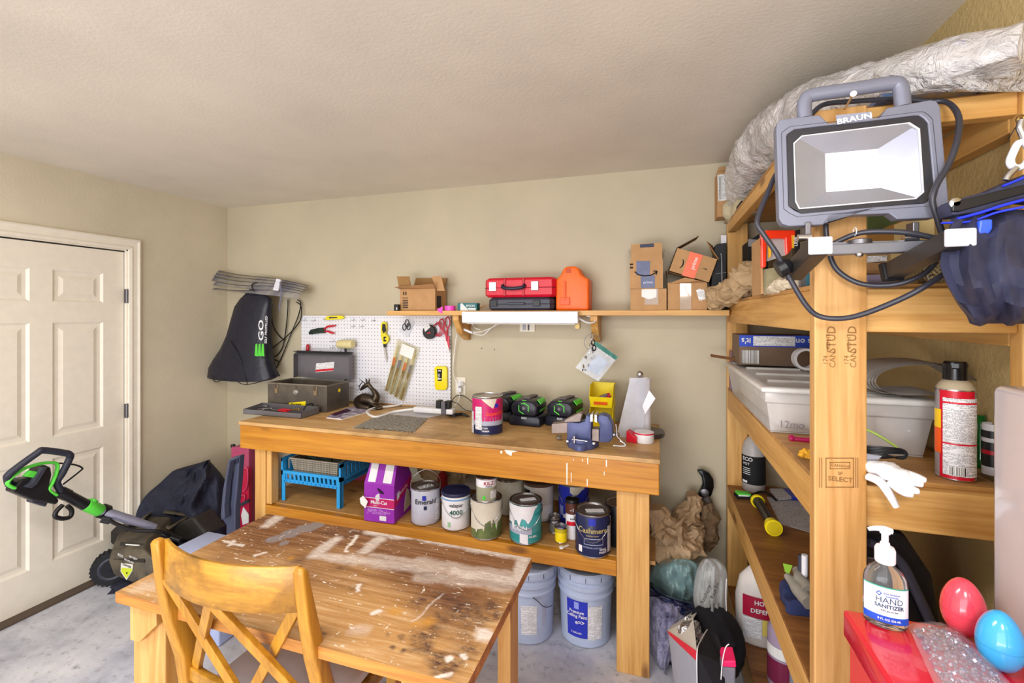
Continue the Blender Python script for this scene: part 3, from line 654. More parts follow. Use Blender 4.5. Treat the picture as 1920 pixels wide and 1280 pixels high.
# stud finder
t = thing('stud_finder', 'flat yellow stud finder with black display hung on pegboard', 'detector', P(826, 730, Y=yp))
b = MB(YELB); b.PR([(814, 690), (817, 686.5), (834, 686.5), (837.5, 690), (838, 726), (835, 731), (818, 731), (815, 727)], yp-.02, .018); m_ = b.build('body', t, bevel=.003, smooth=40)
b = MB(BLACKM); b.PR([(819, 692), (829, 692), (828, 714), (821, 714)], yp-.0212, .001); b.build('display', m_); b = MB(WHITE)
for y in (694, 709): b.PR([(821, y), (827, y), (827, y+2), (821, y+2)], yp-.0225, .001)
b.textY('STUD', 824.5, 706, yp-.0215, 3.2, 90, .02); b.build('display_marks', m_, kind='stuff')
# ---------------------------------------------------- sunshade, bag, cord in the corner
t = thing('windshield_sunshade', 'bundle of folded silver car sunshade tied with white strap in corner', 'sunshade', P(490, 540, Y=2.68))
SIL = mat('silver foil fabric', '#e0dad0', .4, .1, bump=(50, .3, .001), hex2='#aaa9b4', scale=6); EDG = mat('dark binding', '#3d3a3c', .7)
for k, (yl, yr, ylo, yro) in enumerate(((505, 535, 509, 538), (512, 538, 518, 543), (519, 542, 526, 548), (528, 545, 535, 552), (540, 549, 543, 559))):
    y0 = 2.71-.02*k; pts = []
    L = 402+(k % 2)*3; Rr = 581-(k*4)
    def lay(u, v, y0=y0, yl=yl, yr=yr, ylo=ylo, yro=yro, L=L, Rr=Rr):
        px = L+(Rr-L)*u; top = yl+(yr-yl)*u+2*math.sin(u*7); bo = ylo+(yro-ylo)*u
        q = P(px, top+(bo-top)*v, Y=y0); return q+Vector((0, -.025*v+.004*math.sin(u*23), 0))
    b = MB(SIL); b.grid(lay, 30, 3, th=.006); o_ = b.build('fold', t, smooth=50)
    b = MB(EDG); b.tube([lay(i/20, 0)+Vector((0, -.004, .001)) for i in range(21)], .0014, 6); b.build('binding', o_, smooth=60)
b = MB(mat('white strap', '#dcdce6', .7)); b.PR([(518, 522), (526, 524), (521, 545), (511, 544)], 2.60, .012); b.build('strap', t, bevel=.002)
b = MB(mat('grey strap', '#6e6e82', .8)); b.tube([P(525, 528, Y=2.59), P(527, 550, Y=2.585), P(525, 568, Y=2.585), P(524, 582, Y=2.59)], .006, 6, 4, flat=.4); b.build('strap_tail', t, smooth=60)
b = MB(DSTEEL); b.tube([P(480, 535, Y=2.70), P(480, 535, Y=YW)], .004, 8); b.build('hanging_nail', t)
# black zero-turn bag
t = thing('grass_bag', 'black fabric mower bag with white and green lettering hung in corner', 'bag', P(465, 720, Y=2.66))
BAGM = mat('black coated fabric', '#1c1d2c', .38, bump=(9, .4, .02), var=.2)
secs = []
for py, l, r_, dp in ((538, 474, 486, .02), (546, 468, 495, .05), (560, 455, 511, .09), (575, 446, 510, .11), (600, 438, 508, .13), (630, 430, 506, .15), (655, 420, 509, .17), (675, 408, 512, .19), (690, 400, 516, .20), (704, 398, 520, .20)):
    a = P(l, py, Y=2.66); c_ = P(r_, py, Y=2.66); m_ = (a+c_)/2; hw = (c_.x-a.x)/2; sec = []
    for k in range(24):
        an = 2*PI*k/24; co_, si = math.cos(an), math.sin(an)
        ex = abs(co_)**.75*(1 if co_ > 0 else -1); ey = abs(si)**.75*(1 if si > 0 else -1)
        n_ = 1+.07*noise.noise(Vector((co_*1.5, si*1.5, py*.03)))
        sec.append((m_.x+hw*ex*n_, m_.y-.01+dp*.45*ey*n_, m_.z+(.03*ey if py > 690 else 0)))
    secs.append(sec)
b = MB(BAGM); b.loft(secs); b.build('bag_body', t, smooth=50)
for pts in (((398, 704), (405, 716), (432, 708), (462, 721), (524, 704)), ((432, 640), (450, 668), (458, 700), (464, 720)), ((511, 570), (508, 620), (514, 680), (525, 705))):
    b = MB(mat('dark bag piping', '#0c0c10', .5)); b.tube([P(x, y, Y=2.57 if y < 700 else 2.56) for x, y in pts], .003, 6, 4); b.build('piping', t, smooth=60)
b = MB(BAGM); b.tube([P(478, 548, Y=2.62), P(472, 535, Y=2.63), P(481, 530, Y=2.66), P(487, 536, Y=2.66), P(484, 548, Y=2.62)], .005, 6, 4, flat=.5); b.build('carry_loop', t, smooth=60)
yb = 2.548
b = MB(WHITE); b.textY('GO', 494, 619, yb, 12, 90, .02, squash=1.5); b.build('logo', t)
b = MB(WHITE); b.textY('SELF PROPELLED', 501, 618, yb, 5.2, 88, .01, squash=.95); b.build('lettering', t)
b = MB(GREEN)
for x in (479, 485, 491): b.PR([(x, 645), (x+3, 644), (x+4.5, 668), (x-1.5, 667)], yb-.002, .002)
b.build('green_stripes', t)
# black cord behind the bag
b = MB(BLACK); W_ = lambda x, y, o=.02: P(x, y, Y=YW-o)
b.tube([W_(540, 561), W_(539, 590), W_(535, 625), W_(530, 650), W_(520, 665), W_(510, 670)], .004, 6, 5)
b.tube([W_(558, 562), W_(564, 568), W_(560, 590), W_(548, 620), W_(530, 665), W_(518, 690)], .004, 6, 5)
b.tube([W_(556, 566, .03), W_(565, 575, .03), W_(563, 600, .03), W_(545, 623, .03), (W_(520, 645, .03)), W_(505, 655, .03)], .004, 6, 5)
b.tube([W_(508, 575, .012), W_(512, 610, .012), W_(526, 632, .012), W_(535, 637, .012)], .004, 6, 5); b.tube([W_(510, 672), W_(520, 676), W_(523, 678)], .004, 6, 3)
b.build('hanging_cable', smooth=60, cat='cord', label='thin black cord hanging in loops between dark bag and pegboard')
# ---------------------------------------------------- shelf light
t = thing('shelf_light', 'long white light fixture fixed under front edge of the wall shelf', 'light', P(976, 606, Y=2.53))
LX0, LX1 = P(868, 595, Y=2.52).x, P(1084, 595, Y=2.52).x
b = MB(mat('white fixture enamel', '#eef0fb', .3)); b.loft([[(x, 2.553, 1.648), (x, 2.505, 1.648), (x, 2.500, 1.640), (x, 2.508, 1.583), (x, 2.520, 1.578), (x, 2.62, 1.60), (x, 2.62, 1.6235), (x, 2.553, 1.6235)] for x in (LX0, LX1)]); b.build('housing', t, bevel=.002)
b = MB(mat('white diffuser', '#f4f4f0', .5)); b.box(LX0+.02, LX1-.02, 2.53, 2.60, 1.574, 1.588); b.build('diffuser', t, bevel=.002)
b = MB(mat('brass bracket', '#9c8550', .4, .7)); b.box(LX1-.03, LX1-.005, 2.60, 2.63, 1.55, 1.60); b.build('end_bracket', t)
b = MB(WHITE); b.tube([P(1084, 596, Y=2.55), P(1102, 605, Y=2.56), P(1115, 603, Y=2.58), P(1112, 595, Y=2.6), P(1100, 592, Y=2.6)], .0045, 6, 6); b.build('cable', t, smooth=60)
WC = mat('white cable', '#efefee', .45)
b = MB(WC); 
b.tube([P(862, 745, Y=YW-.02), P(858, 722, Y=YW-.03), P(850, 700, Y=YW-.03), P(852, 660, Y=YW-.03), P(858, 625, Y=YW-.06), P(872, 618, Y=2.68)], .0032, 6, 6)
b.tube([P(884, 622, Y=2.67), P(900, 622, Y=2.66), P(920, 615, Y=2.65), P(935, 607, Y=2.6)], .0032, 6, 6); b.tube([P(884, 624, Y=2.67), P(905, 628, Y=2.66), P(918, 617, Y=2.65), P(930, 608, Y=2.6)], .0032, 6, 6)
b.tube([P(885, 606, Y=2.6), P(890, 614, Y=2.65), P(900, 618, Y=2.66)], .0028, 6, 6)
o_ = b.build('light_cable', smooth=60, cat='cable', label='thin white cable with inline switch running from shelf light down to outlet')
b = MB(WHITE); b.beam(P(870, 617, Y=2.67), P(886, 624, Y=2.66), .018, .014); b.build('inline_switch', o_, bevel=.004); b = MB(WHITE); b.beam(P(860, 722, Y=YW-.012), P(866, 719, Y=YW-.035), .03, .026); b.build('plug', o_, bevel=.004)
# wall marks: nail holes
for px, py in ((903, 653), (927, 655)):
    b = MB(BLACKM); b.lathe([(.0035, 0), (.003, .002)], P(px, py, Y=YW), 8, (PI/2, 0, 0)); b.build('nail', cat='nail', label='small dark nail head in bare wall below shelf light, %s of the pair' % ('left' if px < 910 else 'right'))
# ================================================================== things on the wall shelf
def cbox(b, c, s, rz=0, lid=None):  # rotated box about z standing on c
    return b.obox((c[0], c[1], c[2]+s[2]/2), s, (0, 0, rz))
ZS = SH1+.0005
def open_box(name, label, px0, px1, pyt, Yf, dep, z0, flaps, group=None, top_wall=True):
    a = P(px0, pyt, Y=Yf); c_ = P(px1, pyt, Y=Yf); z1 = a.z; x0, x1 = a.x, c_.x
    t = thing(name, label, 'box', ((x0+x1)/2, Yf+dep/2, z0), group=group); th = .004
    b = MB(KRAFT); b.box(x0, x1, Yf, Yf+th, z0, z1); b.box(x0, x1, Yf+dep-th, Yf+dep, z0, z1); b.box(x0, x0+th, Yf+th, Yf+dep-th, z0, z1); b.box(x1-th, x1, Yf+th, Yf+dep-th, z0, z1); b.box(x0+th, x1-th, Yf+th, Yf+dep-th, z0, z0+th)
    body = b.build('box_body', t)
    for fl in flaps:
        pts, Y = fl[0], fl[1]; b = MB(KRAFTD if len(fl) > 2 else KRAFT); b.prism([P(q[0], q[1], Y=(q[2] if len(q) > 2 else Y)) for q in pts], (0, .004, 0)); b.build('flap', t)
    return t, body
t, body = open_box('cardboard_box', 'open brown cardboard box with raised flaps at left end of wall shelf', 750, 816, 541, 2.60, .16, ZS,
    [([(744, 518, 2.61), (767, 518, 2.61), (771, 538, 2.605), (748, 539, 2.605)], 2.6, 1), ([(780, 521, 2.77), (838, 521, 2.77), (833, 542, 2.755), (774, 542, 2.755)], 2.7, 1), ([(809, 518), (827, 517), (834, 545), (818, 545)], 2.62), ([(738, 538, 2.55), (812, 532, 2.55), (816, 541, 2.597), (750, 542, 2.597)], 2.6)])
a_ = P(816, 560, Y=2.60)
b = MB(BLACKM); 
frame = ((754, 560), (765, 560), (765, 580), (754, 580)); 
for k in range(5): b.PR([(755, 562+k*3.4), (765, 562+k*3.4), (765, 563.6+k*3.4), (755, 563.6+k*3.4)], 2.5985, .001)
b.PR([(754, 558), (765, 558), (765, 559), (754, 559)], 2.5985, .001); b.PR([(756, 547), (758, 547), (758, 553), (756, 553)], 2.5985, .001); b.PR([(760, 547), (762, 547), (762, 553), (760, 553)], 2.5985, .001)
b.build('printed_marks', body)
b = MB(mat('black print', '#1d1c20', .6)); b.prism([a_+Vector((.001, .02+i, z)) for i, z in ((0, .02), (.06, .02), (.06, -.055), (0, -.055))], (.001, 0, 0)); b.build('printed_panel', body)
# small battery and torch left
p = P(745, 583, Y=2.58); b = MB(BLACK); b.box(p.x-.014, p.x+.016, 2.56, 2.59, ZS, ZS+.042); b.build('lens_cap_box', bevel=.003, cat='box', label='tiny black box at left end of the wall shelf, front of cardboard box')
o_ = bpy.data.objects['lens_cap_box']; o_.name = 'small_box'; b = MB(mat('silver sticker', '#c9ced8', .3)); b.box(p.x+.004, p.x+.012, 2.5585, 2.56, ZS+.006, ZS+.022); b.build('sticker', o_)
# pink tape
p = P(833, 581, Y=2.58); t = thing('flagging_tape', 'roll of hot pink tape with loose tail on the wall shelf', 'tape', (p.x+.03, 2.59, ZS))
PK = mat('hot pink vinyl', '#f54fc2', .35)
b = MB(PK); c_ = Vector((p.x+.03, 2.60, ZS)); b.loft([[c_+Vector((math.cos(a)*r_, math.sin(a)*r_, z)) for a in [i*2*PI/24 for i in range(24)]] for r_, z in ((.018, 0), (.035, 0), (.035, .03), (.018, .03), (.018, 0))], cap=False); b.build('roll', t, smooth=40)
b = MB(PK); b.prism([P(x, y, Y=2.553) for x, y in ((819, 580), (830, 574), (829, 588), (822, 584))], (0, .001, 0)); b.build('tail', t)
# teal box of bits
t = thing('small_carton', 'small teal and white printed carton lying on the wall shelf', 'carton', P(875, 582, Y=2.6))
b = MB(mat('teal card', '#1f6a73', .5)); b.PR([(858, 568), (894, 568), (894, 583), (858, 583)], 2.58, .05); o_ = b.build('carton_body', t, bevel=.001)
b = MB(mat('pale card', '#d9dfdf', .5)); b.PR([(863, 570), (866, 568), (880, 583), (863, 583)], 2.5788, .001); b.PR([(876, 577), (892, 577), (892, 582), (880, 582)], 2.5788, .001); b.textY('EPSON', 882, 575, 2.5785, 4, 0, .02); b.build('print', o_)
b = MB(PINE_X); b.beam(P(893, 580, Y=2.65), P(912, 572, Y=2.7), .008, .006); b.build('wooden_stick', cat='stick', label='thin wooden stick lying behind teal carton on wall shelf')
# red tool case over grey case
def tool_case(nm, label, L, Rr, top, bot, z0, z1, m_, latches, lm, Yf=2.575, dep=.19):
    a = P(L, 560, Y=Yf).x; c_ = P(Rr, 560, Y=Yf).x; t = thing(nm, label, 'case', ((a+c_)/2, Yf+dep/2, z0)); h = z1-z0; ch = .014
    for nm2, q0, q1 in (('lower_shell', z0, z0+h*.46), ('upper_shell', z0+h*.48, z1)):
        b = MB(m_); lo = nm2 == 'lower_shell'; s_ = [(q0, ch if lo else 0), (q0+ch, 0), (q1-(0 if lo else ch), 0), (q1, 0 if lo else ch)]
        b.loft([[(a+i+.02, Yf+i, z), (c_-i-.02, Yf+i, z), (c_-i, Yf+i+.03, z), (c_-i, Yf+dep-i, z), (a+i, Yf+dep-i, z), (a+i, Yf+i+.03, z)] for z, i in s_]); b.build(nm2, t, bevel=.003)
    b = MB(BLACKM); b.box(a+.006, c_-.006, Yf+.004, Yf+dep-.01, z0+h*.46, z0+h*.48); b.build('seam_gasket', t)
    for px in latches:
        x_ = P(px, 545, Y=Yf).x; b = MB(lm); b.box(x_-.022, x_+.022, Yf-.008, Yf-.0005, z0+h*.32, z0+h*.78); b.build('latch', t, bevel=.002)
    return t, a, c_
t, a, c_ = tool_case('tool_case', 'dark grey plastic tool case under the red case on wall shelf', 914, 1037, 556, 583, ZS, ZS+.078, CHAR, (926, 1006), BLACK)
xm = P(966, 570, Y=2.575).x; b = MB(CHAR); b.beam((xm-.05, 2.566, ZS+.04), (xm+.06, 2.566, ZS+.04), .016, .014); b.build('handle', t, bevel=.004)
t, a, c_ = tool_case('tool_case', 'crimson plastic tool case with steel latches stacked on the grey case', 907, 1041, 518, 556, ZS+.079, ZS+.195, RED, (924, 1003), STEEL, 2.565, .2)
xm = P(963, 540, Y=2.56).x; b = MB(mat('navy black rubber', '#20223a', .4)); b.tube([(xm-.065, 2.562, ZS+.15), (xm-.06, 2.54, ZS+.135), (xm, 2.535, ZS+.128), (xm+.06, 2.54, ZS+.135), (xm+.065, 2.562, ZS+.15)], .010, 8, 5); b.build('handle', t, smooth=60)
for px in (946, 981): b = MB(mat('crimson rib', '#b80f28', .4)); x_ = P(px, 540, Y=2.56).x; b.box(x_-.008, x_+.008, 2.558, 2.5655, ZS+.085, ZS+.188); b.build('rib', t, bevel=.003)
# orange jerry can
t = thing('jerry_can', 'bright orange plastic jerry can at right of the red tool case', 'can', P(1074, 583, Y=2.66))
OR = mat('orange plastic', '#f8690e', .4); x0 = P(1042, 560, Y=2.60).x; x1 = P(1084, 560, Y=2.60).x
b = MB(OR); z0 = ZS; H_ = .252
pf = [(0, 0), (.15, 0), (.15, .175), (.115, .20), (.11, .235), (.09, .25), (.06, .252), (.045, .235), (.03, .2), (0, .175)]
b.prism([(x0+(x1-x0+.06)*q/.15, 2.60, z0+h) for q, h in ((0, 0), (.15, 0), (.15, .178), (.115, .205), (.105, .243), (.085, .254), (.05, .254), (.035, .243), (.022, .205), (0, .178))], (0, .15, 0)); o_ = b.build('can_body', t, bevel=.012, bseg=3, smooth=50)
b = MB(mat('darker orange plastic', '#e4560a', .4)); xm = x0+.055; b.box(xm-.006, xm+.006, 2.592, 2.6005, z0+.06, z0+.17); b.box(x0+.025, x0+.085, 2.594, 2.6005, z0+.03, z0+.075); b.build('moulded_ribs', o_, bevel=.003)
b = MB(mat('orange hollow', '#c2440a', .5)); b.box(x0+.06, x0+.09, 2.598, 2.6005, z0+.215, z0+.242); b.build('handle_hole', o_, bevel=.003)
# cardboard boxes right
def solid_box(name, label, pts_x, z0, z1, Yf, dep, cat='box', m_=None, rz=0):
    x0 = P(pts_x[0], 560, Y=Yf).x; x1 = P(pts_x[1], 560, Y=Yf).x
    t = thing(name, label, cat, ((x0+x1)/2, Yf+dep/2, z0)); b = MB(m_ or KRAFT); b.box(x0, x1, Yf, Yf+dep, z0, z1); return t, b.build('box_body', t, bevel=.002), x0, x1
CLT = mat('clear packing tape', '#d9c3ac', .08, alpha=.5, coat=1)
zq = P(1200, 541, Y=2.565).z
t, o_, x0, x1 = solid_box('cardboard_box', 'taped brown box directly on wall shelf under the tall box', (1182, 1250), ZS, zq-.001, 2.565, .2)
b = MB(CLT); b.box(x0+.075, x0+.145, 2.5635, 2.565, ZS+.03, zq-.001); b.build('tape', o_); b = MB(WPAPER); b.PR([(1203, 542), (1231, 542), (1231, 557), (1217, 561), (1203, 556)], 2.5625, .001); b.build('label', o_)
z2 = P(1200, 488, Y=2.57).z
t, body = open_box('cardboard_box', 'tall narrow shipping box with blue tape and raised flap on wall shelf', 1181, 1243, 488, 2.57, .18, zq, [([(1183, 458), (1241, 455), (1242, 488), (1183, 489)], 2.571), ([(1178, 468, 2.56), (1182, 489, 2.572), (1182, 489, 2.75), (1178, 470, 2.75)], 2.6, 1), ([(1246, 465, 2.56), (1243, 488, 2.572), (1243, 488, 2.75), (1246, 468, 2.75)], 2.6, 1)])
BT = mat('slate blue tape', '#5d6488', .4, var=.15); b = MB(BT); b.PR([(1193, 489), (1219, 489), (1218, 516), (1193, 516)], 2.5685, .001); b.PR([(1201, 517), (1228, 516), (1228, 539), (1202, 540)], 2.5685, .001); b.build('blue_tape', body)
b = MB(mat('pale tape lettering', '#c8d0e6', .5)); b.textY('prime', 1215, 531, 2.568, 5, 0, .01); b.build('tape_lettering', body); b = MB(BLACKM); b.PR([(1181, 494), (1187, 494), (1187, 497), (1181, 497)], 2.5685, .001); b.PR([(1181, 500), (1187, 500), (1187, 503), (1181, 503)], 2.5685, .001)
def smile(b, pts, Y):
    for (x0_, y0_), (x1_, y1_) in zip(pts, pts[1:]): b.beam(P(x0_, y0_, Y=Y), P(x1_, y1_, Y=Y), .001, mpp(P(x0_, y0_, Y=Y))*2.2, up=(0, 0, 1) if abs(x1_-x0_) > 1 else (1, 0, 0))
smile(b, ((1190, 509), (1197, 515), (1208, 517), (1220, 516), (1231, 510)), 2.5683); smile(b, ((1225, 508), (1232, 508), (1230, 515)), 2.5683); b.build('printed_marks', body)
b = MB(mat('navy tape', '#2c2f48', .5)); b.PR([(1200, 458), (1226, 456), (1226, 463), (1200, 464)], 2.5695, .001); b.build('navy_tape', body)
zr = P(1280, 530, Y=2.575).z
t, body = open_box('cardboard_box', 'brown box with pale sticker on shelf below the tilted box', 1252, 1326, 530, 2.575, .19, ZS, [([(1247, 508, 2.6), (1252, 530, 2.58), (1252, 530, 2.76), (1250, 508, 2.76)], 2.6, 1), ([(1252, 532, 2.574), (1284, 520, 2.54), (1312, 526, 2.54), (1326, 529, 2.574)], 2.57)])
b = MB(CLT); b.PR([(1275, 531), (1296, 531), (1296, 582), (1275, 582)], 2.5735, .001); b.build('tape', body)
b = MB(PRINT); b.PR([(1305, 544), (1311, 541), (1320, 543), (1325, 560), (1311, 564)], 2.5735, .001); b.build('sticker', body)
# tilted box (rotated about y)
c_ = P(1297, 500, Y=2.64); ty = R(19); M = Matrix.Rotation(ty, 3, 'Y'); kx = mpp(c_)
t = thing('cardboard_box', 'tilted open box with orange tape leaning on top of stickered box', 'box', (c_.x, c_.y, c_.z)); t.rotation_euler = (0, ty, 0)
hw, hh, hd = kx*37, kx*22.5, .075; th = .004
b = MB(KRAFT); b.box(-hw, hw, -hd, -hd+th, -hh, hh); b.box(-hw, hw, hd-th, hd, -hh, hh); b.box(-hw, -hw+th, -hd, hd, -hh, hh); b.box(hw-th, hw, -hd, hd, -hh, hh); b.box(-hw, hw, -hd, hd, -hh, -hh+th); body = b.build('box_body', t, local=True)
b = MB(KRAFTD); b.prism([(-hw, -hd, hh), (-hw, hd, hh), (-hw+.08, hd+.01, hh+.09), (-hw+.085, -hd+.06, hh+.10)], (.003, 0, .003)); b.build('flap', t, local=True)
b = MB(KRAFTD); b.prism([(hw, -hd, hh), (hw, hd, hh), (hw-.04, hd, hh+.08), (hw-.085, -hd+.02, hh+.075)], (.003, 0, .003)); b.build('flap', t, local=True)
b = MB(mat('orange parcel tape', '#f5704a', .4)); b.box(-.035, .03, -hd-.0015, -hd, -hh, hh); tp_ = b.build('orange_tape', body, local=True)
b = MB(WPAPER); b.text('prime', .028, lambda x, y: (-y*1.0+.012, -hd-.0025, x+.012), .01); b.build('tape_lettering', tp_, local=True)
b = MB(BLACKM); b.text('(', .05, lambda x, y: (-.05-x, -hd-.0015, y-.02), .02); b.text('?', .04, lambda x, y: (.055+y*.6, -hd-.0015, -x*.8), .02); b.build('printed_marks', body, local=True)
# dark laptop-like slab with cable at the shelf end
t = thing('document_case', 'tall black folder standing between boxes and pine shelving', 'folder', P(1350, 583, Y=2.68))
b = MB(BLACK); b.PR([(1339, 462), (1345, 457), (1362, 455), (1362, 583), (1330, 583), (1334, 520)], 2.66, .06); o_ = b.build('folder_body', t, bevel=.003)
b = MB(WHITE); b.PR([(1352, 441), (1362, 441), (1362, 462), (1352, 460)], 2.67, .02); b.build('tag', t)
b = MB(mat('grey cord', '#a7a7ad', .5)); b.tube([P(1351, 475, Y=2.652), P(1353, 485, Y=2.65), P(1354, 540, Y=2.65)], .004, 6, 4); b.tube([P(1341, 513, Y=2.651), P(1362, 511, Y=2.651)], .0015, 5); b.build('elastic_cord', o_, smooth=60)
b = MB(PAPER); b.crush([P(1338, 575, Y=2.55), P(1345, 555, Y=2.5), P(1368, 550, Y=2.42), P(1392, 530, Y=2.3), P(1412, 520, Y=2.1)], [.03, .055, .05, .055, .04, .03], 3, .5, 8, 24, 7); b.build('kraft_paper', label='crumpled brown kraft paper draped from shelving onto the wall shelf end', cat='paper')
# ================================================================== zip bag on ring
t = thing('wire_ring', 'wire ring with metal shackles hanging from right shelf bracket', 'ring', P(1111, 628, Y=2.56))
c_ = P(1111, 642, Y=2.545); b = MB(DSTEEL); k = mpp(c_)*15.5; b.tube([c_+Vector((math.cos(a)*k, 0, math.sin(a)*k*1.05)) for a in [i*2*PI/24 for i in range(24)]], .0018, 6, closed=True); b.build('ring', t, smooth=60)
for i, (x, y, r_) in enumerate(((1110, 633, 4), (1112, 642, 5), (1108, 648, 5), (1114, 652, 5))):
    c2 = P(x, y, Y=2.54-.004*i); k = mpp(c2)*r_; b = MB(STEEL if i % 2 == 0 else BLACKM); b.tube([c2+Vector((math.cos(a)*k*.6, math.sin(a)*.006, math.sin(a)*k)) for a in [j*PI/6 for j in range(12)]], .0035, 6, closed=True); b.build('shackle', t, smooth=60)
b = MB(DSTEEL); b.tube([P(1110, 626, Y=2.55), P(1110, 624, Y=2.58), P(1110, 623, Y=2.62)], .0025, 6); b.build('hook', t)
t = thing('zip_bag', 'clear zip bag with teal seal holding small hardware, hung below shelf', 'bag', P(1120, 712, Y=2.54))
A, B_, C_, D_ = [P(x, y, Y=2.535) for x, y in ((1117, 639), (1159, 669), (1122, 715), (1079, 689))]
def zb(u, v, s_=1): q = A.lerp(B_, u).lerp(D_.lerp(C_, u), v); return q+Vector((0, -s_*(.012*math.sin(PI*u)*math.sin(PI*min(1, v*1.1))+.004*noise.noise(Vector((u*7, v*7, s_)))), 0))
b = MB(mat('clear bag film', '#dfe8f4', .08, alpha=.35, bump=(40, .8, .004))); b.grid(lambda u, v: zb(u, v), 14, 14); b.grid(lambda u, v: zb(u, v, -1), 14, 14); b.build('film', t, smooth=40)
b = MB(mat('teal zip', '#4fa294', .4)); b.grid(lambda u, v: zb(u, v*.12)+Vector((0, -.003, 0)), 8, 1, th=.002); b.build('zip_seal', t)
b = MB(mat('grey label film', '#a9b6cf', .3)); b.grid(lambda u, v: zb(.35+u*.5, .3+v*.55, 0), 4, 4); b.build('inner_card', t)
b = MB(STEEL); 
for i in range(16): q = zb(random.uniform(.05, .4), random.uniform(.2, .95), 0)+Vector((0, random.uniform(-.008, .0), 0)); b.obox(q, (.014, .006, .005), (random.random()*3, random.random()*3, random.random()*3))
b.build('hardware', t, kind='stuff')
# ================================================================== things on the bench top
ZB = BZ+.0005
def B3(px, py): return P(px, py, Z=ZB)
TBM = mat('bronze grey painted steel', '#6a6156', .45, .35, hex2='#57514b', scale=9); TBI = mat('grey painted steel', '#6e6b70', .45, .2)
# toolbox: local frame, front faces camera side
fl = P(501, 790, Y=2.42); x0 = P(502, 735, Y=2.44).x; x1 = P(613, 740, Y=2.44).x; yf, yk = 2.44, 2.66; zt = P(540, 719, Y=2.44).z
t = thing('toolbox', 'old bronze grey steel toolbox with lid open at left end of bench', 'toolbox', ((x0+x1)/2, 2.55, ZB))
b = MB(TBM); th = .003
b.box(x0, x1, yf, yf+th, ZB, zt); b.box(x0, x1, yk-th, yk, ZB, zt); b.box(x0, x0+th, yf+th, yk-th, ZB, zt); b.box(x1-th, x1, yf+th, yk-th, ZB, zt); b.box(x0+th, x1-th, yf+th, yk-th, ZB, ZB+th); body = b.build('box_body', t)
b = MB(mat('worn steel rim', '#8d857a', .4, .6)); 
for q in ((x0-.003, x1+.003, yf-.003, yf+.004), (x0-.003, x1+.003, yk-.004, yk+.003), (x0-.003, x0+.004, yf, yk), (x1-.004, x1+.003, yf, yk)): b.box(*q, zt-.006, zt+.002)
b.build('rim', body)
lz0 = zt+.004; lz1 = P(600, 660, Y=2.665).z
b = MB(TBI); lx0 = x0+.004; lx1 = x1-.004
b.box(lx0, lx1, yk+.045, yk+.048, lz0, lz1); b.box(lx0, lx0+.003, yk+.004, yk+.045, lz0, lz1-.02); b.box(lx1-.003, lx1, yk+.004, yk+.045, lz0, lz1-.02); b.prism([(lx0, yk+.004, lz1-.02), (lx0, yk+.045, lz1), (lx0, yk+.045, lz1-.004), (lx0, yk+.008, lz1-.022)], (lx1-lx0, 0, 0)); lid = b.build('lid', t)
b = MB(BLACKM); b.box(lx0, lx1, yk+.002, yk+.05, lz1-.001, lz1+.003); b.build('lid_edge', lid)
b = MB(PRINT); b.PR([(593, 681), (627, 678), (625, 695), (591, 698)], yk+.043, .001); lb = b.build('label', lid); b = MB(RED); b.PR([(592, 693), (625, 690), (625, 694), (591, 697)], yk+.042, .0008); b.build('label_stripe', lb)
for px in (519, 592):
    xx = P(px, 740, Y=yf).x; b = MB(mat('brassy latch steel', '#a08a6c', .35, .8)); b.tube([(xx-.012, yf-.004, zt-.035), (xx-.012, yf-.008, zt-.005), (xx+.012, yf-.008, zt-.005), (xx+.012, yf-.004, zt-.035)], .002, 6); b.box(xx-.012, xx+.012, yf-.006, yf-.0005, zt-.065, zt-.035); b.build('latch', t)
xx = P(554, 748, Y=yf).x; b = MB(STEEL); b.lathe([(.018, 0), (.016, .002), (.001, .003)], (xx, yf, zt-.055), 16, (PI/2, 0, 0)); b.build('badge', body); b = MB(TBM); b.lathe([(.01, 0), (.01, .004), (.002, .005)], (xx, yf, zt-.022), 12, (PI/2, 0, 0)); b.build('lock', t)
b = MB(YELB); b.PR([(542, 755), (573, 752), (572, 765), (540, 765)], yf-.0015, .001); lb = b.build('yellow_sticker', body); b = MB(BLACKM); b.textY('EXCEL', 556, 763, yf-.0018, 6.5, 3, .03); b.build('sticker_lettering', lb)
b = MB(YELB); b.lathe([(.013, 0), (.001, .0012)], (x1+.0005, 2.56, P(630, 733, X=x1).z), 18, (0, PI/2, 0)); b.build('round_sticker', body)
# tray
tx0, tx1 = P(456, 775, Y=2.25).x, P(565, 795, Y=2.25).x; ty0, ty1 = 2.25, 2.40
t = thing('tool_tray', 'grey steel tote tray of loose tools in front of toolbox', 'tray', ((tx0+tx1)/2, 2.32, ZB)); b = MB(TBI)
b.box(tx0, tx1, ty0, ty0+.002, ZB, ZB+.03); b.box(tx0, tx1, ty1, ty1+.002, ZB, ZB+.044); b.box(tx0, tx1, ty0, ty1, ZB, ZB+.002)
for x_ in (tx0, tx1-.002): b.prism([(x_, ty0, ZB), (x_, ty1, ZB), (x_, ty1, ZB+.044), (x_, ty0, ZB+.03)], (.002, 0, 0))
b.build('tray_body', t); b = MB(BLACKM); b.tube([(tx1-.03, 2.30, ZB+.04), (tx1-.028, 2.32, ZB+.065), (tx1-.028, 2.37, ZB+.068), (tx1-.03, 2.385, ZB+.05)], .004, 6, 4); b.build('handle', t, smooth=60)
xm = (tx0+tx1)/2; t = thing('pliers', 'pliers with red grips lying in the grey tool tray', 'pliers', (xm, 2.31, ZB+.012))
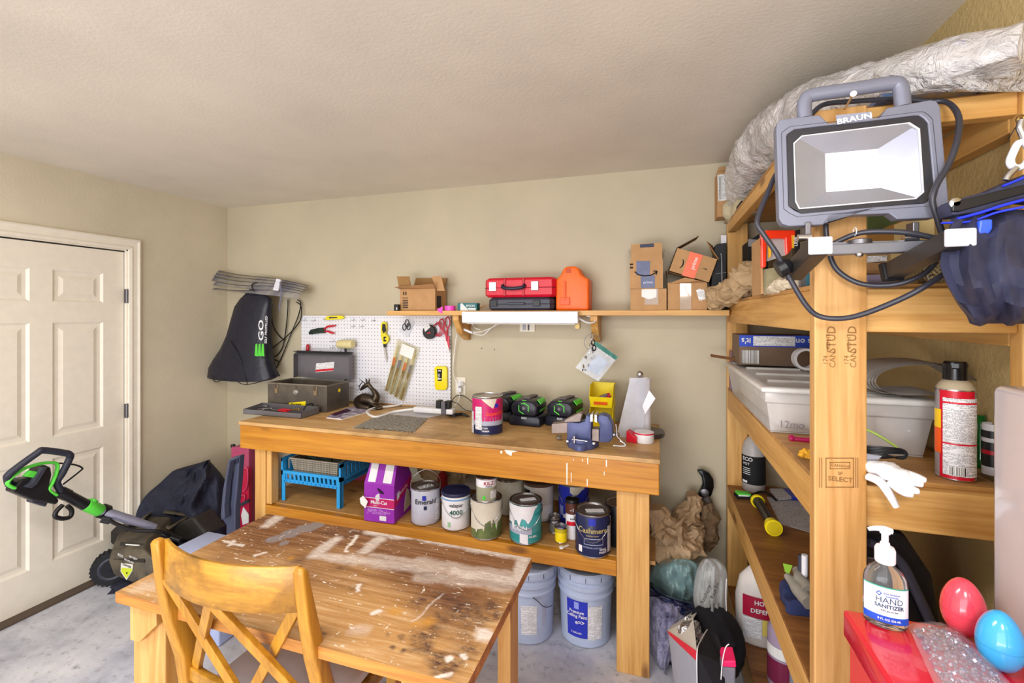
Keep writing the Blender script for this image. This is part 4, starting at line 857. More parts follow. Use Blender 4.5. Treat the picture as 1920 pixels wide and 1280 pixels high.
b = MB(RED); b.tube([(xm-.01, 2.31, ZB+.024), (xm+.02, 2.305, ZB+.026), (xm+.07, 2.30, ZB+.022)], [.005, .008, .006], 8, 4); b.tube([(xm-.01, 2.32, ZB+.024), (xm+.02, 2.33, ZB+.026), (xm+.06, 2.34, ZB+.022)], [.005, .008, .006], 8, 4); b.build('grips', t, smooth=60); b = MB(STEEL); b.obox((xm-.03, 2.315, ZB+.02), (.05, .014, .012)); b.build('jaws', t, bevel=.002)
for i, (dx, l, y) in enumerate(((-.17, .07, 2.30), (-.15, .09, 2.34), (-.11, .06, 2.32), (-.19, .05, 2.36), (.10, .06, 2.33))):
    b = MB(STEEL if i != 4 else mat('brass', '#b99a4a', .3, .9)); a = i*.5; b.beam((xm+dx-l/2, y-.01*math.cos(a), ZB+.012+.004*i), (xm+dx+l/2, y+.01*math.sin(a), ZB+.02+.004*i), .01, .007); b.lathe([(.009, 0), (.009, .008)], (xm+dx+l/2, y+.01*math.sin(a), ZB+.012+.004*i), 8)
    b.build('wrench', bevel=.001, cat='wrench', label=['steel wrench at far left in the tool tray', 'longest steel wrench lying mid left in the tool tray', 'short steel wrench beside the red pliers in tool tray', 'smallest steel wrench at back left of the tool tray', 'brass coloured wrench at right end of the tool tray'][i])
# magazine
t = thing('magazine', 'glossy magazine with purple cover under the deer figurine', 'magazine', B3(650, 780)); q = [B3(x, y) for x, y in ((612, 784), (641, 787), (694, 772), (672, 764), (650, 766))]
b = MB(WPAPER); b.prism(q, (0, 0, .006)); b.build('pages', t); b = MB(mat('purple magazine cover', '#6f5a86', .25, hex2='#dcd6e4', scale=22)); b.prism([v+Vector((0, 0, .0062)) for v in q], (0, 0, .0008)); cv = b.build('cover', t)
b = MB(mat('plum ink', '#4a1f3f', .3)); b.prism([B3(x, y)+Vector((0, 0, .0072)) for x, y in ((618, 779), (630, 781), (660, 772), (650, 768))], (0, 0, .0004)); b.build('cover_print', cv)
# deer figurine: lying, neck raised, head turned left
BRZ = mat('dark bronze', '#4c4238', .28, .75, var=.2); p = B3(690, 764); Yd = p.y
t = thing('deer_figurine', 'bronze figurine of a reclining deer with antlers beside the toolbox', 'figurine', p)
D = lambda x, y, dy=0: P(x, y, Y=Yd+dy)
b = MB(BRZ)
b.tube([D(666, 760), D(672, 752), D(683, 748), D(695, 750), D(703, 756), D(706, 762)], [.012, .034, .042, .038, .032, .018], 16, 6)
b.tube([D(698, 756), D(705, 745), D(703, 735), D(697, 728), D(692, 722)], [.034, .028, .017, .013, .014], 14, 6)
b.tube([D(693, 719), D(687, 722), D(680, 727), D(676, 731)], [.010, .016, .012, .006], 12, 5)
b.tube([D(668, 755, -.02), D(676, 762, -.05), D(692, 764, -.055), D(684, 767, -.05)], [.02, .024, .012, .008], 10, 5)
b.tube([D(700, 758, -.02), D(708, 763, -.03), D(716, 764, -.03), D(704, 767, -.05)], [.018, .012, .009, .007], 10, 5)
b.tube([D(690, 720), D(692, 714), D(693, 709)], [.006, .007, .001], 8, 4); b.tube([D(688, 718, .02), D(687, 712, .03), D(686, 709, .035)], [.005, .006, .001], 8, 4)
b.build('body', t, smooth=70)
b = MB(BRZ)
for s_ in (0, .03):
    b.tube([D(686, 720, s_), D(680, 715, s_), D(673, 710, s_)], [.004, .003, .001], 6, 4); b.tube([D(680, 715, s_), D(677, 719, s_), D(673, 724, s_), D(670, 722, s_)], [.003, .003, .003, .001], 6, 4); b.tube([D(676, 719, s_), D(672, 731, s_), D(667, 730, s_)], [.003, .002, .001], 6, 4); b.tube([D(674, 729, s_), D(681, 731, s_)], [.002, .001], 6)
b.build('antlers', t, smooth=60)
b = MB(BRZ); b.loft([[p+Vector((math.cos(a)*rx+.03, math.sin(a)*.05-.03, z)) for a in [i*2*PI/24 for i in range(24)]] for rx, z in ((.09, 0), (.09, .008), (.08, .012))]); b.build('base', t, smooth=40)
# power strip and its cable
t = thing('power_strip', 'white power strip with thick white cable looped on bench', 'power strip', B3(825, 778))
a = B3(779, 776); c_ = B3(855, 780); a.y = c_.y = 2.56; b = MB(WHITE); b.box(a.x, c_.x, 2.545, 2.595, ZB+.018, ZB+.05); b.build('housing', t, bevel=.006, bseg=3, smooth=50)
b = MB(WC); b.tube([Vector((a.x, 2.57, ZB+.034)), B3(740, 775)+Vector((0, 0, .012)), B3(705, 784)+Vector((0, 0, .008)), B3(688, 775)+Vector((0, 0, .008)), B3(700, 768)+Vector((0, 0, .008)), B3(740, 763)+Vector((0, 0, .01)), B3(775, 757)+Vector((0, 0, .012)), B3(800, 762)+Vector((0, 0, .01))], .008, 8, 8); b.build('cable', t, smooth=60)
for i, px in enumerate((824, 841)):
    x_ = P(px, 770, Y=2.57).x; b = MB(BLACK); b.box(x_-.016, x_+.016, 2.548, 2.59, ZB+.051, ZB+.10); o_ = b.build('plug_adapter', bevel=.004, cat='adapter', label='black plug adapter on the white power strip, %s one' % ('left' if i == 0 else 'right'))
b = MB(mat('grey adapter plastic', '#62606a', .45)); x_ = P(833, 770, Y=2.55).x; b.box(x_-.014, x_+.014, 2.53, 2.5475, ZB+.02, ZB+.10); b.build('charger_brick', bevel=.004, cat='charger', label='flat grey charger brick on front of the white power strip')
b = MB(BLACK)
b.tube([P(841, 765, Y=2.56), P(852, 745, Y=2.6), P(866, 741, Y=2.68), P(884, 752, Y=2.62), P(895, 765, Y=2.55)], .0025, 6, 6); b.tube([P(824, 762, Y=2.56), P(835, 752, Y=2.6), P(855, 755, Y=2.6), P(872, 768, Y=2.6), P(890, 772, Y=2.55)], .0025, 6, 6)
b.build('charger_cables', smooth=60, cat='cable', label='thin black cables rising from power strip towards chargers and outlet'); bpy.data.objects['charger_cables'].name = 'charger_cable'
b = MB(BLACK); 
for k in range(5): b.tube([B3(833+k*1.5, 775+k)+Vector((0, 0, .006)), B3(850, 779+k*1.3)+Vector((0, 0, .012)), B3(868, 777+k)+Vector((0, 0, .01)), B3(880-k, 782)+Vector((0, 0, .006))], .0028, 6, 5)
b.build('coiled_cable', smooth=60, cat='cable', label='bundle of black cable lying on bench in front of power strip')
b = MB(WHITE); q = P(863, 730, Y=YW-.02); b.box(q.x-.014, q.x+.014, YW-.04, YW-.0125, q.z-.014, q.z+.014); b.tube([q+Vector((0, -.02, -.012)), P(862, 745, Y=YW-.04), P(855, 758, Y=YW-.06), P(846, 766, Y=2.66)], .003, 6, 5); b.build('white_plug', smooth=40, cat='plug', label='white plug in lower socket of outlet beside pegboard')
# carpet sample and grey sheet
t = thing('carpet_sample', 'rough grey woven carpet sample with frayed edge on bench front', 'carpet', B3(730, 795))
q = [B3(x, y) for x, y in ((662, 803), (715, 777), (802, 785), (775, 811))]
def cs(u, v): w_ = q[0].lerp(q[3], u).lerp(q[1].lerp(q[2], u), v); return w_+Vector((0, 0, .006+.003*noise.noise(w_*60)))
b = MB(mat('grey woven carpet', '#e0dbd1', .95, bump=(200, .3, .0008), hex2='#9a958c', scale=130)); b.grid(cs, 90, 40, th=-.005); b.build('pile', t)
b = MB(mat('carpet fringe', '#c0bbb2', .95)); 
for i in range(90):
    u = random.random(); s_ = q[0].lerp(q[3], u) if i % 3 else q[3].lerp(q[2], u); d_ = Vector((random.uniform(-.01, .01), -.012*random.random() if i % 3 else -.004, 0)); b.beam(s_+Vector((0, 0, .003)), s_+d_+Vector((.004 if not i % 3 else 0, 0, .001)), .0012, .0012)
b.build('fringe', t, kind='stuff')
b = MB(mat('grey paper board', '#c9c5c8', .6)); b.prism([B3(x, y) for x, y in ((722, 776), (800, 784), (828, 778), (836, 774), (745, 769))], (0, 0, .003)); b.build('sandpaper_sheet', cat='sheet', label='smooth grey sheet lying behind the woven carpet sample on bench')
# ---------------------------------------------------- cans
LIDM = mat('tin lid', '#b7b5b4', .3, .9, var=.12)
def wrap(Rr, z0, fn): return fn
def can(name, label, px, py, z, r, h, body, lid='tin', bands=(), texts=(), handle=None, cat='paint can', stickers=(), rim=True, group=None, patches=()):
    q = P(px, py, Z=z); u = Vector((q.x, q.y, 0)).normalized(); c_ = q+u*r; rz = facing(c_)
    t = thing(name, label, cat, (c_.x, c_.y, z), rz, group)
    b = MB(body); b.lathe([(r*.96, 0), (r*.98, .003), (r*.98, h-.006), (r*.96, h-.004), (r*.96, h-.012)], seg=36, cap=False); b.lathe([(r*.96, .001), (.0001, .002)], seg=36, cap=False); o_ = b.build('can_body', t, local=True, smooth=40)
    if rim:
        b = MB(STEEL); b.lathe([(r*.985, 0), (r*1.0, .001), (r*1.0, .005), (r*.985, .006)], seg=36, cap=False); b.build('bottom_rim', t, local=True, smooth=40); b = MB(STEEL); b.lathe([(r*.985, h-.008), (r*1.01, h-.004), (r*1.005, h), (r*.93, h), (r*.92, h-.006), (r*.86, h-.006)], seg=36, cap=False); b.build('rim', t, local=True, smooth=40)
    b = MB(LIDM if lid == 'tin' else lid)
    if lid == 'tin': b.lathe([(r*.90, h-.008), (r*.90, h-.003), (r*.85, h-.002), (r*.82, h-.006), (.0005, h-.007)], seg=36, cap=False)
    else: b.lathe([(r*1.02, h-.012), (r*1.03, h-.002), (r*.98, h+.004), (r*.93, h+.004), (r*.88, h-.001), (.0005, h-.001)], seg=36, cap=False)
    b.build('lid', t, local=True, smooth=40)
    def pt(x, zz_, o=.0006): a = x/r; return Vector(((r+o)*math.sin(a), -(r+o)*math.cos(a), zz_))
    for bd in bands:
        z0, z1, m_ = bd[:3]; x0, x1 = (bd[3], bd[4]) if len(bd) > 3 else (-r*2.2, r*2.2); lift = bd[5] if len(bd) > 5 else 0
        b = MB(m_); b.grid(lambda i, j: pt(x0+(x1-x0)*i, z0+(z1-z0)*j, .0004+lift), 24, 1); b.build('label_band', o_, local=True, smooth=60)
    for s_, zc_, sz, m_, x_ in texts:
        b = MB(m_); b.text(s_, sz, lambda X, Y: pt(X+x_, zc_+Y, .0022), .015); b.build('lettering', o_, local=True)
    for m_, pts in patches:
        b = MB(m_)
        for pp in pts:      # closed outlines (x, z) laid on the curved wall, in thin vertical strips
            xs = [k[0] for k in pp[0]]; n_ = max(1, int(abs(xs[-1]-xs[0])/.006))
            top, bot = pp
            def ev(cv, x):
                for (xa, za), (xb, zb_) in zip(cv, cv[1:]):
                    if xa <= x <= xb: return za+(zb_-za)*(x-xa)/max(1e-6, xb-xa)
                return cv[-1][1]
            N = 30; x0, x1 = top[0][0], top[-1][0]
            for i in range(N):
                xa = x0+(x1-x0)*i/N; xb = x0+(x1-x0)*(i+1)/N
                b.face([pt(xa, ev(bot, xa), .0018), pt(xb, ev(bot, xb), .0018), pt(xb, ev(top, xb), .0018), pt(xa, ev(top, xa), .0018)])
        b.build('paint_drip', o_, local=True)
    for (x_, y_, sx, sy, rot, m_) in stickers:
        b = MB(m_); b.obox((x_, y_, h-.004), (sx, sy, .002), (0, 0, rot)); b.build('lid_sticker', t, local=True)
    if handle:
        b = MB(STEEL); zc_ = h*.8
        if handle == 'up': b.tube([(-r*1.01, 0, zc_), (-r*.9, 0, zc_+r*1.0), (0, 0, zc_+r*1.55), (r*.9, 0, zc_+r*1.0), (r*1.01, 0, zc_)], .0018, 6, 8)
        else: b.tube([Vector(((r*1.03)*math.cos(a), -(r*1.06)*abs(math.sin(a))**.8, zc_-h*.42*math.sin(a)**2)) for a in [PI-k*PI/14 for k in range(15)]], .0018, 6)
        b.build('handle', t, local=True, smooth=60)
        
        for s_ in (1, -1): b = MB(BLACK if handle == 'up' else STEEL); b.lathe([(.014, 0), (.012, .004), (.002, .005)], (s_*r*.97, 0, zc_), 14, (0, s_*PI/2, 0)); b.build('handle_ear', t, local=True, smooth=40)
    return t
MAG = mat('magenta label', '#c41a6a', .4); GREYL = mat('grey label', '#a9aec2', .4); NAVY = mat('navy label', '#20264f', .35); TEAL = mat('teal label', '#2a9aa0', .4); CREAMP = mat('dried cream paint', '#dcd5c4', .4); INK = mat('dark ink', '#33343e', .5); BLUE = mat('royal blue label', '#2a35b4', .35); WL_ = mat('white label', '#ecebf1', .4)
can('paint_can', 'magenta and navy labelled paint can standing on the bench top', 914, 817, ZB, .082, .20, GREYL, bands=((.13, .19, MAG), (.075, .1305, MAG, -.10, .10), (.05, .095, GREYL), (.006, .052, NAVY), (.03, .15, PRINTS, -.07, -.03, .002), (.006, .12, PRINTS, -.16, -.085, .002)), texts=(('SuperDeck', .105, .03, mat('orange red ink', '#ff5a3c', .4), .058), ('STAIN', .035, .012, WL_, -.015), ('PRIMER', .02, .012, WL_, -.01)),
    patches=((CREAMP, [([(-.03, .192), (.0, .192), (.05, .192)], [(-.03, .188), (.01, .155), (.03, .14), (.05, .185)])]), (BLUE, [([(.04, .165), (.06, .165)], [(.04, .145), (.06, .145)])])))
# ---------------------------------------------------- battery chargers
def charger_build():
    t = thing('battery_charger', 'x', 'battery charger', (0, 0, 0))
    BK = mat('blue black plastic', '#1c1e2c', .35)
    b = MB(BK); b.loft([[(-w_, -d_, z), (w_, -d_, z), (w_, d_, z), (-w_, d_, z)] for z, w_, d_ in ((0, .088, .085), (.008, .094, .09), (.045, .09, .088), (.06, .078, .08))]); o_ = b.build('charger_base', t, local=True, bevel=.008, bseg=2, smooth=50)
    b = MB(WHITE); b.text('EGO', .016, lambda x, y: (x, -.0935, .042+y), .02); b.build('lettering', o_, local=True)
    b = MB(BK); sec = []
    for y, s_ in ((-.10, .75), (-.094, .92), (-.05, 1), (.06, 1), (.09, .85)):
        sec.append([(x*s_, y, .062+(z-.0)*s_+(1-s_)*.02) for x, z in ((-.082, .02), (-.07, 0), (.07, 0), (.082, .02), (.084, .055), (.06, .082), (.02, .088), (-.02, .088), (-.06, .082), (-.084, .055))])
    b.loft(sec); bt = b.build('battery', t, local=True, bevel=.004, smooth=45)
    b = MB(GREEN)
    def hexp(r_): return [(math.cos(a)*r_, math.sin(a)*r_*.95) for a in [PI/6+k*PI/3 for k in range(6)]]
    for k in (0, 2, 3, 5):
        A_, I_ = hexp(.036), hexp(.030); j = (k+1) % 6
        b.prism([(A_[k][0], -.102, .108+A_[k][1]-.004), (A_[j][0], -.102, .108+A_[j][1]-.004), (I_[j][0], -.102, .108+I_[j][1]-.004), (I_[k][0], -.102, .108+I_[k][1]-.004)], (0, .004, 0))
    b.prism([(-.016, -.102, .128), (.016, -.102, .128), (.012, -.09, .147), (-.012, -.09, .147)], (0, .006, 0)); b.build('green_ring', bt, local=True)
    b = MB(DSTEEL); b.lathe([(.012, 0), (.010, .003), (.001, .003)], (0, -.099, .104), 6, (PI/2, 0, 0)); b.build('indicator', bt, local=True)
    b = MB(GREEN); b.prism([(.062, -.05, .146), (.074, -.05, .138), (.083, -.05, .122), (.082, .045, .122), (.074, .045, .138), (.062, .045, .146)], (.004, 0, .003)); b.build('green_panel', bt, local=True, bevel=.002)
    b = MB(GREEN); b.prism([(.0845, -.06, .085), (.0845, .06, .085), (.0845, .05, .093), (.0845, -.05, .093)], (.002, 0, 0)); b.build('green_stripe', bt, local=True)
    b = MB(mat('vent grey', '#6a6266', .6)); b.prism([(-.02, -.05, .149), (.02, -.05, .149), (.03, .07, .149), (-.01, .07, .149)], (0, 0, .008)); b.build('top_rib', bt, local=True, bevel=.003)
    return t
ch = charger_build(); q = B3(984, 800); ch.location = (q.x, q.y+.10, ZB); ch.rotation_euler = (0, 0, facing(q)-R(20)); ch['label'] = 'black and lime charger with battery right beside the magenta paint can'; ch['group'] = 'battery chargers on the bench'
q = B3(1054, 803); dup(ch, (q.x, q.y+.11, ZB), facing(q)-R(22), 'black and lime charger with battery partly hidden behind the vise'); 
q = B3(925, 800); dup(ch, (q.x, q.y+.235, ZB), facing(q)-R(35), 'black and lime charger mostly hidden behind the magenta paint can')
# ---------------------------------------------------- yellow stacking bins
def sbin(px, py, z, label, Y=2.56, w_=.125, hgt=.10):
    x = P(px, py, Y=Y).x; t = thing('parts_bin', label, 'bin', (x, Y+.06, z), group='yellow bins on the bench'); b = MB(YELB); th = .003; h = hgt; hw = w_/2
    b.box(x-hw+.01, x+hw-.01, Y, Y+.15, z, z+th)
    for s_ in (-1, 1):
        b.prism([(x+s_*(hw-.008), Y+.0, z), (x+s_*(hw-.008), Y+.15, z), (x+s_*hw, Y+.15, z+h), (x+s_*hw, Y+.03, z+h), (x+s_*hw, Y-.01, z+h*.5)], (s_*th, 0, 0))
    b.hexa([(x-hw+.008, Y, z), (x+hw-.008, Y, z), (x+hw-.008, Y+th, z), (x-hw+.008, Y+th, z), (x-hw, Y-.012, z+h*.5), (x+hw, Y-.012, z+h*.5), (x+hw, Y-.012+th, z+h*.5), (x-hw, Y-.012+th, z+h*.5)])
    b.box(x-hw, x+hw, Y+.15, Y+.15+th, z, z+h); b.box(x-hw-.004, x+hw+.004, Y+.147, Y+.156, z+h-.008, z+h)
    b.build('bin_body', t, bevel=.001); return t, x
sbin(1127, 800, ZB, 'lower yellow plastic parts bin behind the vise', hgt=.115); t, x = sbin(1127, 770, ZB+.116, 'upper yellow parts bin holding red tool, stacked on another bin', hgt=.12)
b = MB(mat('orange label', '#f0641e', .5)); b.prism([(x-.04, 2.5545, ZB+.132), (x+.035, 2.5545, ZB+.132), (x+.035, 2.549, ZB+.15), (x-.04, 2.549, ZB+.15)], (0, -.0015, 0)); b.build('label', t)
t = thing('crimper', 'crimson and grey hand tool lying in the upper yellow bin', 'tool', (x, 2.62, ZB+.13)); b = MB(mat('crimson rubber', '#b41c44', .5)); b.tube([(x-.035, 2.60, ZB+.135), (x, 2.6, ZB+.16), (x+.045, 2.61, ZB+.18)], [.012, .018, .014], 10, 4); b.build('grip', t, smooth=60); b = MB(mat('grey rubber', '#6d6a6c', .6)); b.tube([(x-.01, 2.587, ZB+.165), (x+.03, 2.594, ZB+.185)], .008, 8); b.build('grip_inlay', t, smooth=60)
# ---------------------------------------------------- paper towel roll on its holder
q = B3(1196, 832); c_ = Vector((P(1200, 800, Y=2.50).x, 2.50, ZB)); t = thing('paper_towel_holder', 'steel paper towel holder at right end of bench', 'holder', c_)
b = MB(DSTEEL); b.lathe([(.088, 0), (.09, .004), (.09, .022), (.085, .026), (.01, .027)], c_+Vector((.035, 0, 0)), 30); b.build('base', t, smooth=40)
ztw = P(1200, 707, Y=2.50).z; b = MB(STEEL); b.cyl(c_+Vector((0, 0, .027)), (c_.x, c_.y, ztw), .006, 10); b.build('rod', t); b = MB(STEEL); b.ball((c_.x, c_.y, ztw+.015), (.018, .018, .019), 3); b.build('knob', t, smooth=80)
t = thing('paper_towel_roll', 'white paper towel roll with loose hanging sheet on steel holder', 'paper towel', c_+Vector((0, 0, .028)))
TW = mat('paper towel', '#eeeef5', .9, bump=(120, .2, .0006)); b = MB(TW); b.lathe([(.02, .028), (.056, .028), (.056, ztw-ZB-.004), (.02, ztw-ZB-.004)], c_, 32); b.build('roll', t, smooth=40)
b = MB(TW); A, B_, C_, D_ = P(1182, 708, Y=2.455), P(1198, 707, Y=2.44), P(1225, 735, Y=2.44), P(1155, 822, Y=2.42)
def tws(u, v):
    top = A.lerp(P(1214, 707, Y=2.455), u); bo = D_.lerp(P(1205, 826, Y=2.42), u); w_ = top.lerp(bo, v); return w_+Vector((0, -.012*math.sin(u*PI)+.003*math.sin(v*6), 0))
b.grid(tws, 10, 14, th=.001); b.build('loose_sheet', t, smooth=50)
b = MB(TW); b.prism([P(x, y, Y=2.435) for x, y in ((1217, 731), (1229, 747), (1190, 805), (1205, 760))], (0, .001, 0)); b.build('folded_corner', t)
# red and white tape dispenser
q = B3(1198, 833); t = thing('tape_dispenser', 'red and white tape dispenser beside the paper towel roll', 'tape dispenser', q+Vector((0, .05, 0)))
b = MB(RED); a = B3(1174, 828); b.prism([a+Vector((0, 0, 0)), a+Vector((.05, -.02, 0)), a+Vector((.05, -.02, .03)), a+Vector((.02, -.01, .045)), a+Vector((0, 0, .055))], (.015, .05, 0)); b.build('cutter', t, bevel=.003)
b = MB(WHITE); cc = q+Vector((.022, .06, 0)); b.lathe([(.028, .001), (.048, .001), (.048, .05), (.028, .05)], cc, 28); rl = b.build('tape_roll', t, smooth=40); b = MB(RED); b.lathe([(.0485, .042), (.0485, .049)], cc, 28, cap=False); b.build('red_band', rl)
# ---------------------------------------------------- bench vise
VB = mat('blue grey enamel', '#4d5580', .42, .2, var=.12); WORN = mat('worn brown steel', '#8c7e78', .5, .6, var=.2); q = B3(1086, 845); t = thing('bench_vise', 'blue grey bench vise bolted to front edge of bench', 'vise', q+Vector((0, .08, 0)))
c_ = Vector((q.x, q.y+.078, ZB)); yv = c_.y
b = MB(VB)
sec = []
for z, s_ in ((0, 1), (.022, 1), (.028, .93)):
    sec.append([c_+Vector((math.cos(a)*(.068+.018*max(0, math.cos(3*a-.5*PI)))*s_, math.sin(a)*(.068+.018*max(0, math.cos(3*a-.5*PI)))*s_, z)) for a in [i*2*PI/48 for i in range(48)]])
b.loft(sec); b.build('swivel_base', t, smooth=40, bevel=.0)
for a in (R(210), R(330), R(90)):
    b = MB(STEEL); b.lathe([(.009, .026), (.009, .034), (.004, .035)], c_+Vector((math.cos(a)*.072, math.sin(a)*.072, 0)), 6); b.build('bolt', t)
b = MB(VB); b.lathe([(.062, .028), (.062, .042), (.05, .046)], c_, 36); b.build('turntable', t, smooth=40)
Vv = lambda x, y: P(x, y, Y=yv-.03)
b = MB(VB); b.prism([Vv(x, y) for x, y in ((1063, 826), (1108, 828), (1109, 788), (1107, 781), (1099, 778), (1096, 790), (1086, 793), (1063, 791))], (0, .075, 0)); b.build('fixed_body', t, bevel=.004, smooth=40)
b = MB(WORN); b.prism([Vv(x, y) for x, y in ((1056, 792), (1088, 791), (1092, 776), (1086, 774), (1060, 787))], (0, .05, 0)); b.build('anvil', t, bevel=.003)
b = MB(WORN); b.prism([Vv(x, y) for x, y in ((1034, 795), (1064, 792), (1064, 812), (1034, 813))], (0, .05, 0)); b.build('slide_bar', t, bevel=.003)
b = MB(VB); b.prism([Vv(x, y) for x, y in ((1123, 829), (1142, 830), (1149, 822), (1148, 795), (1140, 781), (1128, 777), (1121, 780), (1119, 790), (1124, 795))], (0, .075, 0)); b.build('moving_jaw', t, bevel=.006, smooth=40)
b = MB(WORN); b.prism([Vv(x, y) for x, y in ((1110, 804), (1123, 805), (1123, 828), (1110, 826))], (0, .06, 0)); b.build('screw_housing', t, bevel=.002)
b = MB(STEEL); b.prism([Vv(x, y) for x, y in ((1107, 778), (1111, 776), (1111, 790), (1107, 790))], (0, .08, 0)); b.build('jaw_plate', t); b = MB(STEEL); b.prism([Vv(x, y) for x, y in ((1115, 777), (1119, 779), (1119, 792), (1115, 790))], (0, .08, 0)); b.build('jaw_plate', t)
b = MB(STEEL); b.cyl(Vv(1148, 818)+Vector((0, .035, 0)), Vv(1160, 818)+Vector((0, .035, 0)), .012, 14); b.ball(Vv(1156, 818)+Vector((0, .03, 0)), (.014, .014, .014), 2); b.build('spindle', t, smooth=60)
b = MB(STEEL); b.tube([Vv(1155, 795), Vv(1157, 818), Vv(1173, 834)], .0035, 8); b.tube([Vv(1162, 826), Vv(1172, 832), Vv(1171, 836), Vv(1150, 835)], .0035, 8, 3); b.build('spindle_handle', t, smooth=60)
b = MB(STEEL); b.cyl(Vv(1075, 820)+Vector((0, -.03, 0)), Vv(1103, 824)+Vector((0, -.03, 0)), .0035, 8); b.cyl(Vv(1079, 814)+Vector((0, -.03, 0)), Vv(1079, 827)+Vector((0, -.03, 0)), .006, 8); b.build('lock_lever', t, smooth=60)
b = MB(STEEL); b.lathe([(.014, 0), (.017, .008), (.012, .014), (.014, .02)], B3(1047, 826)+Vector((0, .02, 0)), 12); b.build('pipe_fitting', smooth=40, cat='fitting', label='small chrome pipe fitting on bench left of the vise')
# ================================================================== under the bench, lower shelf
ZL = SZ+.0005
can('paint_can', 'lilac grey can with large grey lettering and wire handle raised', 798, 986, ZL, .079, .19, mat('pale lilac grey label', '#c3c5d6', .4), handle='up', texts=(('Emerald', .115, .036, INK, 0),), bands=((.085, .105, NAVY, -.01, .006, .001), (.135, .16, BLUE, -.018, .002, .001), (.02, .13, PRINTS, .055, .11, .001)), stickers=((.0, -.01, .08, .035, .5, PRINT),))
can('paint_can', 'white can with green number and dark blue lid on lower shelf', 855, 996, ZL, .077, .185, WL_, lid=mat('navy lid plastic', '#23264a', .4), handle='down', texts=(('valspar', .125, .026, INK, 0), ('4000', .085, .034, mat('dark green ink', '#175c4a', .4), 0)), bands=((.155, .162, mat('sky blue stripe', '#6ba6dc', .4)), (.02, .045, mat('pale green print', '#9cc79c', .4), -.045, -.03, .001)))
DRP = [([(-.10, .17), (0, .17), (.10, .17)], [(-.10, .045), (-.06, .05), (-.055, .01), (-.052, .05), (-.02, .06), (-.015, .0), (-.012, .08), (.02, .10), (.024, .02), (.03, .11), (.05, .07), (.055, .03), (.058, .08), (.10, .10)])]
can('paint_can', 'olive paint can covered in cream drips with a quart can on top', 912, 1013, ZL, .080, .19, mat('olive label', '#7d8a52', .45, hex2='#5d6d3f', scale=14), handle='down', patches=((CREAMP, DRP),), bands=((.165, .185, CREAMP, -.17, .17, .001), (.06, .075, GREEN, .045, .058, .001)))
q = P(912, 945, Z=ZL+.1905); u_ = Vector((q.x, q.y, 0)).normalized()
can('paint_can', 'small quart can lettered in red standing on the dripped olive can', 912, 943, ZL+.1905, .052, .118, mat('grey olive label', '#a4a58c', .45), bands=((.075, .112, WL_), (.015, .035, GREEN, -.02, -.005, .001), (.02, .06, PRINT, .02, .06, .001)), texts=(('KILZ', .088, .025, mat('crimson ink', '#a8132b', .4), .012), ('PREMIUM', .078, .008, INK, .012)))
can('paint_can', 'teal labelled can with heavy white paint runs on lower shelf', 986, 1022, ZL, .081, .195, mat('teal can label', '#4aa3a8', .4), handle='down', bands=((.02, .055, mat('bright teal', '#2a8f90', .4)), (.05, .085, GREYL, -.2, .03, .001), (.14, .15, TEAL)), texts=(('HI-RES', .035, .014, WL_, .035), ('CON', .07, .032, WL_, -.03)), stickers=((.01, 0, .08, .03, .3, PRINT),),
    patches=((WL_, [([(-.12, .187), (0, .187), (.06, .187)], [(-.12, .09), (-.08, .10), (-.07, .05), (-.06, .11), (-.045, .12), (-.035, .08), (-.02, .13), (0, .12), (.01, .10), (.03, .13), (.045, .17), (.06, .18)]), ([(-.03, .055), (.01, .05)], [(-.03, .01), (.01, .002)])]),))
can('paint_can', 'tall white can behind the dripped can on lower shelf', 955, 968, ZL, .083, .195, CREAMP, lid='tin')
can('paint_can', 'white can with brown stained lid behind the teal can', 1010, 980, ZL, .085, .20, mat('ivory can', '#d9d6cf', .4), lid=mat('brown stained lid', '#5c4334', .5), bands=((.02, .09, WL_, .0, .09, .001), (.14, .17, BLACK, -.10, -.05, .001)))
can('paint_can', 'royal blue can with cream drip and hanging wire handle', 1076, 988, ZL, .085, .22, BLUE, lid=mat('grey brown lid', '#6b625c', .5), handle='down', bands=((.04, .06, WL_, -.06, -.03, .001), (.05, .10, mat('periwinkle stripe', '#8a93d8', .4), -.09, -.06, .001)), patches=((CREAMP, [([(-.02, .21), (.06, .21)], [(-.02, .18), (.0, .165), (.02, .17), (.04, .19), (.06, .2)])]),))
can('spray_can', 'brown and white spray can beside the navy paint can', 1073, 1012, ZL, .034, .19, WL_, lid=BLACK, cat='spray can', bands=((.125, .185, mat('brown label', '#5b3026', .4)), (.07, .09, RED, -.03, .02, .001)), texts=(('-1', .14, .025, WL_, 0), ('kals', .10, .014, INK, 0)), rim=False)
can('stain_can', 'small silver topped grey tin beside the yellow tin', 1040, 1001, ZL, .030, .085, mat('grey tin label', '#6a6462', .4), cat='tin', texts=(('NXT', .055, .014, WL_, 0),), bands=((.05, .072, mat('charcoal band', '#3b3838', .4)),))
can('stain_can', 'small bright yellow tin at the front of lower shelf', 1052, 1020, ZL, .031, .078, mat('yellow tin label', '#f2d91c', .4), cat='tin', bands=((.052, .07, mat('olive print', '#c2b01c', .4)),))
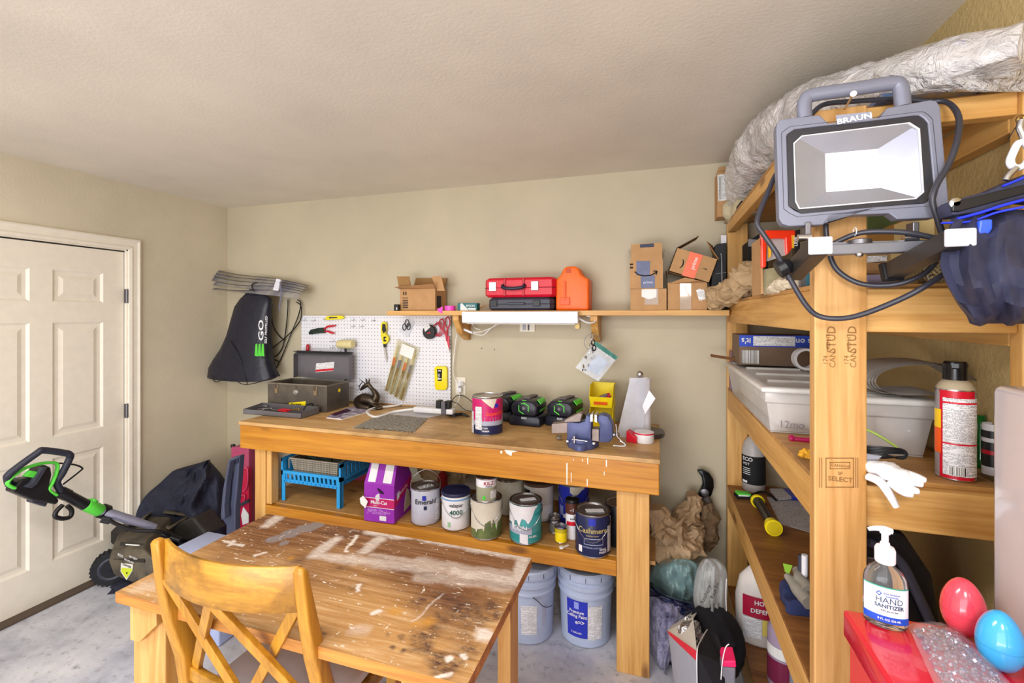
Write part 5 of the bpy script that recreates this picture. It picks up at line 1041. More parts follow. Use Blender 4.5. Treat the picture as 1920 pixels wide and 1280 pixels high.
can('paint_can', 'navy can with large gold lettering and sticker on silver lid', 1111, 1047, ZL, .083, .195, NAVY, handle='down', texts=(('Cashmere', .115, .034, mat('gold ink', '#b9a86a', .4), .0), ('medium luster', .10, .010, mat('gold ink', ''), 0), ('INTERIOR ACRYLIC', .045, .010, mat('lilac ink', '#9fa6cf', .4), 0), ('WALL', .035, .014, WL_, .05), ('PAINT', .022, .014, WL_, .05)), bands=((.15, .182, BLUE, -.018, .014, .001), (.06, .09, GREYL, -.04, .05, .0008), (.063, .087, NAVY, -.038, .048, .0012), (.02, .14, PRINTS, .078, .13, .001), (.02, .05, WL_, -.07, -.05, .001)), stickers=((.01, -.01, .085, .035, .2, PRINT),))
can('paint_can', 'dark can mostly hidden behind the right bench leg', 1163, 1030, ZL, .075, .20, BLACK, bands=((.02, .1, WL_, -.10, -.05, .001),))
b = MB(WHITE); b.lathe([(.012, 0), (.012, .006), (.002, .007)], P(1053, 1027, Z=ZL), 12); b.beam(P(1057, 1026, Z=ZL)+Vector((0, 0, .003)), P(1066, 1023, Z=ZL)+Vector((0, 0, .003)), .01, .003); b.build('wall_anchor', cat='anchor', label='tiny white plastic piece lying in front of the yellow tin')
# brown paper bag behind the cans
b = MB(PAPER); c_ = P(835, 905, Y=2.66); b.blob((c_.x, 2.62, ZL+.16), (.16, .07, .17), 5, .2, 2, 4, floor=ZL); b.build('paper_bag', cat='bag', label='crumpled brown paper bag behind the white cans on lower shelf')
b = MB(mat('dark red tin', '#8c1c1c', .4)); c_ = P(830, 912, Y=2.5); b.lathe([(.03, 0), (.03, .15), (.012, .17), (.012, .185)], (c_.x, 2.5, ZL), 20); b.build('spray_can', smooth=40, cat='spray can', label='dark red spray can behind the navy lidded white can')
# purple carton
q = [P(x, y, Z=ZL) for x, y in ((683, 975), (739, 982), (776, 948))]; u = (q[1]-q[0]).normalized(); v = Vector((-u.y, u.x, 0)); wd = (q[1]-q[0]).length; dp = .20; hz = P(683, 885, Y=q[0].y).z
t = thing('litter_carton', 'purple and magenta carton with white striped top on lower shelf', 'carton', (q[0]+q[1])/2); PUR = mat('purple card', '#9a28b6', .45); q0 = q[0]; up = Vector((0, 0, 1))
def cp(a, b_, z): return q0+u*a+v*b_+up*z
hb = P(683, 905, Y=q[0].y).z-ZL; ht = P(700, 866, Y=q[0].y+.05).z-ZL
b = MB(PUR); b.loft([[cp(0, 0, 0), cp(wd, 0, 0), cp(wd, dp, 0), cp(0, dp, 0)], [cp(0, 0, hb), cp(wd, 0, hb), cp(wd, dp, hb), cp(0, dp, hb)], [cp(.01, .05, ht), cp(wd-.01, .05, ht), cp(wd-.01, dp-.05, ht), cp(.01, dp-.05, ht)]]); o_ = b.build('carton_body', t)
def onF(b, a0, a1, z0, z1, o=.001): b.prism([cp(a0, -o, z0), cp(a1, -o, z0), cp(a1, -o, z1), cp(a0, -o, z1)], v*.001)
b = MB(MAG); onF(b, 0, wd, hb*.38, hb*.62); b.prism([cp(wd+.0005, 0, hb*.62), cp(wd+.0005, dp, hb*1.0), cp(wd+.0005, dp, hb*.74), cp(wd+.0005, 0, hb*.38)], u*.001); b.build('magenta_band', o_)
b = MB(WL_); onF(b, 0, wd, hb*.62, hb*.635, .0015); onF(b, 0, wd, hb*.37, hb*.385, .0015); b.text('Multi-Cat', .026, lambda x, y: cp(.09+x, -.0025, hb*.48+y), .02); b.text('MULTI', .008, lambda x, y: cp(.07+x, -.0025, hb*.42+y), .01); onF(b, wd*.52, wd*.74, .01, .035, .0015); b.build('front_print', o_)
b = MB(printed('purple fine print', '#9a28b6', '#e8c9f2', 'xz', .004, .5)); onF(b, .02, wd-.02, hb*.2, hb*.33, .0012); b.build('small_print', o_)
b = MB(WL_); b.lathe([(.02, 0), (.001, .001)], cp(wd*.5, -.001, hb*.66), 20, Matrix.Rotation(facing(q0), 3, 'Z')@Euler((PI/2, 0, 0)).to_matrix()); b.text('Multi-Cat', .024, lambda x, y: q0+u*(wd+.003)+v*(.10+x)+up*(hb*.70+y+x*.25), .02); b.prism([cp(wd+.001, .03, hb*.55), cp(wd+.001, .055, hb*.6), cp(wd+.001, .055, hb*.78), cp(wd+.001, .03, hb*.74)], u*.001); b.build('side_print', o_)
b = MB(mat('cream cat picture', '#cdbfa4', .5)); b.prism([cp(wd+.001, .11, .02), cp(wd+.001, .19, .03), cp(wd+.001, .17, .12), cp(wd+.001, .14, .14), cp(wd+.001, .12, .09)], u*.001); b.build('side_picture', o_)
b = MB(WL_)
for a0, a1 in ((.02, .065), (wd-.07, wd-.02)): b.prism([cp(a0, .006, hb+.008), cp(a1, .006, hb+.008), cp(a1, .046, ht-.002), cp(a0, .046, ht-.002)], v*-.002)
b.build('top_stripe', o_)
b = MB(mat('dark hole', '#2a0b33', .8)); b.prism([cp(wd*.55+x, -.0015, hb*.83+z) for x, z in ((-.02, .015), (-.008, .012), (.018, -.005), (.02, -.016), (.0, -.015), (-.015, 0))], v*.001); b.build('hand_hole', o_)
b = MB(WPAPER); b.prism([cp(x, -.012+y, z) for x, z, y in ((-.02, hb*.60, 0), (.0, hb*.68, 0), (.035, hb*.56, -.01), (.02, hb*.38, -.01), (-.015, hb*.46, 0))], v*.002); b.build('hanging_tag', t)
# blue crate with a grey basket in it
q = [P(x, y, Z=ZL) for x, y in ((529, 936), (637, 955))]; x0, x1 = q[0].x, q[1].x; y0 = (q[0].y+q[1].y)/2; y1 = y0+.36
t = thing('stacking_tray', 'bright blue slatted plastic tray on legs at left of lower shelf', 'tray', ((x0+x1)/2, (y0+y1)/2, ZL)); SB = mat('sky blue plastic', '#2c9bdc', .4)
ztp = P(529, 858, Y=y0).z; zfl = P(580, 890, Y=y0).z
for xx, s_ in ((x0, 1), (x1, -1)):
    b = MB(SB); b.prism([(xx, y0, ztp), (xx+s_*.012, y0, ztp+.004), (xx+s_*.012, y0, zfl-.02), (xx, y0, zfl-.02)], (0, .03, 0)); b.prism([(xx, y1-.03, ztp), (xx+s_*.012, y1-.03, ztp), (xx+s_*.012, y1-.03, zfl), (xx, y1-.03, zfl)], (0, .03, 0))
    b.box(min(xx, xx+s_*.01), max(xx, xx+s_*.01), y0, y1, ztp-.02, ztp); b.box(min(xx, xx+s_*.01), max(xx, xx+s_*.01), y0, y1, zfl-.02, zfl)
    n = 9
    for k in range(n): yy = y0+.04+(y1-y0-.07)*k/(n-1); b.box(min(xx, xx+s_*.006), max(xx, xx+s_*.006), yy-.010, yy+.010, zfl, ztp-.02)
    b.build('slatted_side', t)
b = MB(SB); b.box(x0, x1, y0, y0+.012, zfl-.01, zfl+.008); b.box(x0, x1, y1-.01, y1, zfl-.02, ztp)
n = 13
for k in range(n): xx = x0+.03+(x1-x0-.06)*k/(n-1); b.box(xx-.008, xx+.008, y0, y1, zfl-.06, zfl-.052)
b.box(x0+.02, x1-.02, y0+.006, y0+.014, zfl-.065, zfl-.045); b.box(x0+.02, x1-.02, y1-.02, y1-.01, zfl-.065, zfl-.045)
for k in range(n): xx = x0+.03+(x1-x0-.06)*k/(n-1); b.prism([(xx-.008, y0+.005, zfl-.01), (xx+.008, y0+.005, zfl-.01), (xx+.008, y0+.012, zfl-.06), (xx-.008, y0+.012, zfl-.06)], (0, .004, 0))
b.build('slatted_floor', t)
for xx in (x0, x1-.028):
    for yy in (y0, y1-.03):
        b = MB(SB); b.box(xx, xx+.028, yy, yy+.006, ZL, zfl-.01); b.box(xx if xx == x0 else xx+.022, xx+.006 if xx == x0 else xx+.028, yy, yy+.028, ZL, zfl-.01); b.build('leg', t, bevel=.001)
BAS = NT('beige basket plastic'); sp_ = BAS.n('ShaderNodeSeparateXYZ'); BAS.link(BAS.co(), sp_.inputs[0])
def hol(o_, s_): return BAS.math('LESS_THAN', BAS.math('ABSOLUTE', BAS.math('SUBTRACT', BAS.math('FRACT', BAS.math('DIVIDE', o_, s_)), .5)), .28)
kx_ = BAS.math('MULTIPLY', BAS.math('MAXIMUM', hol(sp_.outputs['X'], .011), hol(sp_.outputs['Y'], .011)), hol(sp_.outputs['Z'], .013)); kk = BAS.math('MULTIPLY', BAS.math('MULTIPLY', hol(BAS.math('ADD', sp_.outputs['X'], sp_.outputs['Y']), .011), 1), hol(sp_.outputs['Z'], .013))
BAS.col(BAS.mix(kk, C('#a59c8c'), C('#2c2822'))); BAS.b.inputs['Roughness'].default_value = .6
t = thing('basket', 'beige perforated basket of rope resting inside the blue tray', 'basket', ((x0+x1)/2, y0+.18, zfl)); zb0 = zfl-.04; zb1 = ztp-.005
b = MB(BAS.m); bx0, bx1, by0, by1 = x0+.05, x1-.035, y0+.02, y1-.03
b.loft([[(bx0+i, by0+i, z), (bx1-i, by0+i, z), (bx1-i, by1-i, z), (bx0+i, by1-i, z)] for z, i in ((zb1, .012), (zb0+.02, .028), (zb0+.017, .028), (zb0+.017, .02), (zb1, 0))][1:], cap=False)
b.loft([[(bx0+i, by0+i, z), (bx1-i, by0+i, z), (bx1-i, by1-i, z), (bx0+i, by1-i, z)] for z, i in ((zb0+.018, .02), (zb1, 0))], cap=False); b.box(bx0+.02, bx1-.02, by0+.02, by1-.02, zb0+.015, zb0+.018); b.build('basket_body', t)
b = MB(mat('beige rim plastic', '#b3aa9a', .5)); b.ring([(bx0-.006, by0-.006, zb1), (bx1+.006, by0-.006, zb1), (bx1+.006, by1+.006, zb1), (bx0-.006, by1+.006, zb1)], [(bx0+.006, by0+.006, zb1), (bx1-.006, by0+.006, zb1), (bx1-.006, by1-.006, zb1), (bx0+.006, by1-.006, zb1)], (0, 0, .006)); b.build('rim', t, bevel=.001)
b = MB(mat('green grey rope', '#5b6e66', .8, var=.2)); pts = []
for k in range(60): pts.append((random.uniform(bx0+.03, bx1-.03), random.uniform(by0+.03, by1-.03), random.uniform(zb1-.045, zb1-.004)))
b.tube(pts, .006, 6, 4); b.build('rope', smooth=60, cat='rope', label='tangled grey green rope piled inside the beige basket')
b = MB(mat('maroon board', '#8e1f38', .45)); b.box(-2.20, -1.72, 2.62, 2.64, ZL, ZL+.32); b.build('maroon_panel', cat='panel', label='maroon panel standing at back of shelf behind the blue tray')
# ================================================================== floor: buckets
def bucket(px, py, label, handle=False):
    q = P(px, py, Z=0.0); u = Vector((q.x, q.y, 0)).normalized(); c_ = q+u*.13; r1, r0, h = .138, .124, .365
    t = thing('paint_bucket', label, 'bucket', (c_.x, c_.y, 0.0005), facing(c_), 'five gallon buckets under the bench'); BK = mat('pale blue grey bucket plastic', '#aebbd6', .4)
    def rr(z): return r0+(r1-r0)*z/h
    b = MB(BK); b.lathe([(r0-.01, 0), (r0, .006), (rr(.24), .24), (rr(.24)+.008, .245), (rr(.25)+.008, .252), (rr(.26)+.001, .258), (rr(.28), .28), (rr(.28)+.010, .285), (rr(.3)+.010, .305), (rr(.31)+.001, .31), (rr(.33), .33)], seg=40); body = b.build('bucket_body', t, local=True, smooth=35)
    b = MB(BK); b.lathe([(rr(.33)+.004, .325), (rr(.33)+.012, .33), (rr(.36)+.012, .36), (rr(.36)+.006, .368), (r1-.01, .368), (r1-.016, .356), (.001, .356)], seg=40); ld = b.build('lid', t, local=True, smooth=35)
    b = MB(CHAR)
    for k in range(12): a = k*PI/6; b.obox(((rr(.35)+.012)*math.cos(a), (rr(.35)+.012)*math.sin(a), .345), (.002, .003, .022), (0, 0, a))
    b.build('lid_slots', ld, local=True)
    return t, body, rr, h
def arc(b, rr, x0, x1, z0, z1, o=.0015, zf=None, n=16):
    def f(u, v): z = z0+(z1-z0)*v; r_ = rr(z)+o; a = (x0+(x1-x0)*u)/.14; return Vector((r_*math.sin(a), -r_*math.cos(a), z))
    b.grid(f, n, 2); return f
t, body, rr, h = bucket(1098, 1218, 'pale blue bucket with royal blue Ceiling Paint label under the bench')
b = MB(BLUE); arc(b, rr, -.105, .01, .05, .232); lb = b.build('front_label', body, local=True, smooth=60); b = MB(PRINTS); arc(b, rr, .012, .09, .045, .21); b.build('side_label', body, local=True, smooth=60)
def bt(s_, x_, z_, sz, m_): 
    b = MB(m_); b.text(s_, sz, lambda X, Y: Vector(((rr(z_)+.0045)*math.sin((X+x_)/.14), -(rr(z_)+.0045)*math.cos((X+x_)/.14), z_+Y)), .015); b.build('lettering', lb, local=True)
bt('Premium', -.048, .170, .022, WL_); bt('Ceiling Paint', -.048, .150, .022, WL_); bt('e=>', -.03, .118, .03, WL_); bt('5 GALLON', -.05, .07, .012, WL_)
b = MB(mat('pale blue emblem', '#8f9be6', .4)); arc(b, rr, -.06, -.035, .192, .226, .003); b.build('emblem', lb, local=True)
b = MB(STEEL); b.tube([Vector(((rr(.27)+.016)*math.cos(a), -(rr(.27)+.016)*math.sin(a)*-1, .27-.05*math.sin(a))) for a in [k*PI/12 for k in range(13)]], .0022, 6); b.build('handle', t, local=True, smooth=60)
t, body, rr, h = bucket(991, 1212, 'pale blue bucket with white data label half hidden behind the table')
b = MB(PRINTS); arc(b, rr, -.04, .045, .055, .20); b.build('side_label', body, local=True, smooth=60)
b = MB(GREYL); arc(b, rr, .075, .10, .09, .19); b.build('grey_print', body, local=True, smooth=60)
b = MB(DSTEEL); b.tube([Vector(((rr(.27)+.014)*math.sin(x/.14), -(rr(.27)+.014)*math.cos(x/.14), z)) for x, z in ((.02, .25), (.04, .235), (.07, .20), (.10, .185), (.13, .18))], .0022, 6, 4); b.build('handle', t, local=True, smooth=60)
b = MB(WPAPER); c_ = P(1100, 1072, Z=.36); b.crush([c_+Vector((-.08, .1, .018)), c_+Vector((-.02, .09, .026)), c_+Vector((.05, .12, .018))], [.01, .016, .012], 2, .4, 20, 14, 4); b.build('crumpled_rag', cat='rag', label='white crumpled rag on lid of the blue labelled bucket')
# ================================================================== left: mower, tarp, red case, folding stool
XM = -2.95
def L(x, y, X=XM): return P(x, y, X=X)
t = thing('electric_mower', 'dusty black battery mower with lime green folding handle in front of door', 'mower', (-2.85, 1.95, 0))
DUST = mat('dusty olive plastic', '#635a4a', .6, hex2='#463f36', scale=14); TYRE = mat('tyre rubber', '#1c1c22', .8, bump=(80, .8, .004)); MET = mat('grey blue tube', '#9395ae', .35, .3)
# left rear wheel
wc = P(205, 1066, X=-2.93); wr = wc.z-.002
if wr > .14: wr = .14
wc = P(208, 1066, X=-2.93); wc.z = .123; wr = .12
ax = Vector((.75, -.66, 0)).normalized(); Mw = ax.to_track_quat('Z', 'Y').to_matrix()
wc = P(212, 1062, Y=1.90); wr = max(.08, wc.z-.001)
b = MB(TYRE); b.lathe([(wr*.80, -.03), (wr*.96, -.03), (wr, -.02), (wr, .02), (wr*.96, .03), (wr*.80, .03)], wc, 36, Mw)
for k in range(28):
    a = k*2*PI/28; b.obox(wc+Mw@Vector((math.cos(a)*(wr-.003), math.sin(a)*(wr-.003), 0)), (.012, .008, .056), Mw@Euler((0, 0, a)).to_matrix())
wl = b.build('rear_wheel', t, smooth=40)
b = MB(CHAR); b.lathe([(wr*.82, .022), (wr*.6, .034), (wr*.3, .02), (.02, .03), (.0001, .03)], wc, 30, Mw, cap=False); b.lathe([(wr*.8, .0), (.001, .0)], wc, 30, Mw, cap=False); b.build('hub', wl, smooth=40)
# body
Yb_ = 1.88
b = MB(DUST)
def sec_(pts, Y): return [P(x, y, Y=Y) for x, y in pts]
b.loft([sec_(((204, 1052), (215, 1078), (250, 1092), (288, 1080), (292, 1052), (268, 1030), (212, 1030)), 1.83), sec_(((206, 1040), (215, 1074), (250, 1088), (292, 1076), (298, 1040), (276, 1012), (216, 1014)), 1.90), sec_(((222, 1000), (225, 1050), (250, 1070), (300, 1060), (312, 1020), (300, 990), (235, 985)), 2.04), sec_(((235, 985), (235, 1020), (260, 1040), (310, 1030), (330, 1000), (320, 968), (250, 965)), 2.16)])
body = b.build('motor_housing', t, bevel=.01, bseg=2, smooth=50)
b = MB(DUST); b.tube([P(262, 985, Y=2.06), P(268, 972, Y=2.08), P(290, 958, Y=2.2), P(298, 957, Y=2.2)], .014, 8, 3, flat=.7); b.tube([P(262, 976, Y=2.06), P(318, 990, Y=2.10), P(357, 966, Y=2.26), P(290, 957, Y=2.2)], .016, 8, 1, flat=.7); b.build('carry_handle', t, smooth=50)
DK_ = mat('dusty black plastic', '#2b2825', .55, var=.25)
b = MB(DK_); b.prism([P(x, y, Y=1.98) for x, y in ((196, 1008), (215, 988), (240, 985), (230, 1020), (215, 1024))], (0, .12, 0)); b.build('discharge_flap', t, bevel=.006)
b = MB(DK_); b.loft([sec_(((225, 1060), (345, 1050), (350, 1075), (225, 1095)), 1.92), sec_(((235, 1020), (385, 1000), (390, 1030), (240, 1060)), 2.42)]); b.build('deck', t, bevel=.01)
b = MB(DK_); b.prism([P(x, y, Y=2.14) for x, y in ((322, 992), (340, 978), (360, 969), (388, 1003), (350, 1014), (312, 1010))], (0, .14, 0)); b.build('battery_cover', t, bevel=.012, bseg=2)
yl = 1.826
def slant(pts): return [P(x, y, Y=1.822+.0013*max(0, 1056-y)-.004) for x, y in pts]
b = MB(mat('black data panel', '#26231f', .5)); b.prism(slant(((226, 1016), (268, 1020), (270, 1032), (222, 1030))), (0, .004, 0)); b.prism(slant(((218, 1035), (272, 1041), (270, 1055), (212, 1048))), (0, .004, 0)); dp_ = b.build('data_panel', body)
b = MB(WPAPER); b.textY('EGO', 226, 1043, 1.83, 5, -8, .01); b.textY('56V SELF', 250, 1047, 1.828, 4, -8, .01); b.textY('PROPELLED', 242, 1053, 1.82, 3.4, -8, .01); b.prism(slant(((236, 1019), (262, 1021), (262, 1023), (236, 1021))), (0, -.002, 0)); b.build('panel_print', dp_, kind='stuff')
b = MB(mat('white sticker', '#e8e6da', .4)); b.prism([P(x, y, Y=yl) for x, y in ((227, 1055), (249, 1058), (248, 1070), (237, 1087), (226, 1071))], (0, .002, 0)); st_ = b.build('danger_sticker', body)
b = MB(mat('lime sticker', '#cddb2c', .4)); b.prism([P(x, y, Y=yl-.0015) for x, y in ((228, 1064), (248, 1066), (247, 1070), (237, 1084), (227, 1071))], (0, .001, 0)); b.build('lime_field', st_); b = MB(BLACKM); b.textY('DANGER', 238, 1062, yl-.0015, 4, -6, .02); b.lathe([(.006, 0), (.0001, .001)], P(237.5, 1074, Y=yl-.003), 10, (PI/2, 0, 0)); b.build('danger_mark', st_)
# handle: everything in a slanted sheet close to the door, X about -3.0
def H(x, y, o=0): return P(x, y, X=-3.01+o-max(0, 0))
def HB_(x, y, o=0):
    q = max(0, min(1, (x-190)/110)); return P(x, y, X=-3.01+o+q*.16)
b = MB(MET); b.tube([HB_(292, 988), HB_(240, 973), HB_(190, 957)], [.022, .030, .031], 14, 6, flat=.8); b.build('telescopic_tube', t, smooth=60)
b = MB(GREEN); b.tube([H(187, 957), H(160, 945)], .038, 18, flat=.85); b.tube([H(178, 936, .01), H(171, 944, .01)], .02, 10); b.build('green_clamp', t, smooth=50, bevel=.003)
b = MB(BLACK); b.tube([H(199, 960), H(190, 957)], .039, 16); b.tube([H(163, 948), H(122, 926)], [.034, .031], 14, flat=.85); b.tube([H(126, 928), H(113, 922)], .037, 14, flat=.8); b.build('upper_sleeve', t, smooth=50)
HB = mat('slate rubber grip', '#2b2d3b', .5)
b = MB(HB); b.tube([H(x, y, o) for x, y, o in ((118, 925, 0), (107, 905, .0), (118, 885, .02), (131, 858, .04), (130, 852, .05), (122, 849, .05), (82, 844, .05), (70, 849, .05), (20, 886, .02), (15, 898, .0), (18, 908, -.02))], .0165, 12, 7); b.build('handlebar', t, smooth=60)
b = MB(GREEN); b.tube([H(x, y, .01) for x, y in ((28, 915), (15, 908), (18, 899), (40, 881), (70, 870), (94, 867), (107, 870), (106, 885), (98, 905), (92, 918), (106, 928))], .013, 10, 7, flat=.6); b.build('green_bail', t, smooth=60)
b = MB(GREEN); b.prism([H(x, y, .03) for x, y in ((47, 893), (58, 882), (72, 884), (66, 896))], (-.03, 0, 0)); b.build('green_window', t, bevel=.004)
b = MB(BLACK); b.prism([H(x, y, .02) for x, y in ((27, 914), (40, 898), (60, 895), (72, 878), (84, 871), (96, 876), (98, 890), (92, 915), (112, 938), (106, 946), (62, 938), (24, 922))], (-.07, 0, 0)); b.build('control_console', t, bevel=.008, bseg=2)
b = MB(CHAR); b.prism([H(x, y, .045) for x, y in ((60, 905), (80, 876), (90, 875), (70, 908), (60, 915), (48, 913))], (-.03, 0, 0)); b.build('console_lever', t, bevel=.003)
b = MB(CHAR); b.prism([H(x, y, .0) for x, y in ((62, 930), (92, 938), (86, 950), (60, 942))], (-.05, 0, 0)); b.build('battery_latch', t, bevel=.003)
b = MB(BLACK); b.tube([H(x, y, -.03) for x, y in ((110, 868), (140, 871), (154, 877), (150, 883), (118, 908))], .0045, 8, 5); b.build('bail_wire', t, smooth=60)
b = MB(BLACK); b.tube([H(x, y, .02) for x, y in ((118, 946), (106, 958), (104, 968), (118, 972), (132, 968), (134, 956), (126, 948))], .011, 10, 6); b.build('cable_loop', t, smooth=60)
b = MB(BLACK); b.tube([HB_(x, y, .05) for x, y in ((205, 975), (225, 985), (255, 994), (300, 996), (318, 1004))], .010, 10, 6); b.build('drive_cable', t, smooth=60); b = MB(BLACK); b.beam(HB_(190, 972, .02), HB_(208, 976, .02), .03, .035); b.build('cable_clip', t, bevel=.004)
b = MB(BLACK); b.beam(P(305, 1000, Y=1.99), P(340, 1012, Y=2.03), .04, .02); b.build('fold_latch', t, bevel=.004)
# tarp
CLO = mat('navy black canvas', '#272a3c', .75, bump=(14, .5, .02), var=.25)
b = MB(CLO); b.drape([(863, 386, 392), (868, 372, 397, .0), (880, 330, 408, .03), (890, 316, 416, .05), (905, 300, 424, .07), (930, 272, 428, .10), (960, 256, 432, .13), (1000, 250, 440, .16), (1050, 262, 440, .18), (1105, 280, 430, .20)], 2.50, .06, 3, .05, 44, .014, xmin=-3.235, zmin=.002)
b.build('canvas_cover', smooth=75, cat='tarp', label='crumpled navy black canvas cover heaped behind mower and folded stool')
# dark strip of cloth under the mower
q = P(215, 1105, Z=.002); b = MB(CLO); b.blob((q.x+.08, q.y+.06, .012), (.13, .10, .03), 8, .3, 3, 3, floor=.001); b.build('rag', smooth=60, cat='rag', label='dark rag lying on the floor under the mower wheel')
# slate folding ladder/stool
SL = mat('slate plastic', '#4b5068', .45)
t = thing('folding_stool', 'folded slate plastic stool leaning between canvas cover and red case', 'stool', P(430, 1010, Y=2.18)); t.location.z = 0
b = MB(SL); b.prism([P(x, y, Y=2.15) for x, y in ((428, 862), (436, 857), (449, 854), (448, 868), (446, 900), (441, 950), (440, 1060), (422, 1060), (424, 985), (414, 970), (416, 930), (424, 880))], (0, .04, 0)); b.build('side_panel', t, bevel=.006)
b = MB(mat('dark slate plastic', '#2f3347', .5)); b.prism([P(x, y, Y=2.145) for x, y in ((437, 862), (447, 857), (446, 868), (439, 871))], (0, .004, 0)); b.prism([P(x, y, Y=2.145) for x, y in ((434, 885), (436, 884), (433, 930), (431, 940))], (0, .004, 0)); b.build('recess', t)
b = MB(SL); b.prism([P(x, y, Y=2.10) for x, y in ((427, 866), (431, 864), (424, 905), (420, 950), (421, 972), (414, 975), (413, 965), (417, 920))], (0, .04, 0)); b.build('folding_leg', t, bevel=.006)
# red case with rails
t = thing('strapped_case', 'crimson plastic case with strap rails standing against back wall by bench', 'case', P(455, 1000, Y=2.5)); t.location.z = 0
CR = mat('crimson pink plastic', '#c62048', .4, var=.1); CRD = mat('dusty rose plastic', '#b1486a', .45)
b = MB(CRD); b.prism([P(x, y, Y=2.45) for x, y in ((433, 838), (466, 838), (466, 1010), (448, 1010), (447, 900), (433, 880))], (0, .20, 0)); b.build('case_body', t, bevel=.006)
b = MB(CR); b.prism([P(x, y, Y=2.42) for x, y in ((449, 880), (466, 878), (466, 1012), (446, 1012), (448, 940))], (0, .029, 0)); b.build('front_panel', t, bevel=.004)
b = MB(mat('pale crimson', '#e0486e', .4)); b.tube([P(453, 880, Y=2.41), P(464, 879, Y=2.41), P(462, 915, Y=2.41), P(446, 923, Y=2.41)], .005, 8, 3); b.tube([P(446, 931, Y=2.41), P(459, 928, Y=2.41), P(456, 945, Y=2.41)], .005, 8, 3); b.build('rail', t, smooth=60)
b = MB(CHAR); b.beam(P(444, 950, Y=2.405), P(467, 938, Y=2.405), .02, .012, up=(0, 1, 0)); b.build('strap', t); b = MB(BLACK); b.cyl(P(437, 838, Y=2.5), P(437, 833, Y=2.5), .015, 12); b.build('knob', t)
b = MB(WPAPER); b.prism([P(x, y, Y=2.415) for x, y in ((456, 950), (452, 966), (455, 984), (466, 980), (466, 964))], (0, .003, 0)); b.build('paper_scrap', t)
# translucent tub behind the table
b = MB(mat('pale blue translucent tub', '#b7c3ea', .35, trans=.15)); b.loft([[(-2.16-w_, 1.76-d_, z), (-2.16+w_, 1.76-d_, z), (-2.16+w_, 1.76+d_, z), (-2.16-w_, 1.76+d_, z)] for z, w_, d_ in ((.002, .12, .07), (.43, .15, .09), (.435, .165, .105), (.45, .165, .105), (.455, .15, .09))]); b.build('storage_tub', bevel=.01, bseg=2, smooth=50, cat='tub', label='pale blue translucent tub on floor behind left end of the table')
# ================================================================== gap between bench and shelving
Yg = 2.62
GP = mat('crumpled brown wrapping paper', '#b79a78', .75, var=.15)
b = MB(GP); G = lambda x, y, Y=Yg: P(x, y, Y=Y)
b.crush([G(1228, 950, 2.5), G(1236, 985, 2.5), G(1256, 1010, 2.48), G(1285, 1022, 2.48), G(1305, 1000, 2.55)], [.05, .08, .115, .09, .05], 5, .4, 9, 30, 7); o_ = b.build('wrapping_paper', cat='paper', label='crumpled brown wrapping paper heaped on plastic bags beside bench leg')
b = MB(GP); b.crush([G(1294, 925, 2.66), G(1296, 945, 2.66), G(1288, 975, 2.64), G(1295, 1010, 2.62)], [.04, .05, .07, .06], 9, .5, 10, 26, 7); b.build('wrapping_paper', cat='paper', label='upright twist of brown wrapping paper standing under black hooked tool')
b = MB(mat('dark brown paper', '#7a6248', .8, var=.2)); b.crush([G(1320, 945, 2.70), G(1330, 970, 2.69), G(1322, 1000, 2.68), G(1318, 1030, 2.66)], [.03, .05, .06, .05], 2, .5, 10, 24, 6); b.build('wrapping_paper', cat='paper', label='dark brown crumpled paper squeezed against shelving post')
# black hooked pruner
t = thing('pruning_tool', 'black hooked blade tool standing against back wall above crumpled paper', 'tool', G(1325, 960, 2.72))
b = MB(mat('gunmetal', '#15171a', .25, .6)); b.prism([P(x, y, Y=2.715) for x, y in ((1307, 882), (1318, 881), (1330, 887), (1338, 899), (1339, 914), (1334, 930), (1325, 935), (1308, 930), (1313, 920), (1318, 908), (1316, 895))], (0, .03, 0)); b.build('hook_blade', t, bevel=.006, smooth=40)
b = MB(DSTEEL); b.lathe([(.022, 0), (.022, .006), (.012, .010)], P(1321, 923, Y=2.712), 16, (PI/2, 0, 0)); b.build('pivot', t, smooth=40); b = MB(mat('grey grip', '#524d48', .6)); b.tube([P(1322, 930, Y=2.72), P(1332, 948, Y=2.72), P(1337, 970, Y=2.72), P(1340, 1000, Y=2.72)], [.022, .018, .014, .014], 10, 5); b.build('shaft', t, smooth=60)
# plastic bags
PB = mat('clear plastic bag', '#cfd2d2', .12, alpha=.5, bump=(30, .9, .01), coat=.6); PT = mat('teal tinted plastic', '#8fb2b3', .12, alpha=.75, bump=(24, 1, .012), coat=1); PN = mat('navy plastic bag', '#1b2147', .25, bump=(24, .8, .01), coat=.5); PV = mat('lilac bubble plastic', '#8784ab', .15, alpha=.9, bump=(95, 1, .012), coat=1, hex2='#b5b2cc', scale=30)
b = MB(PT); b.drape([(1048, 1246, 1300), (1058, 1226, 1318), (1080, 1218, 1326), (1105, 1220, 1328), (1125, 1232, 1312), (1134, 1250, 1300)], 2.44, .07, 3, .03, 40, .05); b.build('plastic_bag', smooth=70, cat='bag', label='teal tinted clear plastic bag of cushions below brown wrapping paper')
b = MB(PV); b.drape([(1118, 1216, 1250), (1132, 1214, 1292), (1155, 1212, 1300), (1190, 1212, 1292), (1225, 1216, 1276), (1262, 1226, 1262)], 2.32, .09, 6, .035, 50, .06, zmin=.002); b.build('bubble_bag', smooth=70, cat='bag', label='large lilac bubble plastic bag on the floor beside bench leg')
b = MB(PN); b.drape([(1098, 1214, 1228), (1110, 1214, 1248), (1124, 1216, 1290), (1136, 1222, 1320), (1146, 1234, 1322), (1153, 1262, 1304)], 2.36, .10, 4, .03, 40, .05); b.build('plastic_bag', smooth=60, cat='bag', label='dark navy plastic bag folded between teal bag and lilac bag')
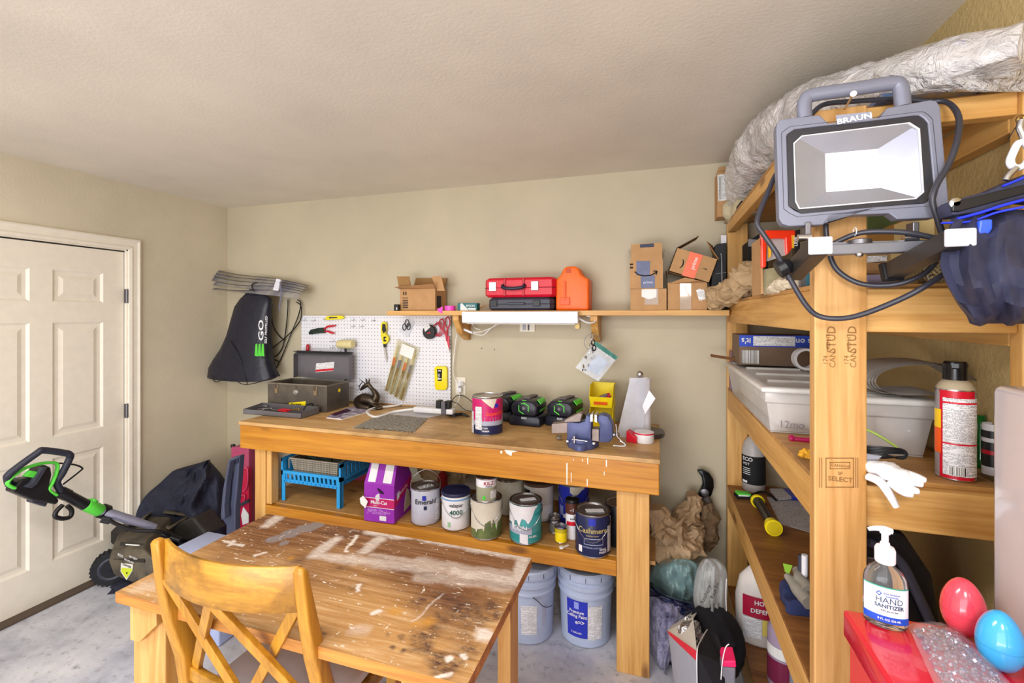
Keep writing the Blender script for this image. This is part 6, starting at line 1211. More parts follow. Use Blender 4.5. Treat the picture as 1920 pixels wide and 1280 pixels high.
b = MB(PB); b.drape([(1048, 1318, 1345), (1062, 1308, 1360), (1090, 1302, 1364), (1125, 1300, 1363), (1152, 1308, 1360), (1160, 1320, 1352)], 2.20, .045, 9, .02, 40, .05); o_ = b.build('zip_bag', smooth=70, cat='bag', label='clear zip bag with handwritten words leaning on shelving')
b = MB(BLACKM); b.textY('Raspberry', 1326, 1115, 2.115, 6.5, 70, .0); b.textY('Root 3ni', 1343, 1108, 2.115, 6.5, 72, .0); b.build('handwriting', o_)
b = MB(WHITE); b.tube([P(1362, 1085, Y=2.14), P(1361, 1115, Y=2.14), P(1362, 1145, Y=2.14)], .0025, 8, 4); b.build('zip_edge', o_, smooth=60)
# tote bags
GC = mat('grey tote canvas', '#a6a8b4', .8, var=.05); BC = mat('black tote canvas', '#14141c', .85, bump=(20, .4, .01)); RT_ = mat('red tote trim', '#e0203a', .6); CRM = mat('cream lining', '#dcd8d0', .8)
t = thing('tote_bag', 'grey tote bag with red trim and black side, open top', 'bag', P(1300, 1290, Y=1.95)); t.location.z = 0
def hull(b, pa, Ya, pb, Yb, th=.006): b.prism([P(x, y, Y=Y) for (x, y), Y in pa], (0, th, 0))
b = MB(GC); b.prism([P(1253, 1185, Y=2.05), P(1307, 1238, Y=1.72), P(1308, 1420, Y=1.72), P(1275, 1380, Y=1.95)], (.0, .008, 0)); b.build('front_panel', t)
b = MB(RT_); b.prism([P(1252, 1183, Y=2.046), P(1307, 1222, Y=1.715), P(1307, 1240, Y=1.715), P(1254, 1190, Y=2.046)], (.0, .004, 0)); b.build('red_trim', t)
b = MB(CRM); b.prism([P(1252, 1184, Y=2.055), P(1307, 1222, Y=1.73), P(1300, 1160, Y=2.0), P(1312, 1140, Y=2.25), P(1262, 1170, Y=2.2)], (.0, .006, 0)); b.build('lining', t)
b = MB(BC)
c_ = P(1345, 1210, Y=2.0); b.loft([[P(1307, 1222, Y=1.72), P(1326, 1180, Y=1.95), P(1345, 1190, Y=1.8), P(1368, 1250, Y=1.7), P(1345, 1300, Y=1.6)], [P(1307, 1430, Y=1.72), P(1326, 1400, Y=1.95), P(1345, 1400, Y=1.8), P(1370, 1420, Y=1.7), P(1350, 1440, Y=1.6)]]); b.build('side_panel', t, bevel=.004)
b = MB(mat('white piping', '#d9d9df', .6)); b.tube([P(1307, 1280, Y=1.71), P(1307, 1222, Y=1.715), P(1314, 1200, Y=1.82), P(1326, 1180, Y=1.95)], .0022, 8, 6); b.build('piping', t, smooth=60)
b = MB(BC); b.blob((P(1345, 1170, Y=2.12).x-.01, 2.12, P(1345, 1190, Y=2.12).z-.02), (.11, .16, .12), 5, .15, 1.6, 4); b.build('black_garment', smooth=60, cat='jacket', label='black fabric garment stuffed between open tote and shelving')
b = MB(mat('crinkled silver foil', '#b8b8bb', .2, .9, bump=(30, 1, .02))); b.crush([P(1288, 1170, Y=2.05), P(1296, 1190, Y=1.98), P(1300, 1225, Y=1.9)], [.03, .045, .03], 3, .5, 14, 20, 6); b.build('foil_bag', cat='foil', label='crinkled silver foil packet inside the grey tote bag')
t = thing('lunch_bag', 'small dark bag with hot pink band and cord beside shelving', 'bag', P(1365, 1290, Y=1.6)); t.location.z = 0
b = MB(mat('grey lunch cloth', '#77757f', .7)); b.prism([P(x, y, Y=1.66) for x, y in ((1354, 1250), (1380, 1252), (1376, 1420), (1350, 1420))], (0, .06, 0)); b.build('bag_body', t, bevel=.006); b = MB(mat('hot pink band', '#e81a63', .5)); b.prism([P(x, y, Y=1.655) for x, y in ((1357, 1239), (1380, 1239), (1381, 1252), (1354, 1250))], (0, .07, 0)); b.build('pink_band', t, bevel=.004); b = MB(WHITE); b.tube([P(1351, 1290, Y=1.65), P(1354, 1245, Y=1.65), P(1360, 1215, Y=1.65), P(1367, 1207, Y=1.65)], .0018, 6, 5); b.build('cord', t, smooth=60)
# ================================================================== in the shelving unit (X .40 - .75)
def shelf_pt(px, py, z): return P(px, py, Z=z)
# top shelf: bubble wrap, box, board
def wrapmat(name, hx, alpha, sc1, st, rough=.12):
    t = NT(name); c = C(hx); t.col(c); t.b.inputs['Roughness'].default_value = rough; t.b.inputs['Coat Weight'].default_value = 1; t.b.inputs['Coat Roughness'].default_value = .05
    v = t.n('ShaderNodeTexVoronoi'); t.link(t.co(), v.inputs['Vector']); v.inputs['Scale'].default_value = 70
    n = t.noise(t.co(), sc1, 4, .6, 1.5); n2 = t.noise(t.co(), 7, 4)
    h = t.math('ADD', t.math('MULTIPLY', n, 1.0), t.math('MULTIPLY', v.outputs['Distance'], .12)); t.bump(h, st, .03)
    a = t.ramp(n2, [(.35, (alpha*.75,)*3+(1,)), (.65, (min(1, alpha*1.35),)*3+(1,))]); t.link(a, t.b.inputs['Alpha']); return t.m
BW = wrapmat('bubble wrap plastic', '#f0ecee', .62, 26, .8)
BWK = mat('cream foam under wrap', '#cfc4a6', .8)
t = thing('bubble_wrap', 'large cloudy roll of bubble wrap piled along top of shelving unit', 'bubble wrap', (.55, 1.9, S1+.05))
def roof(px, py, X=.5): return P(px, py, X=X)
pts = [Vector(p_) for p_ in ((.45, 2.62, 2.20), (.44, 2.38, 2.28), (.44, 2.08, 2.30), (.46, 1.80, 2.28), (.49, 1.56, 2.235), (.54, 1.38, 2.195), (.61, 1.25, 2.18), (.70, 1.17, 2.165))]
b = MB(BW); b.crush(pts, [.08, .125, .13, .12, .105, .07, .06, .05], 4, .10, 9, 90, 16, flat=.9); b.clamp(0, hi=.79).clamp(2, lo=S1+.002, hi=2.47); b.build('wrap_layer', t, smooth=80)
b = MB(wrapmat('glossy film folds', '#f4f3f8', .45, 34, .8, .06)); b.crush([p_+Vector((.035, -.01, .0)) for p_ in pts[:-1]], [.09, .13, .13, .12, .11, .085, .06], 14, .14, 13, 90, 16, flat=.85); b.clamp(0, hi=.79).clamp(2, lo=S1+.002, hi=2.475); b.build('film_layer', t, smooth=80)
b = MB(BWK); b.crush([p_+Vector((.02, .02, -.02)) for p_ in pts[:-2]], [.05, .08, .08, .07, .05, .03], 2, .15, 8, 30, 8, flat=.8); b.build('foam_core', t, smooth=60)
b = MB(wrapmat('fallen wrap sheet', '#e2dede', .6, 26, .9)); b.drape([(74, 1770, 1990), (95, 1700, 1990, .02), (120, 1650, 1990, .02), (150, 1640, 1990, .01), (172, 1700, 1990)], 1.30, .05, 5, .02, 60, .05); b.clamp(0, hi=.79); b.build('near_fold', t, smooth=80)
b = MB(mat('blue film print', '#5a63c8', .3)); b.textY('AIR', 1800, 84, 1.215, 8, -8, .0); b.textY('O', 1845, 120, 1.205, 12, 8, .0); b.build('film_print', t)
b = MB(BWK); b.crush([Vector((.42, 2.70, 2.24)), Vector((.41, 2.62, 2.17)), Vector((.43, 2.4, 2.15))], [.05, .07, .05], 12, .3, 8, 26, 8); b.build('drooping_end', t, smooth=60)
t = thing('shipping_box', 'brown box with barcode label on top shelf under bubble wrap', 'box', (.43, 2.7, S1)); x0 = P(1345, 340, Y=2.66).x; z1 = P(1360, 322, Y=2.66).z
b = MB(KRAFT); b.box(x0, x0+.18, 2.66, 2.775, S1+.02, z1); o_ = b.build('box_body', t, bevel=.002); b = MB(KRAFT); b.prism([(x0, 2.775, z1), (x0+.15, 2.775, z1), (x0+.18, 2.765, z1+.06), (x0+.02, 2.765, z1+.06)], (0, .004, 0)); b.build('flap', t)
b = MB(PRINT); b.PR([(1345, 328), (1380, 323), (1380, 373), (1347, 377)], 2.6585, .001); lb = b.build('label', o_); b = MB(BAR); b.PR([(1348, 331), (1353, 330), (1354, 373), (1349, 375)], 2.657, .001); b.textY('US', 1371, 358, 2.657, 6, 90, .01); b.PR([(1363, 334), (1372, 333), (1373, 350), (1364, 351)], 2.657, .001); b.build('barcode', lb)
t = thing('folded_pad', 'dark folded pad wedged beneath box at back of top shelf', 'pad', (.40, 2.6, S1)); b = MB(BLACKM); b.box(.37, .55, 2.30, 2.655, S1+.001, S1+.018); b.build('pad', t, bevel=.004)
b = MB(mat('cream pad', '#b7ab90', .8)); b.box(.36, .50, 2.66, 2.775, S1+.001, S1+.018); b.build('pad', t, bevel=.004)
b = MB(mat('blue printed card', '#5572a6', .5, hex2='#b79b6c', scale=12)); b.box(.50, .755, UY0+.0, UY0+.12, S1+.001, S1+.012); b.build('printed_card', cat='card', label='flat blue printed card lying at the front edge of top shelf')
# second shelf
ZA = S2+.0005
t = thing('red_frame_kit', 'glossy orange red kit in clear packaging on upper middle shelf', 'kit', (.45, 1.85, ZA)); ORR = mat('fluorescent orange red', '#f4381a', .25, coat=1)
K = lambda x, y, X=.42: P(x, y, X=X)
b = MB(ORR); Yk = 1.66; 
b.PR([(1427, 434), (1440, 431), (1492, 431), (1492, 455), (1479, 476), (1474, 478), (1472, 447), (1438, 447), (1437, 500), (1428, 503)], Yk, .025); b.build('orange_frame', t, bevel=.004)
b = MB(mat('yellow sticker', '#f0b426', .4)); b.PR([(1484, 441), (1490, 441), (1489, 465), (1485, 465)], Yk-.002, .001); b.PR([(1440, 450), (1446, 450), (1446, 480), (1441, 484)], Yk+.005, .01); b.build('yellow_print', t)
b = MB(mat('clear kit film', '#e8e0e0', .08, alpha=.35, coat=1)); b.PR([(1438, 447), (1474, 447), (1474, 478), (1438, 490)], Yk+.012, .004); b.build('window', t)
b = MB(WHITE); b.textY('LINK', 1495, 452, Yk-.01, 6, 90, .02); b.build('lettering', t); b = MB(BLACK); b.PR([(1490, 432), (1500, 430), (1500, 478), (1490, 478)], Yk+.002, .03); b.build('black_edge', t)
t = thing('upright_tray', 'clear and cardboard tray standing on shelf under the orange kit', 'tray', (.45, 1.8, ZA)); b = MB(KRAFT); x_ = P(1427, 500, Y=1.70).x
b.PR([(1426, 445), (1429, 445), (1431, 550), (1427, 552)], 1.70, .15); b.build('card_edge', t); b = MB(mat('translucent tray', '#c5b98f', .3, alpha=.6)); b.PR([(1431, 505), (1460, 500), (1505, 500), (1505, 548), (1431, 550)], 1.72, .01); b.build('tray_face', t)
b = MB(mat('cream cloth', '#d4c6ae', .85, var=.1)); b.crush([P(1420, 545, Y=1.9), P(1445, 543, Y=1.75), P(1470, 538, Y=1.62), P(1492, 530, Y=1.52)], [.012, .02, .03, .022], 5, .5, 16, 24, 7, flat=.8); b.build('cleaning_cloth', cat='cloth', label='crumpled cream cloth lying on shelf below the orange red kit')
t = thing('grey_binder', 'grey and teal binder standing behind near post on upper middle shelf', 'binder', (.5, 1.5, ZA)); b = MB(mat('grey binder cover', '#6c6a6a', .5)); b.PR([(1501, 508), (1512, 500), (1513, 540), (1501, 542)], 1.50, .2); b.build('cover', t); b = MB(mat('teal edge', '#417c93', .5)); b.PR([(1513, 500), (1519, 498), (1519, 540), (1513, 541)], 1.49, .2); b.build('spine', t)
t = thing('black_box', 'tall black box with white band at back of upper middle shelf', 'box', (.5, 2.6, ZA)); b = MB(BLACKM); b.PR([(1403, 452), (1424, 438), (1440, 438), (1440, 560), (1403, 560)], 2.45, .16); o_ = b.build('box_body', t); b = MB(mat('silver band', '#8f8f92', .4)); b.PR([(1403, 448), (1432, 450), (1432, 462), (1403, 462)], 2.445, .002); b.build('band', o_)
b = MB(PAPER); b.crush([P(1385, 545, Y=2.3), P(1398, 525, Y=2.2), P(1408, 515, Y=2.1), P(1416, 500, Y=2.05)], [.04, .06, .05, .02], 21, .5, 10, 24, 6); b.build('kraft_paper', cat='paper', label='upright crumple of kraft paper in front of the tall black box')
# near bay behind the floodlight
t = thing('small_parcel', 'small cardboard parcel with white label behind floodlight bracket', 'parcel', (.50, 1.40, ZA)); b = MB(KRAFT); b.PR([(1625, 492), (1672, 492), (1672, 512), (1650, 514), (1625, 512)], 1.40, .09); o_ = b.build('parcel_body', t); b = MB(PRINT); b.PR([(1627, 480), (1663, 479), (1663, 489), (1627, 492)], 1.398, .085); b.build('label', o_)
t.location.z = ZA
b = MB(mat('clear tray plastic', '#b0a4c0', .15, alpha=.8, coat=1)); b.PR([(1625, 514), (1700, 514), (1695, 532), (1625, 534)], 1.36, .12); b.build('plastic_tray', bevel=.004, cat='tray', label='low lilac plastic tray with pink tint under the small parcel')
b = MB(mat('black tray', '#1d2236', .35)); b.PR([(1628, 534), (1760, 532), (1760, 544), (1628, 544)], 1.33, .14); b.build('dark_tray', bevel=.003, cat='tray', label='long dark blue tray along the front of upper middle shelf')
b = MB(mat('gold and black glitter', '#b9a67a', .3, hex2='#2a251c', scale=160)); b.prism([P(x, y, Y=1.35) for x, y in ((1728, 492), (1755, 478), (1775, 515), (1768, 533), (1742, 530))], (0, .05, 0)); b.build('decorative_box', bevel=.003, cat='box', label='gold and black patterned box partly hidden behind hanging tool bag')
t = thing('cardboard_flat', 'folded cardboard with green sheet at back of near shelf bay', 'cardboard', (.6, 1.6, ZA)); b = MB(mat('tan card', '#a67a3c', .7)); b.prism([P(x, y, Y=1.55) for x, y in ((1628, 440), (1695, 412), (1697, 450), (1628, 470))], (0, .01, 0)); b.build('card', t); b = MB(mat('sage sheet', '#56683a', .5)); b.prism([P(x, y, Y=1.62) for x, y in ((1628, 405), (1700, 405), (1695, 415), (1660, 428), (1628, 430))], (0, .01, 0)); b.build('green_sheet', t)
t.location.z = ZA
b = MB(mat('cream carton', '#d9c48d', .6)); b.prism([P(x, y, Y=1.45) for x, y in ((1712, 408), (1752, 408), (1752, 540), (1712, 540))], (0, .12, 0)); b.build('cream_carton', cat='carton', label='cream carton standing in near bay behind the floodlight')
b = MB(mat('mint plastic', '#55b79b', .35)); b.prism([P(x, y, Y=1.25) for x, y in ((1765, 400), (1780, 388), (1782, 405), (1765, 410))], (0, .02, 0)); b.build('mint_tag', cat='tag', label='small mint green plastic piece between floodlight and tool bag')
# third shelf
ZC3 = S3+.0005
LIDP = mat('translucent white lid', '#dddbd8', .3, alpha=.93); BINP = mat('clear storage plastic', '#e2ddda', .25, alpha=.62, coat=.4)
def bin_(nm, label, x0, x1, y0, y1, z0, z1, num=None):
    t = thing(nm, label, 'storage bin', ((x0+x1)/2, (y0+y1)/2, z0)); i_ = .02
    b = MB(BINP); b.loft([[(x0+k, y0+k, z), (x1-k, y0+k, z), (x1-k, y1-k, z), (x0+k, y1-k, z)] for z, k in ((z0, i_+.012), (z0+.006, i_), (z1-.05, .006), (z1-.045, 0), (z1-.012, 0))], cap=False); b.box(x0+i_, x1-i_, y0+i_, y1-i_, z0, z0+.004); bb = b.build('bin_body', t, bevel=.008, bseg=3, smooth=50)
    b = MB(LIDP); b.loft([[(x0-k, y0-k, z), (x1+k, y0-k, z), (x1+k, y1+k, z), (x0-k, y1+k, z)] for z, k in ((z1-.012, .012), (z1, .014), (z1+.006, .008), (z1+.007, -.015), (z1-.004, -.022))]); ld = b.build('lid', t, bevel=.004, bseg=2, smooth=50)
    b = MB(LIDP)
    for k in range(3): yy = y0+(y1-y0)*(k+1)/4; b.box(x0+.05, x1-.05, yy-.006, yy+.006, z1-.004, z1+.004)
    b.build('lid_ribs', ld); return t, bb
# left bin seen from its near end
bx0 = .402; t, bb = bin_('storage_bin', 'long translucent white bin marked 12 on the middle shelf', .345, .66, 1.69, 2.52, ZC3, ZC3+.148)
b = MB(mat('faded marker', '#85818c', .6)); b.textY('12mo', 1484, 802, 1.70, 13, 0, .0, squash=1); b.build('marker_writing', bb)
b = MB(mat('folded white goods', '#e8e4de', .8)); b.box(.39, .62, 1.74, 2.46, ZC3+.008, ZC3+.12); b.build('folded_linen', bevel=.02, cat='linen', label='folded white linens seen through the bin marked 12')
b = MB(mat('books in bin', '#7c82a8', .6, hex2='#a35c55', scale=24)); b.box(.372, .40, 2.55, 2.66, ZC3, ZC3+.20); b.build('magazine', cat='magazine', label='magazine edges standing at the far left end of middle shelf')
# brown and blue box on the bin
t = thing('shipping_box', 'flat brown box with blue band and barcode resting on long bin', 'box', (.5, 2.45, ZC3+.1565)); zz0 = ZC3+.1565; zz1 = 1.535
b = MB(mat('brown grey card', '#76604f', .7)); b.box(.372, .67, 2.35, 2.56, zz0, zz1); o_ = b.build('box_body', t, bevel=.002); hx = zz1-zz0
b = MB(mat('parcel blue', '#2b4cc0', .5)); b.box(.3715, .67, 2.3485, 2.35, zz0+hx*.62, zz1); bl = b.build('blue_band', o_)
b = MB(PRINT); b.box(.43, .60, 2.3465, 2.3485, zz0+hx*.66, zz1-.004); b.build('white_tape', bl); b = MB(BAR); b.box(.382, .455, 2.347, 2.35, zz0+.008, zz0+hx*.5); b.build('barcode', o_); b = MB(WHITE); b.text('s on', .036, lambda x, y: (.632-x, 2.3465, zz1-.014-y), .02); b.text("it's", .036, lambda x, y: (.400-x, 2.3465, zz1-.014-y), .02); b.build('lettering', bl)
t = thing('tape_roll', 'roll of white tape standing on long bin behind near post', 'tape', (.60, 2.2, zz0)); b = MB(WHITE); b.loft([[Vector((.605+math.cos(a)*r_, y_, zz0+.047+math.sin(a)*r_)) for a in [i*2*PI/28 for i in range(28)]] for r_, y_ in ((.036, 2.2), (.046, 2.2), (.046, 2.25), (.036, 2.25), (.036, 2.2))], cap=False); b.build('roll', t, smooth=40)
b = MB(mat('magenta cap', '#b41a5a', .3)); a = P(1480, 822, Y=1.62); c2 = P(1520, 826, Y=1.6); b.tube([a+Vector((0, 0, .0)), a+Vector((.006, 0, 0)), a+Vector((.012, 0, 0))], [.012, .014, .011], 14); b.cyl(a, c2+Vector((.05, 0, 0)), .0075, 12); o_ = b.build('marker', smooth=50, cat='tube', label='magenta tube with round cap lying in front of bin marked 12'); 
b = MB(mat('yellow foam', '#e3a827', .7)); c_ = P(1512, 858, Y=1.45); b.blob(c_, (.018, .02, .022), 3, .4, 3, 3); b.build('sponge', cat='sponge', label='small torn yellow sponge piece beside the near shelving post')
# right part of third shelf
t, bb = bin_('storage_bin', 'clear bin with white contents behind gloves on middle shelf', .50, .72, 1.51, 1.665, ZC3, 1.395)
b = MB(WHITE); c_ = P(1712, 815, Y=1.50); b.ball((c_.x, 1.58, ZC3+.075), (.05, .06, .045), 3); b.build('white_bowl', smooth=70, cat='bowl', label='rounded white bowl seen through side of the clear bin')
# rolled paper on bin
zq = 1.395+.008; t = thing('paper_roll', 'loosely rolled white paper lying on the clear bin', 'paper', (.58, 1.5, zq)); PM = mat('off white paper', '#f0ebe6', .6)
for k in range(4):
    o = k*6; b = MB(PM); pp = [(1772-o, 741-k*.6), (1725-o, 741-k*.6), (1680-o, 739-k*.6), (1652-o, 729), (1642-o, 714), (1655-o, 698), (1690-o*.8, 687-k*1.2), (1735-o*.4, 684-k*1.5), (1785, 690-k*1.5), (1828, 712-k), (1856, 737)]
    pl = spline([P(x, y, Y=1.50) for x, y in pp], 5)
    for v_ in pl: v_.z = max(v_.z, zq+.0005+k*.0004)
    b.grid(lambda u, v, pl=pl: pl[min(len(pl)-1, int(round(u*(len(pl)-1))))]+Vector((0, v*.15, 0)), len(pl)-1, 1, th=.001); b.build('sheet', t, smooth=60)
# aerosol can
t_ = None
q = P(1791, 900, Z=ZC3); 
BLKC = mat('black cap', '#0d0d12', .25)
t = can('aerosol_can', 'large red and yellow labelled aerosol can with black cap on middle shelf', 1791, 902, ZC3, .037, .215, mat('aerosol silver', '#a29ca0', .3, .3), lid=BLKC, cat='aerosol can', rim=True,
    bands=((.004, .212, mat('aerosol red', '#c8102c', .35), -.03, .04), (.06, .12, mat('flame orange', '#ef5a1c', .35), -.048, -.026, .0006), (.12, .165, mat('flame yellow', '#f6c81e', .35), -.048, -.026, .0008), (.012, .195, PRINTS, -.022, .046, .001), (.085, .089, RED, -.022, .046, .0014), (.182, .186, RED, -.022, .046, .0014), (.014, .034, BAR, -.012, .018, .0014)))
cc = t; b = MB(mat('cream shoulder', '#b3a58c', .4)); b.lathe([(.0365, .215), (.030, .228), (.022, .236), (.001, .236)], seg=30, cap=False); b.build('shoulder', cc, local=True, smooth=50)
b = MB(BLKC); b.lathe([(.0225, .236), (.022, .262), (.0235, .272), (.020, .280), (.001, .280)], seg=24, cap=False); b.prism([(-.006, -.02, .262), (.006, -.02, .262), (.006, -.028, .266), (-.006, -.028, .266)], (0, 0, .01)); b.build('cap', cc, local=True, smooth=40)
for ch_ in list(cc.children):
    if ch_.name.startswith('lid'): bpy.data.objects.remove(ch_)
b = MB(mat('green glass', '#1f9a3e', .1, trans=.6, coat=1)); q = P(1843, 880, Z=ZC3); b.lathe([(.012, .001), (.017, .004), (.017, .08), (.011, .105), (.010, .135), (.012, .137)], (q.x, q.y+.01, ZC3), 20); b.build('green_bottle', smooth=50, cat='bottle', label='green translucent bottle right of the red aerosol can')
t = can('spray_can', 'dark printed can between green bottle and white cabinet', 1862, 892, ZC3, .02, .12, mat('black label', '#222226', .4), lid=WHITE, cat='spray can', rim=False, bands=((.05, .06, RED), (.08, .09, WL_), (.0, .02, WL_)))
# gloves
GL = mat('white glove cloth', '#f1eff2', .85, bump=(50, .3, .002), var=.03); t = thing('work_glove', 'white cloth work glove hanging over front edge of middle shelf', 'glove', P(1650, 880, Z=ZC3))
def gq(x, y, Y): return P(x, y, Y=Y)
b = MB(GL); b.crush([gq(1622, 868, 1.30), gq(1655, 880, 1.27), gq(1690, 893, 1.235), gq(1715, 905, 1.225)], [.02, .028, .026, .016], 2, .25, 20, 24, 7, flat=.7); b.build('palm', t, smooth=60)
for pts in (((1628, 893, 1.26), (1650, 903, 1.24), (1665, 922, 1.23), (1681, 950, 1.225)), ((1690, 885, 1.24), (1715, 893, 1.225), (1735, 900, 1.22)), ((1690, 893, 1.235), (1712, 902, 1.22), (1730, 908, 1.215)), ((1685, 900, 1.23), (1705, 915, 1.215), (1722, 921, 1.212)), ((1670, 903, 1.235), (1692, 920, 1.215), (1710, 927, 1.212))):
    b = MB(GL); b.tube([gq(*p_) for p_ in pts], [.011, .012, .011, .008], 10, 5, flat=.75); b.build('finger', t, smooth=60)
b = MB(BLACK)
for k in range(5): b.tube([gq(1620, 836+k*3, 1.31), gq(1650, 838+k*3, 1.30), gq(1690, 842+k*2, 1.30), gq(1701, 852, 1.30), gq(1690, 860-k, 1.30), gq(1650, 850+k*2, 1.30), gq(1622, 848+k, 1.31)], .0022, 6, 6)
b.build('cable_bundle', smooth=60, cat='cable', label='thin black cable bundle lying on the white glove'); b = MB(mat('lime tube', '#b9dc6a', .3)); b.tube([gq(1612, 800, 1.36), gq(1640, 812, 1.36), gq(1670, 830, 1.36), gq(1685, 842, 1.36)], .003, 8, 5); b.build('plastic_tubing', smooth=60, cat='tubing', label='thin lime green tubing curving in front of clear bin'); b = MB(mat('grey clip', '#8f9099', .4)); b.prism([gq(x, y, 1.275) for x, y in ((1622, 850), (1655, 855), (1648, 862), (1622, 862))], (0, .01, 0)); b.build('metal_clip', bevel=.002, cat='clip', label='small grey flat clip on the white glove cuff')
# fourth shelf (z S4)
ZD = S4+.0005
q = P(1403, 920, Z=ZD); t = thing('bottle', 'grey white jug bottle with black label and cap on lower shelf', 'bottle', (q.x+.03, q.y+.03, ZD), facing(q)); r = .055
LPB = mat('grey white jug plastic', '#b5b0ae', .4)
b = MB(LPB); b.lathe([(r*.9, 0), (r, .01), (r, .21), (r*.8, .25), (r*.42, .275), (.018, .28), (.018, .30)], seg=30); bb = b.build('bottle_body', t, local=True, smooth=50)
b = MB(BLACK); b.lathe([(.023, .285), (.023, .318), (.02, .32), (.001, .32)], seg=18, cap=False); b.build('cap', t, local=True, smooth=30)
def ptc(x, z, o=.001): a = x/r; return Vector(((r+o)*math.sin(a), -(r+o)*math.cos(a), z))
b = MB(BLACKM); b.grid(lambda i, j: ptc(-.08+.16*i, .04+.145*j), 20, 1); lb = b.build('label', bb, local=True, smooth=60); b = MB(WHITE); b.text('ECO', .026, lambda x, y: ptc(x-.03, .16+y, .003), .02); b.text('POT', .018, lambda x, y: ptc(x-.035, .138+y, .003), .01); b.grid(lambda i, j: ptc(-.06+.03*i, .045+.012*j, .002), 4, 1)
for k in range(4): b.grid(lambda i, j, k=k: ptc(-.055+.04*i, .09+k*.010+.003*j, .002), 4, 1)
b.build('lettering', lb, local=True)
def zq_(x, y, o=0): return P(x, y, Z=ZD+o)
t = thing('flashlight', 'black and yellow flashlight lying on brown lower shelf', 'flashlight', zq_(1430, 965)); a = zq_(1420, 938)+Vector((0, 0, .028)); c2 = zq_(1450, 990)+Vector((0, 0, .028)); a = P(1421, 940, Z=ZD+.028); c2 = P(1451, 990, Z=ZD+.032); d_ = (c2-a).normalized()
b = MB(BLACK); b.tube([a, a+d_*.05, c2-d_*.06, c2-d_*.045], [.024, .019, .019, .024], 20); b.build('barrel', t, smooth=50)
b = MB(YELB); b.tube([a-d_*.012, a+d_*.004], .030, 20); b.build('tail_ring', t, smooth=30); b = MB(YELB); b.tube([c2-d_*.045, c2-d_*.02, c2], [.026, .032, .033], 24); hd_ = b.build('head', t, smooth=40); b = MB(mat('yellow lens', '#d9c020', .3)); b.tube([c2+d_*.0005, c2+d_*.002], .027, 24); b.build('lens', hd_)
b = MB(GREEN); q = zq_(1393, 932); b.obox(q+Vector((0, 0, .02)), (.06, .04, .012), (0, .1, .2)); o_ = None; b.m(BLACKM); b.obox(q+Vector((0, 0, .007)), (.07, .05, .013), (0, 0, .2)); b.m(WL_); b.obox(q+Vector((0, -.022, .014)), (.05, .003, .01), (0, 0, .2)); b.build('sanding_block', cat='block', label='small green topped sanding block beside the flashlight')
t = thing('instruction_sheet', 'grey printed paper sheet lying beside flashlight on lower shelf', 'paper', zq_(1480, 970)); b = MB(printed('grey printed sheet', '#b9b6bb', '#4d4b50', 'xy', .007, .5)); b.prism([zq_(x, y) for x, y in ((1438, 932), (1505, 940), (1560, 1010), (1463, 982))], (0, 0, .002)); b.build('sheet', t)
t = thing('packet', 'small white and blue packet behind grey paper on lower shelf', 'packet', zq_(1470, 930)); b = MB(printed('packet print', '#c9c6cc', '#3a3a4a', 'xy', .004, .5)); b.prism([zq_(x, y, .006) for x, y in ((1443, 920), (1468, 920), (1484, 936), (1458, 938))], (0, 0, .012)); b.build('printed_side', t); b = MB(BLUE); b.prism([zq_(x, y, .006) for x, y in ((1468.5, 920), (1486, 921), (1500, 938), (1484.5, 936))], (0, 0, .012)); b.build('blue_end', t)
b = MB(BLACKM); b.tube([zq_(1405, 930, .01), zq_(1425, 922, .02), zq_(1440, 925, .02), zq_(1455, 937, .01)], .006, 8, 5); b.build('cord', cat='cord', label='short black cord behind the flashlight on lower shelf', smooth=60)
# fifth shelf (z S5)
ZE = S5+.0005
def jug(label, px, py, w_, h, m_, parts, cat='jug', dp=.05):
    q = P(px, py, Z=ZE); t = thing('jug', label, cat, (q.x+.02, q.y+.04, ZE), facing(q)*.3)
    b = MB(m_); b.loft([[(math.cos(a)*w_*k/2, math.sin(a)*dp*k, z) for a in [i*2*PI/24 for i in range(24)]] for z, k in ((0, .85), (.012, 1), (h*.55, 1.02), (h*.78, .85), (h*.9, .5), (h*.95, .3), (h, .3))]); bb = b.build('jug_body', t, local=True, smooth=60)
    return t, bb
t, bb = jug('white weed killer jug with red and yellow label on bottom shelf', 1420, 1212, .20, .36, mat('white jug plastic', '#dcd4cf', .4), ())
def jl(m_, x0, x1, z0, z1, o, wj=.20, dj=.05):
    b = MB(m_)
    def f(u, v):
        x = x0+(x1-x0)*u; k = 1.02 if z0 < .2 else 1.0; xx = max(-1, min(1, x/(wj*.51))); return Vector((x, -dj*1.02*math.sqrt(1-xx*xx*.98)-o, z0+(z1-z0)*v))
    b.grid(f, 14, 1); return b, f
b, f = jl(mat('deep red label', '#a8183a', .4), -.075, .085, .13, .22, .003); rd = b.build('red_label', bb, local=True, smooth=60); b, f = jl(mat('yellow label', '#e9d268', .4), .0, .085, .06, .128, .003); yd = b.build('yellow_label', bb, local=True, smooth=60); b, f = jl(PRINTS, -.075, -.002, .04, .128, .003); b.build('picture_label', bb, local=True, smooth=60)
b = MB(WHITE); b.text('HOME', .026, lambda x, y: (x+.005, -.0565-.001, .190+y), .02); b.text('DEFENSE', .026, lambda x, y: (x+.005, -.0575, .155+y), .02); b.build('lettering', rd, local=True); b = MB(BLACKM); b.text('12', .036, lambda x, y: (x+.04, -.0555, .09+y), .02); b.build('lettering', yd, local=True)
b = MB(RED); b.lathe([(.025, .345), (.025, .37), (.001, .37)], seg=16, cap=False); b.build('cap', t, local=True)
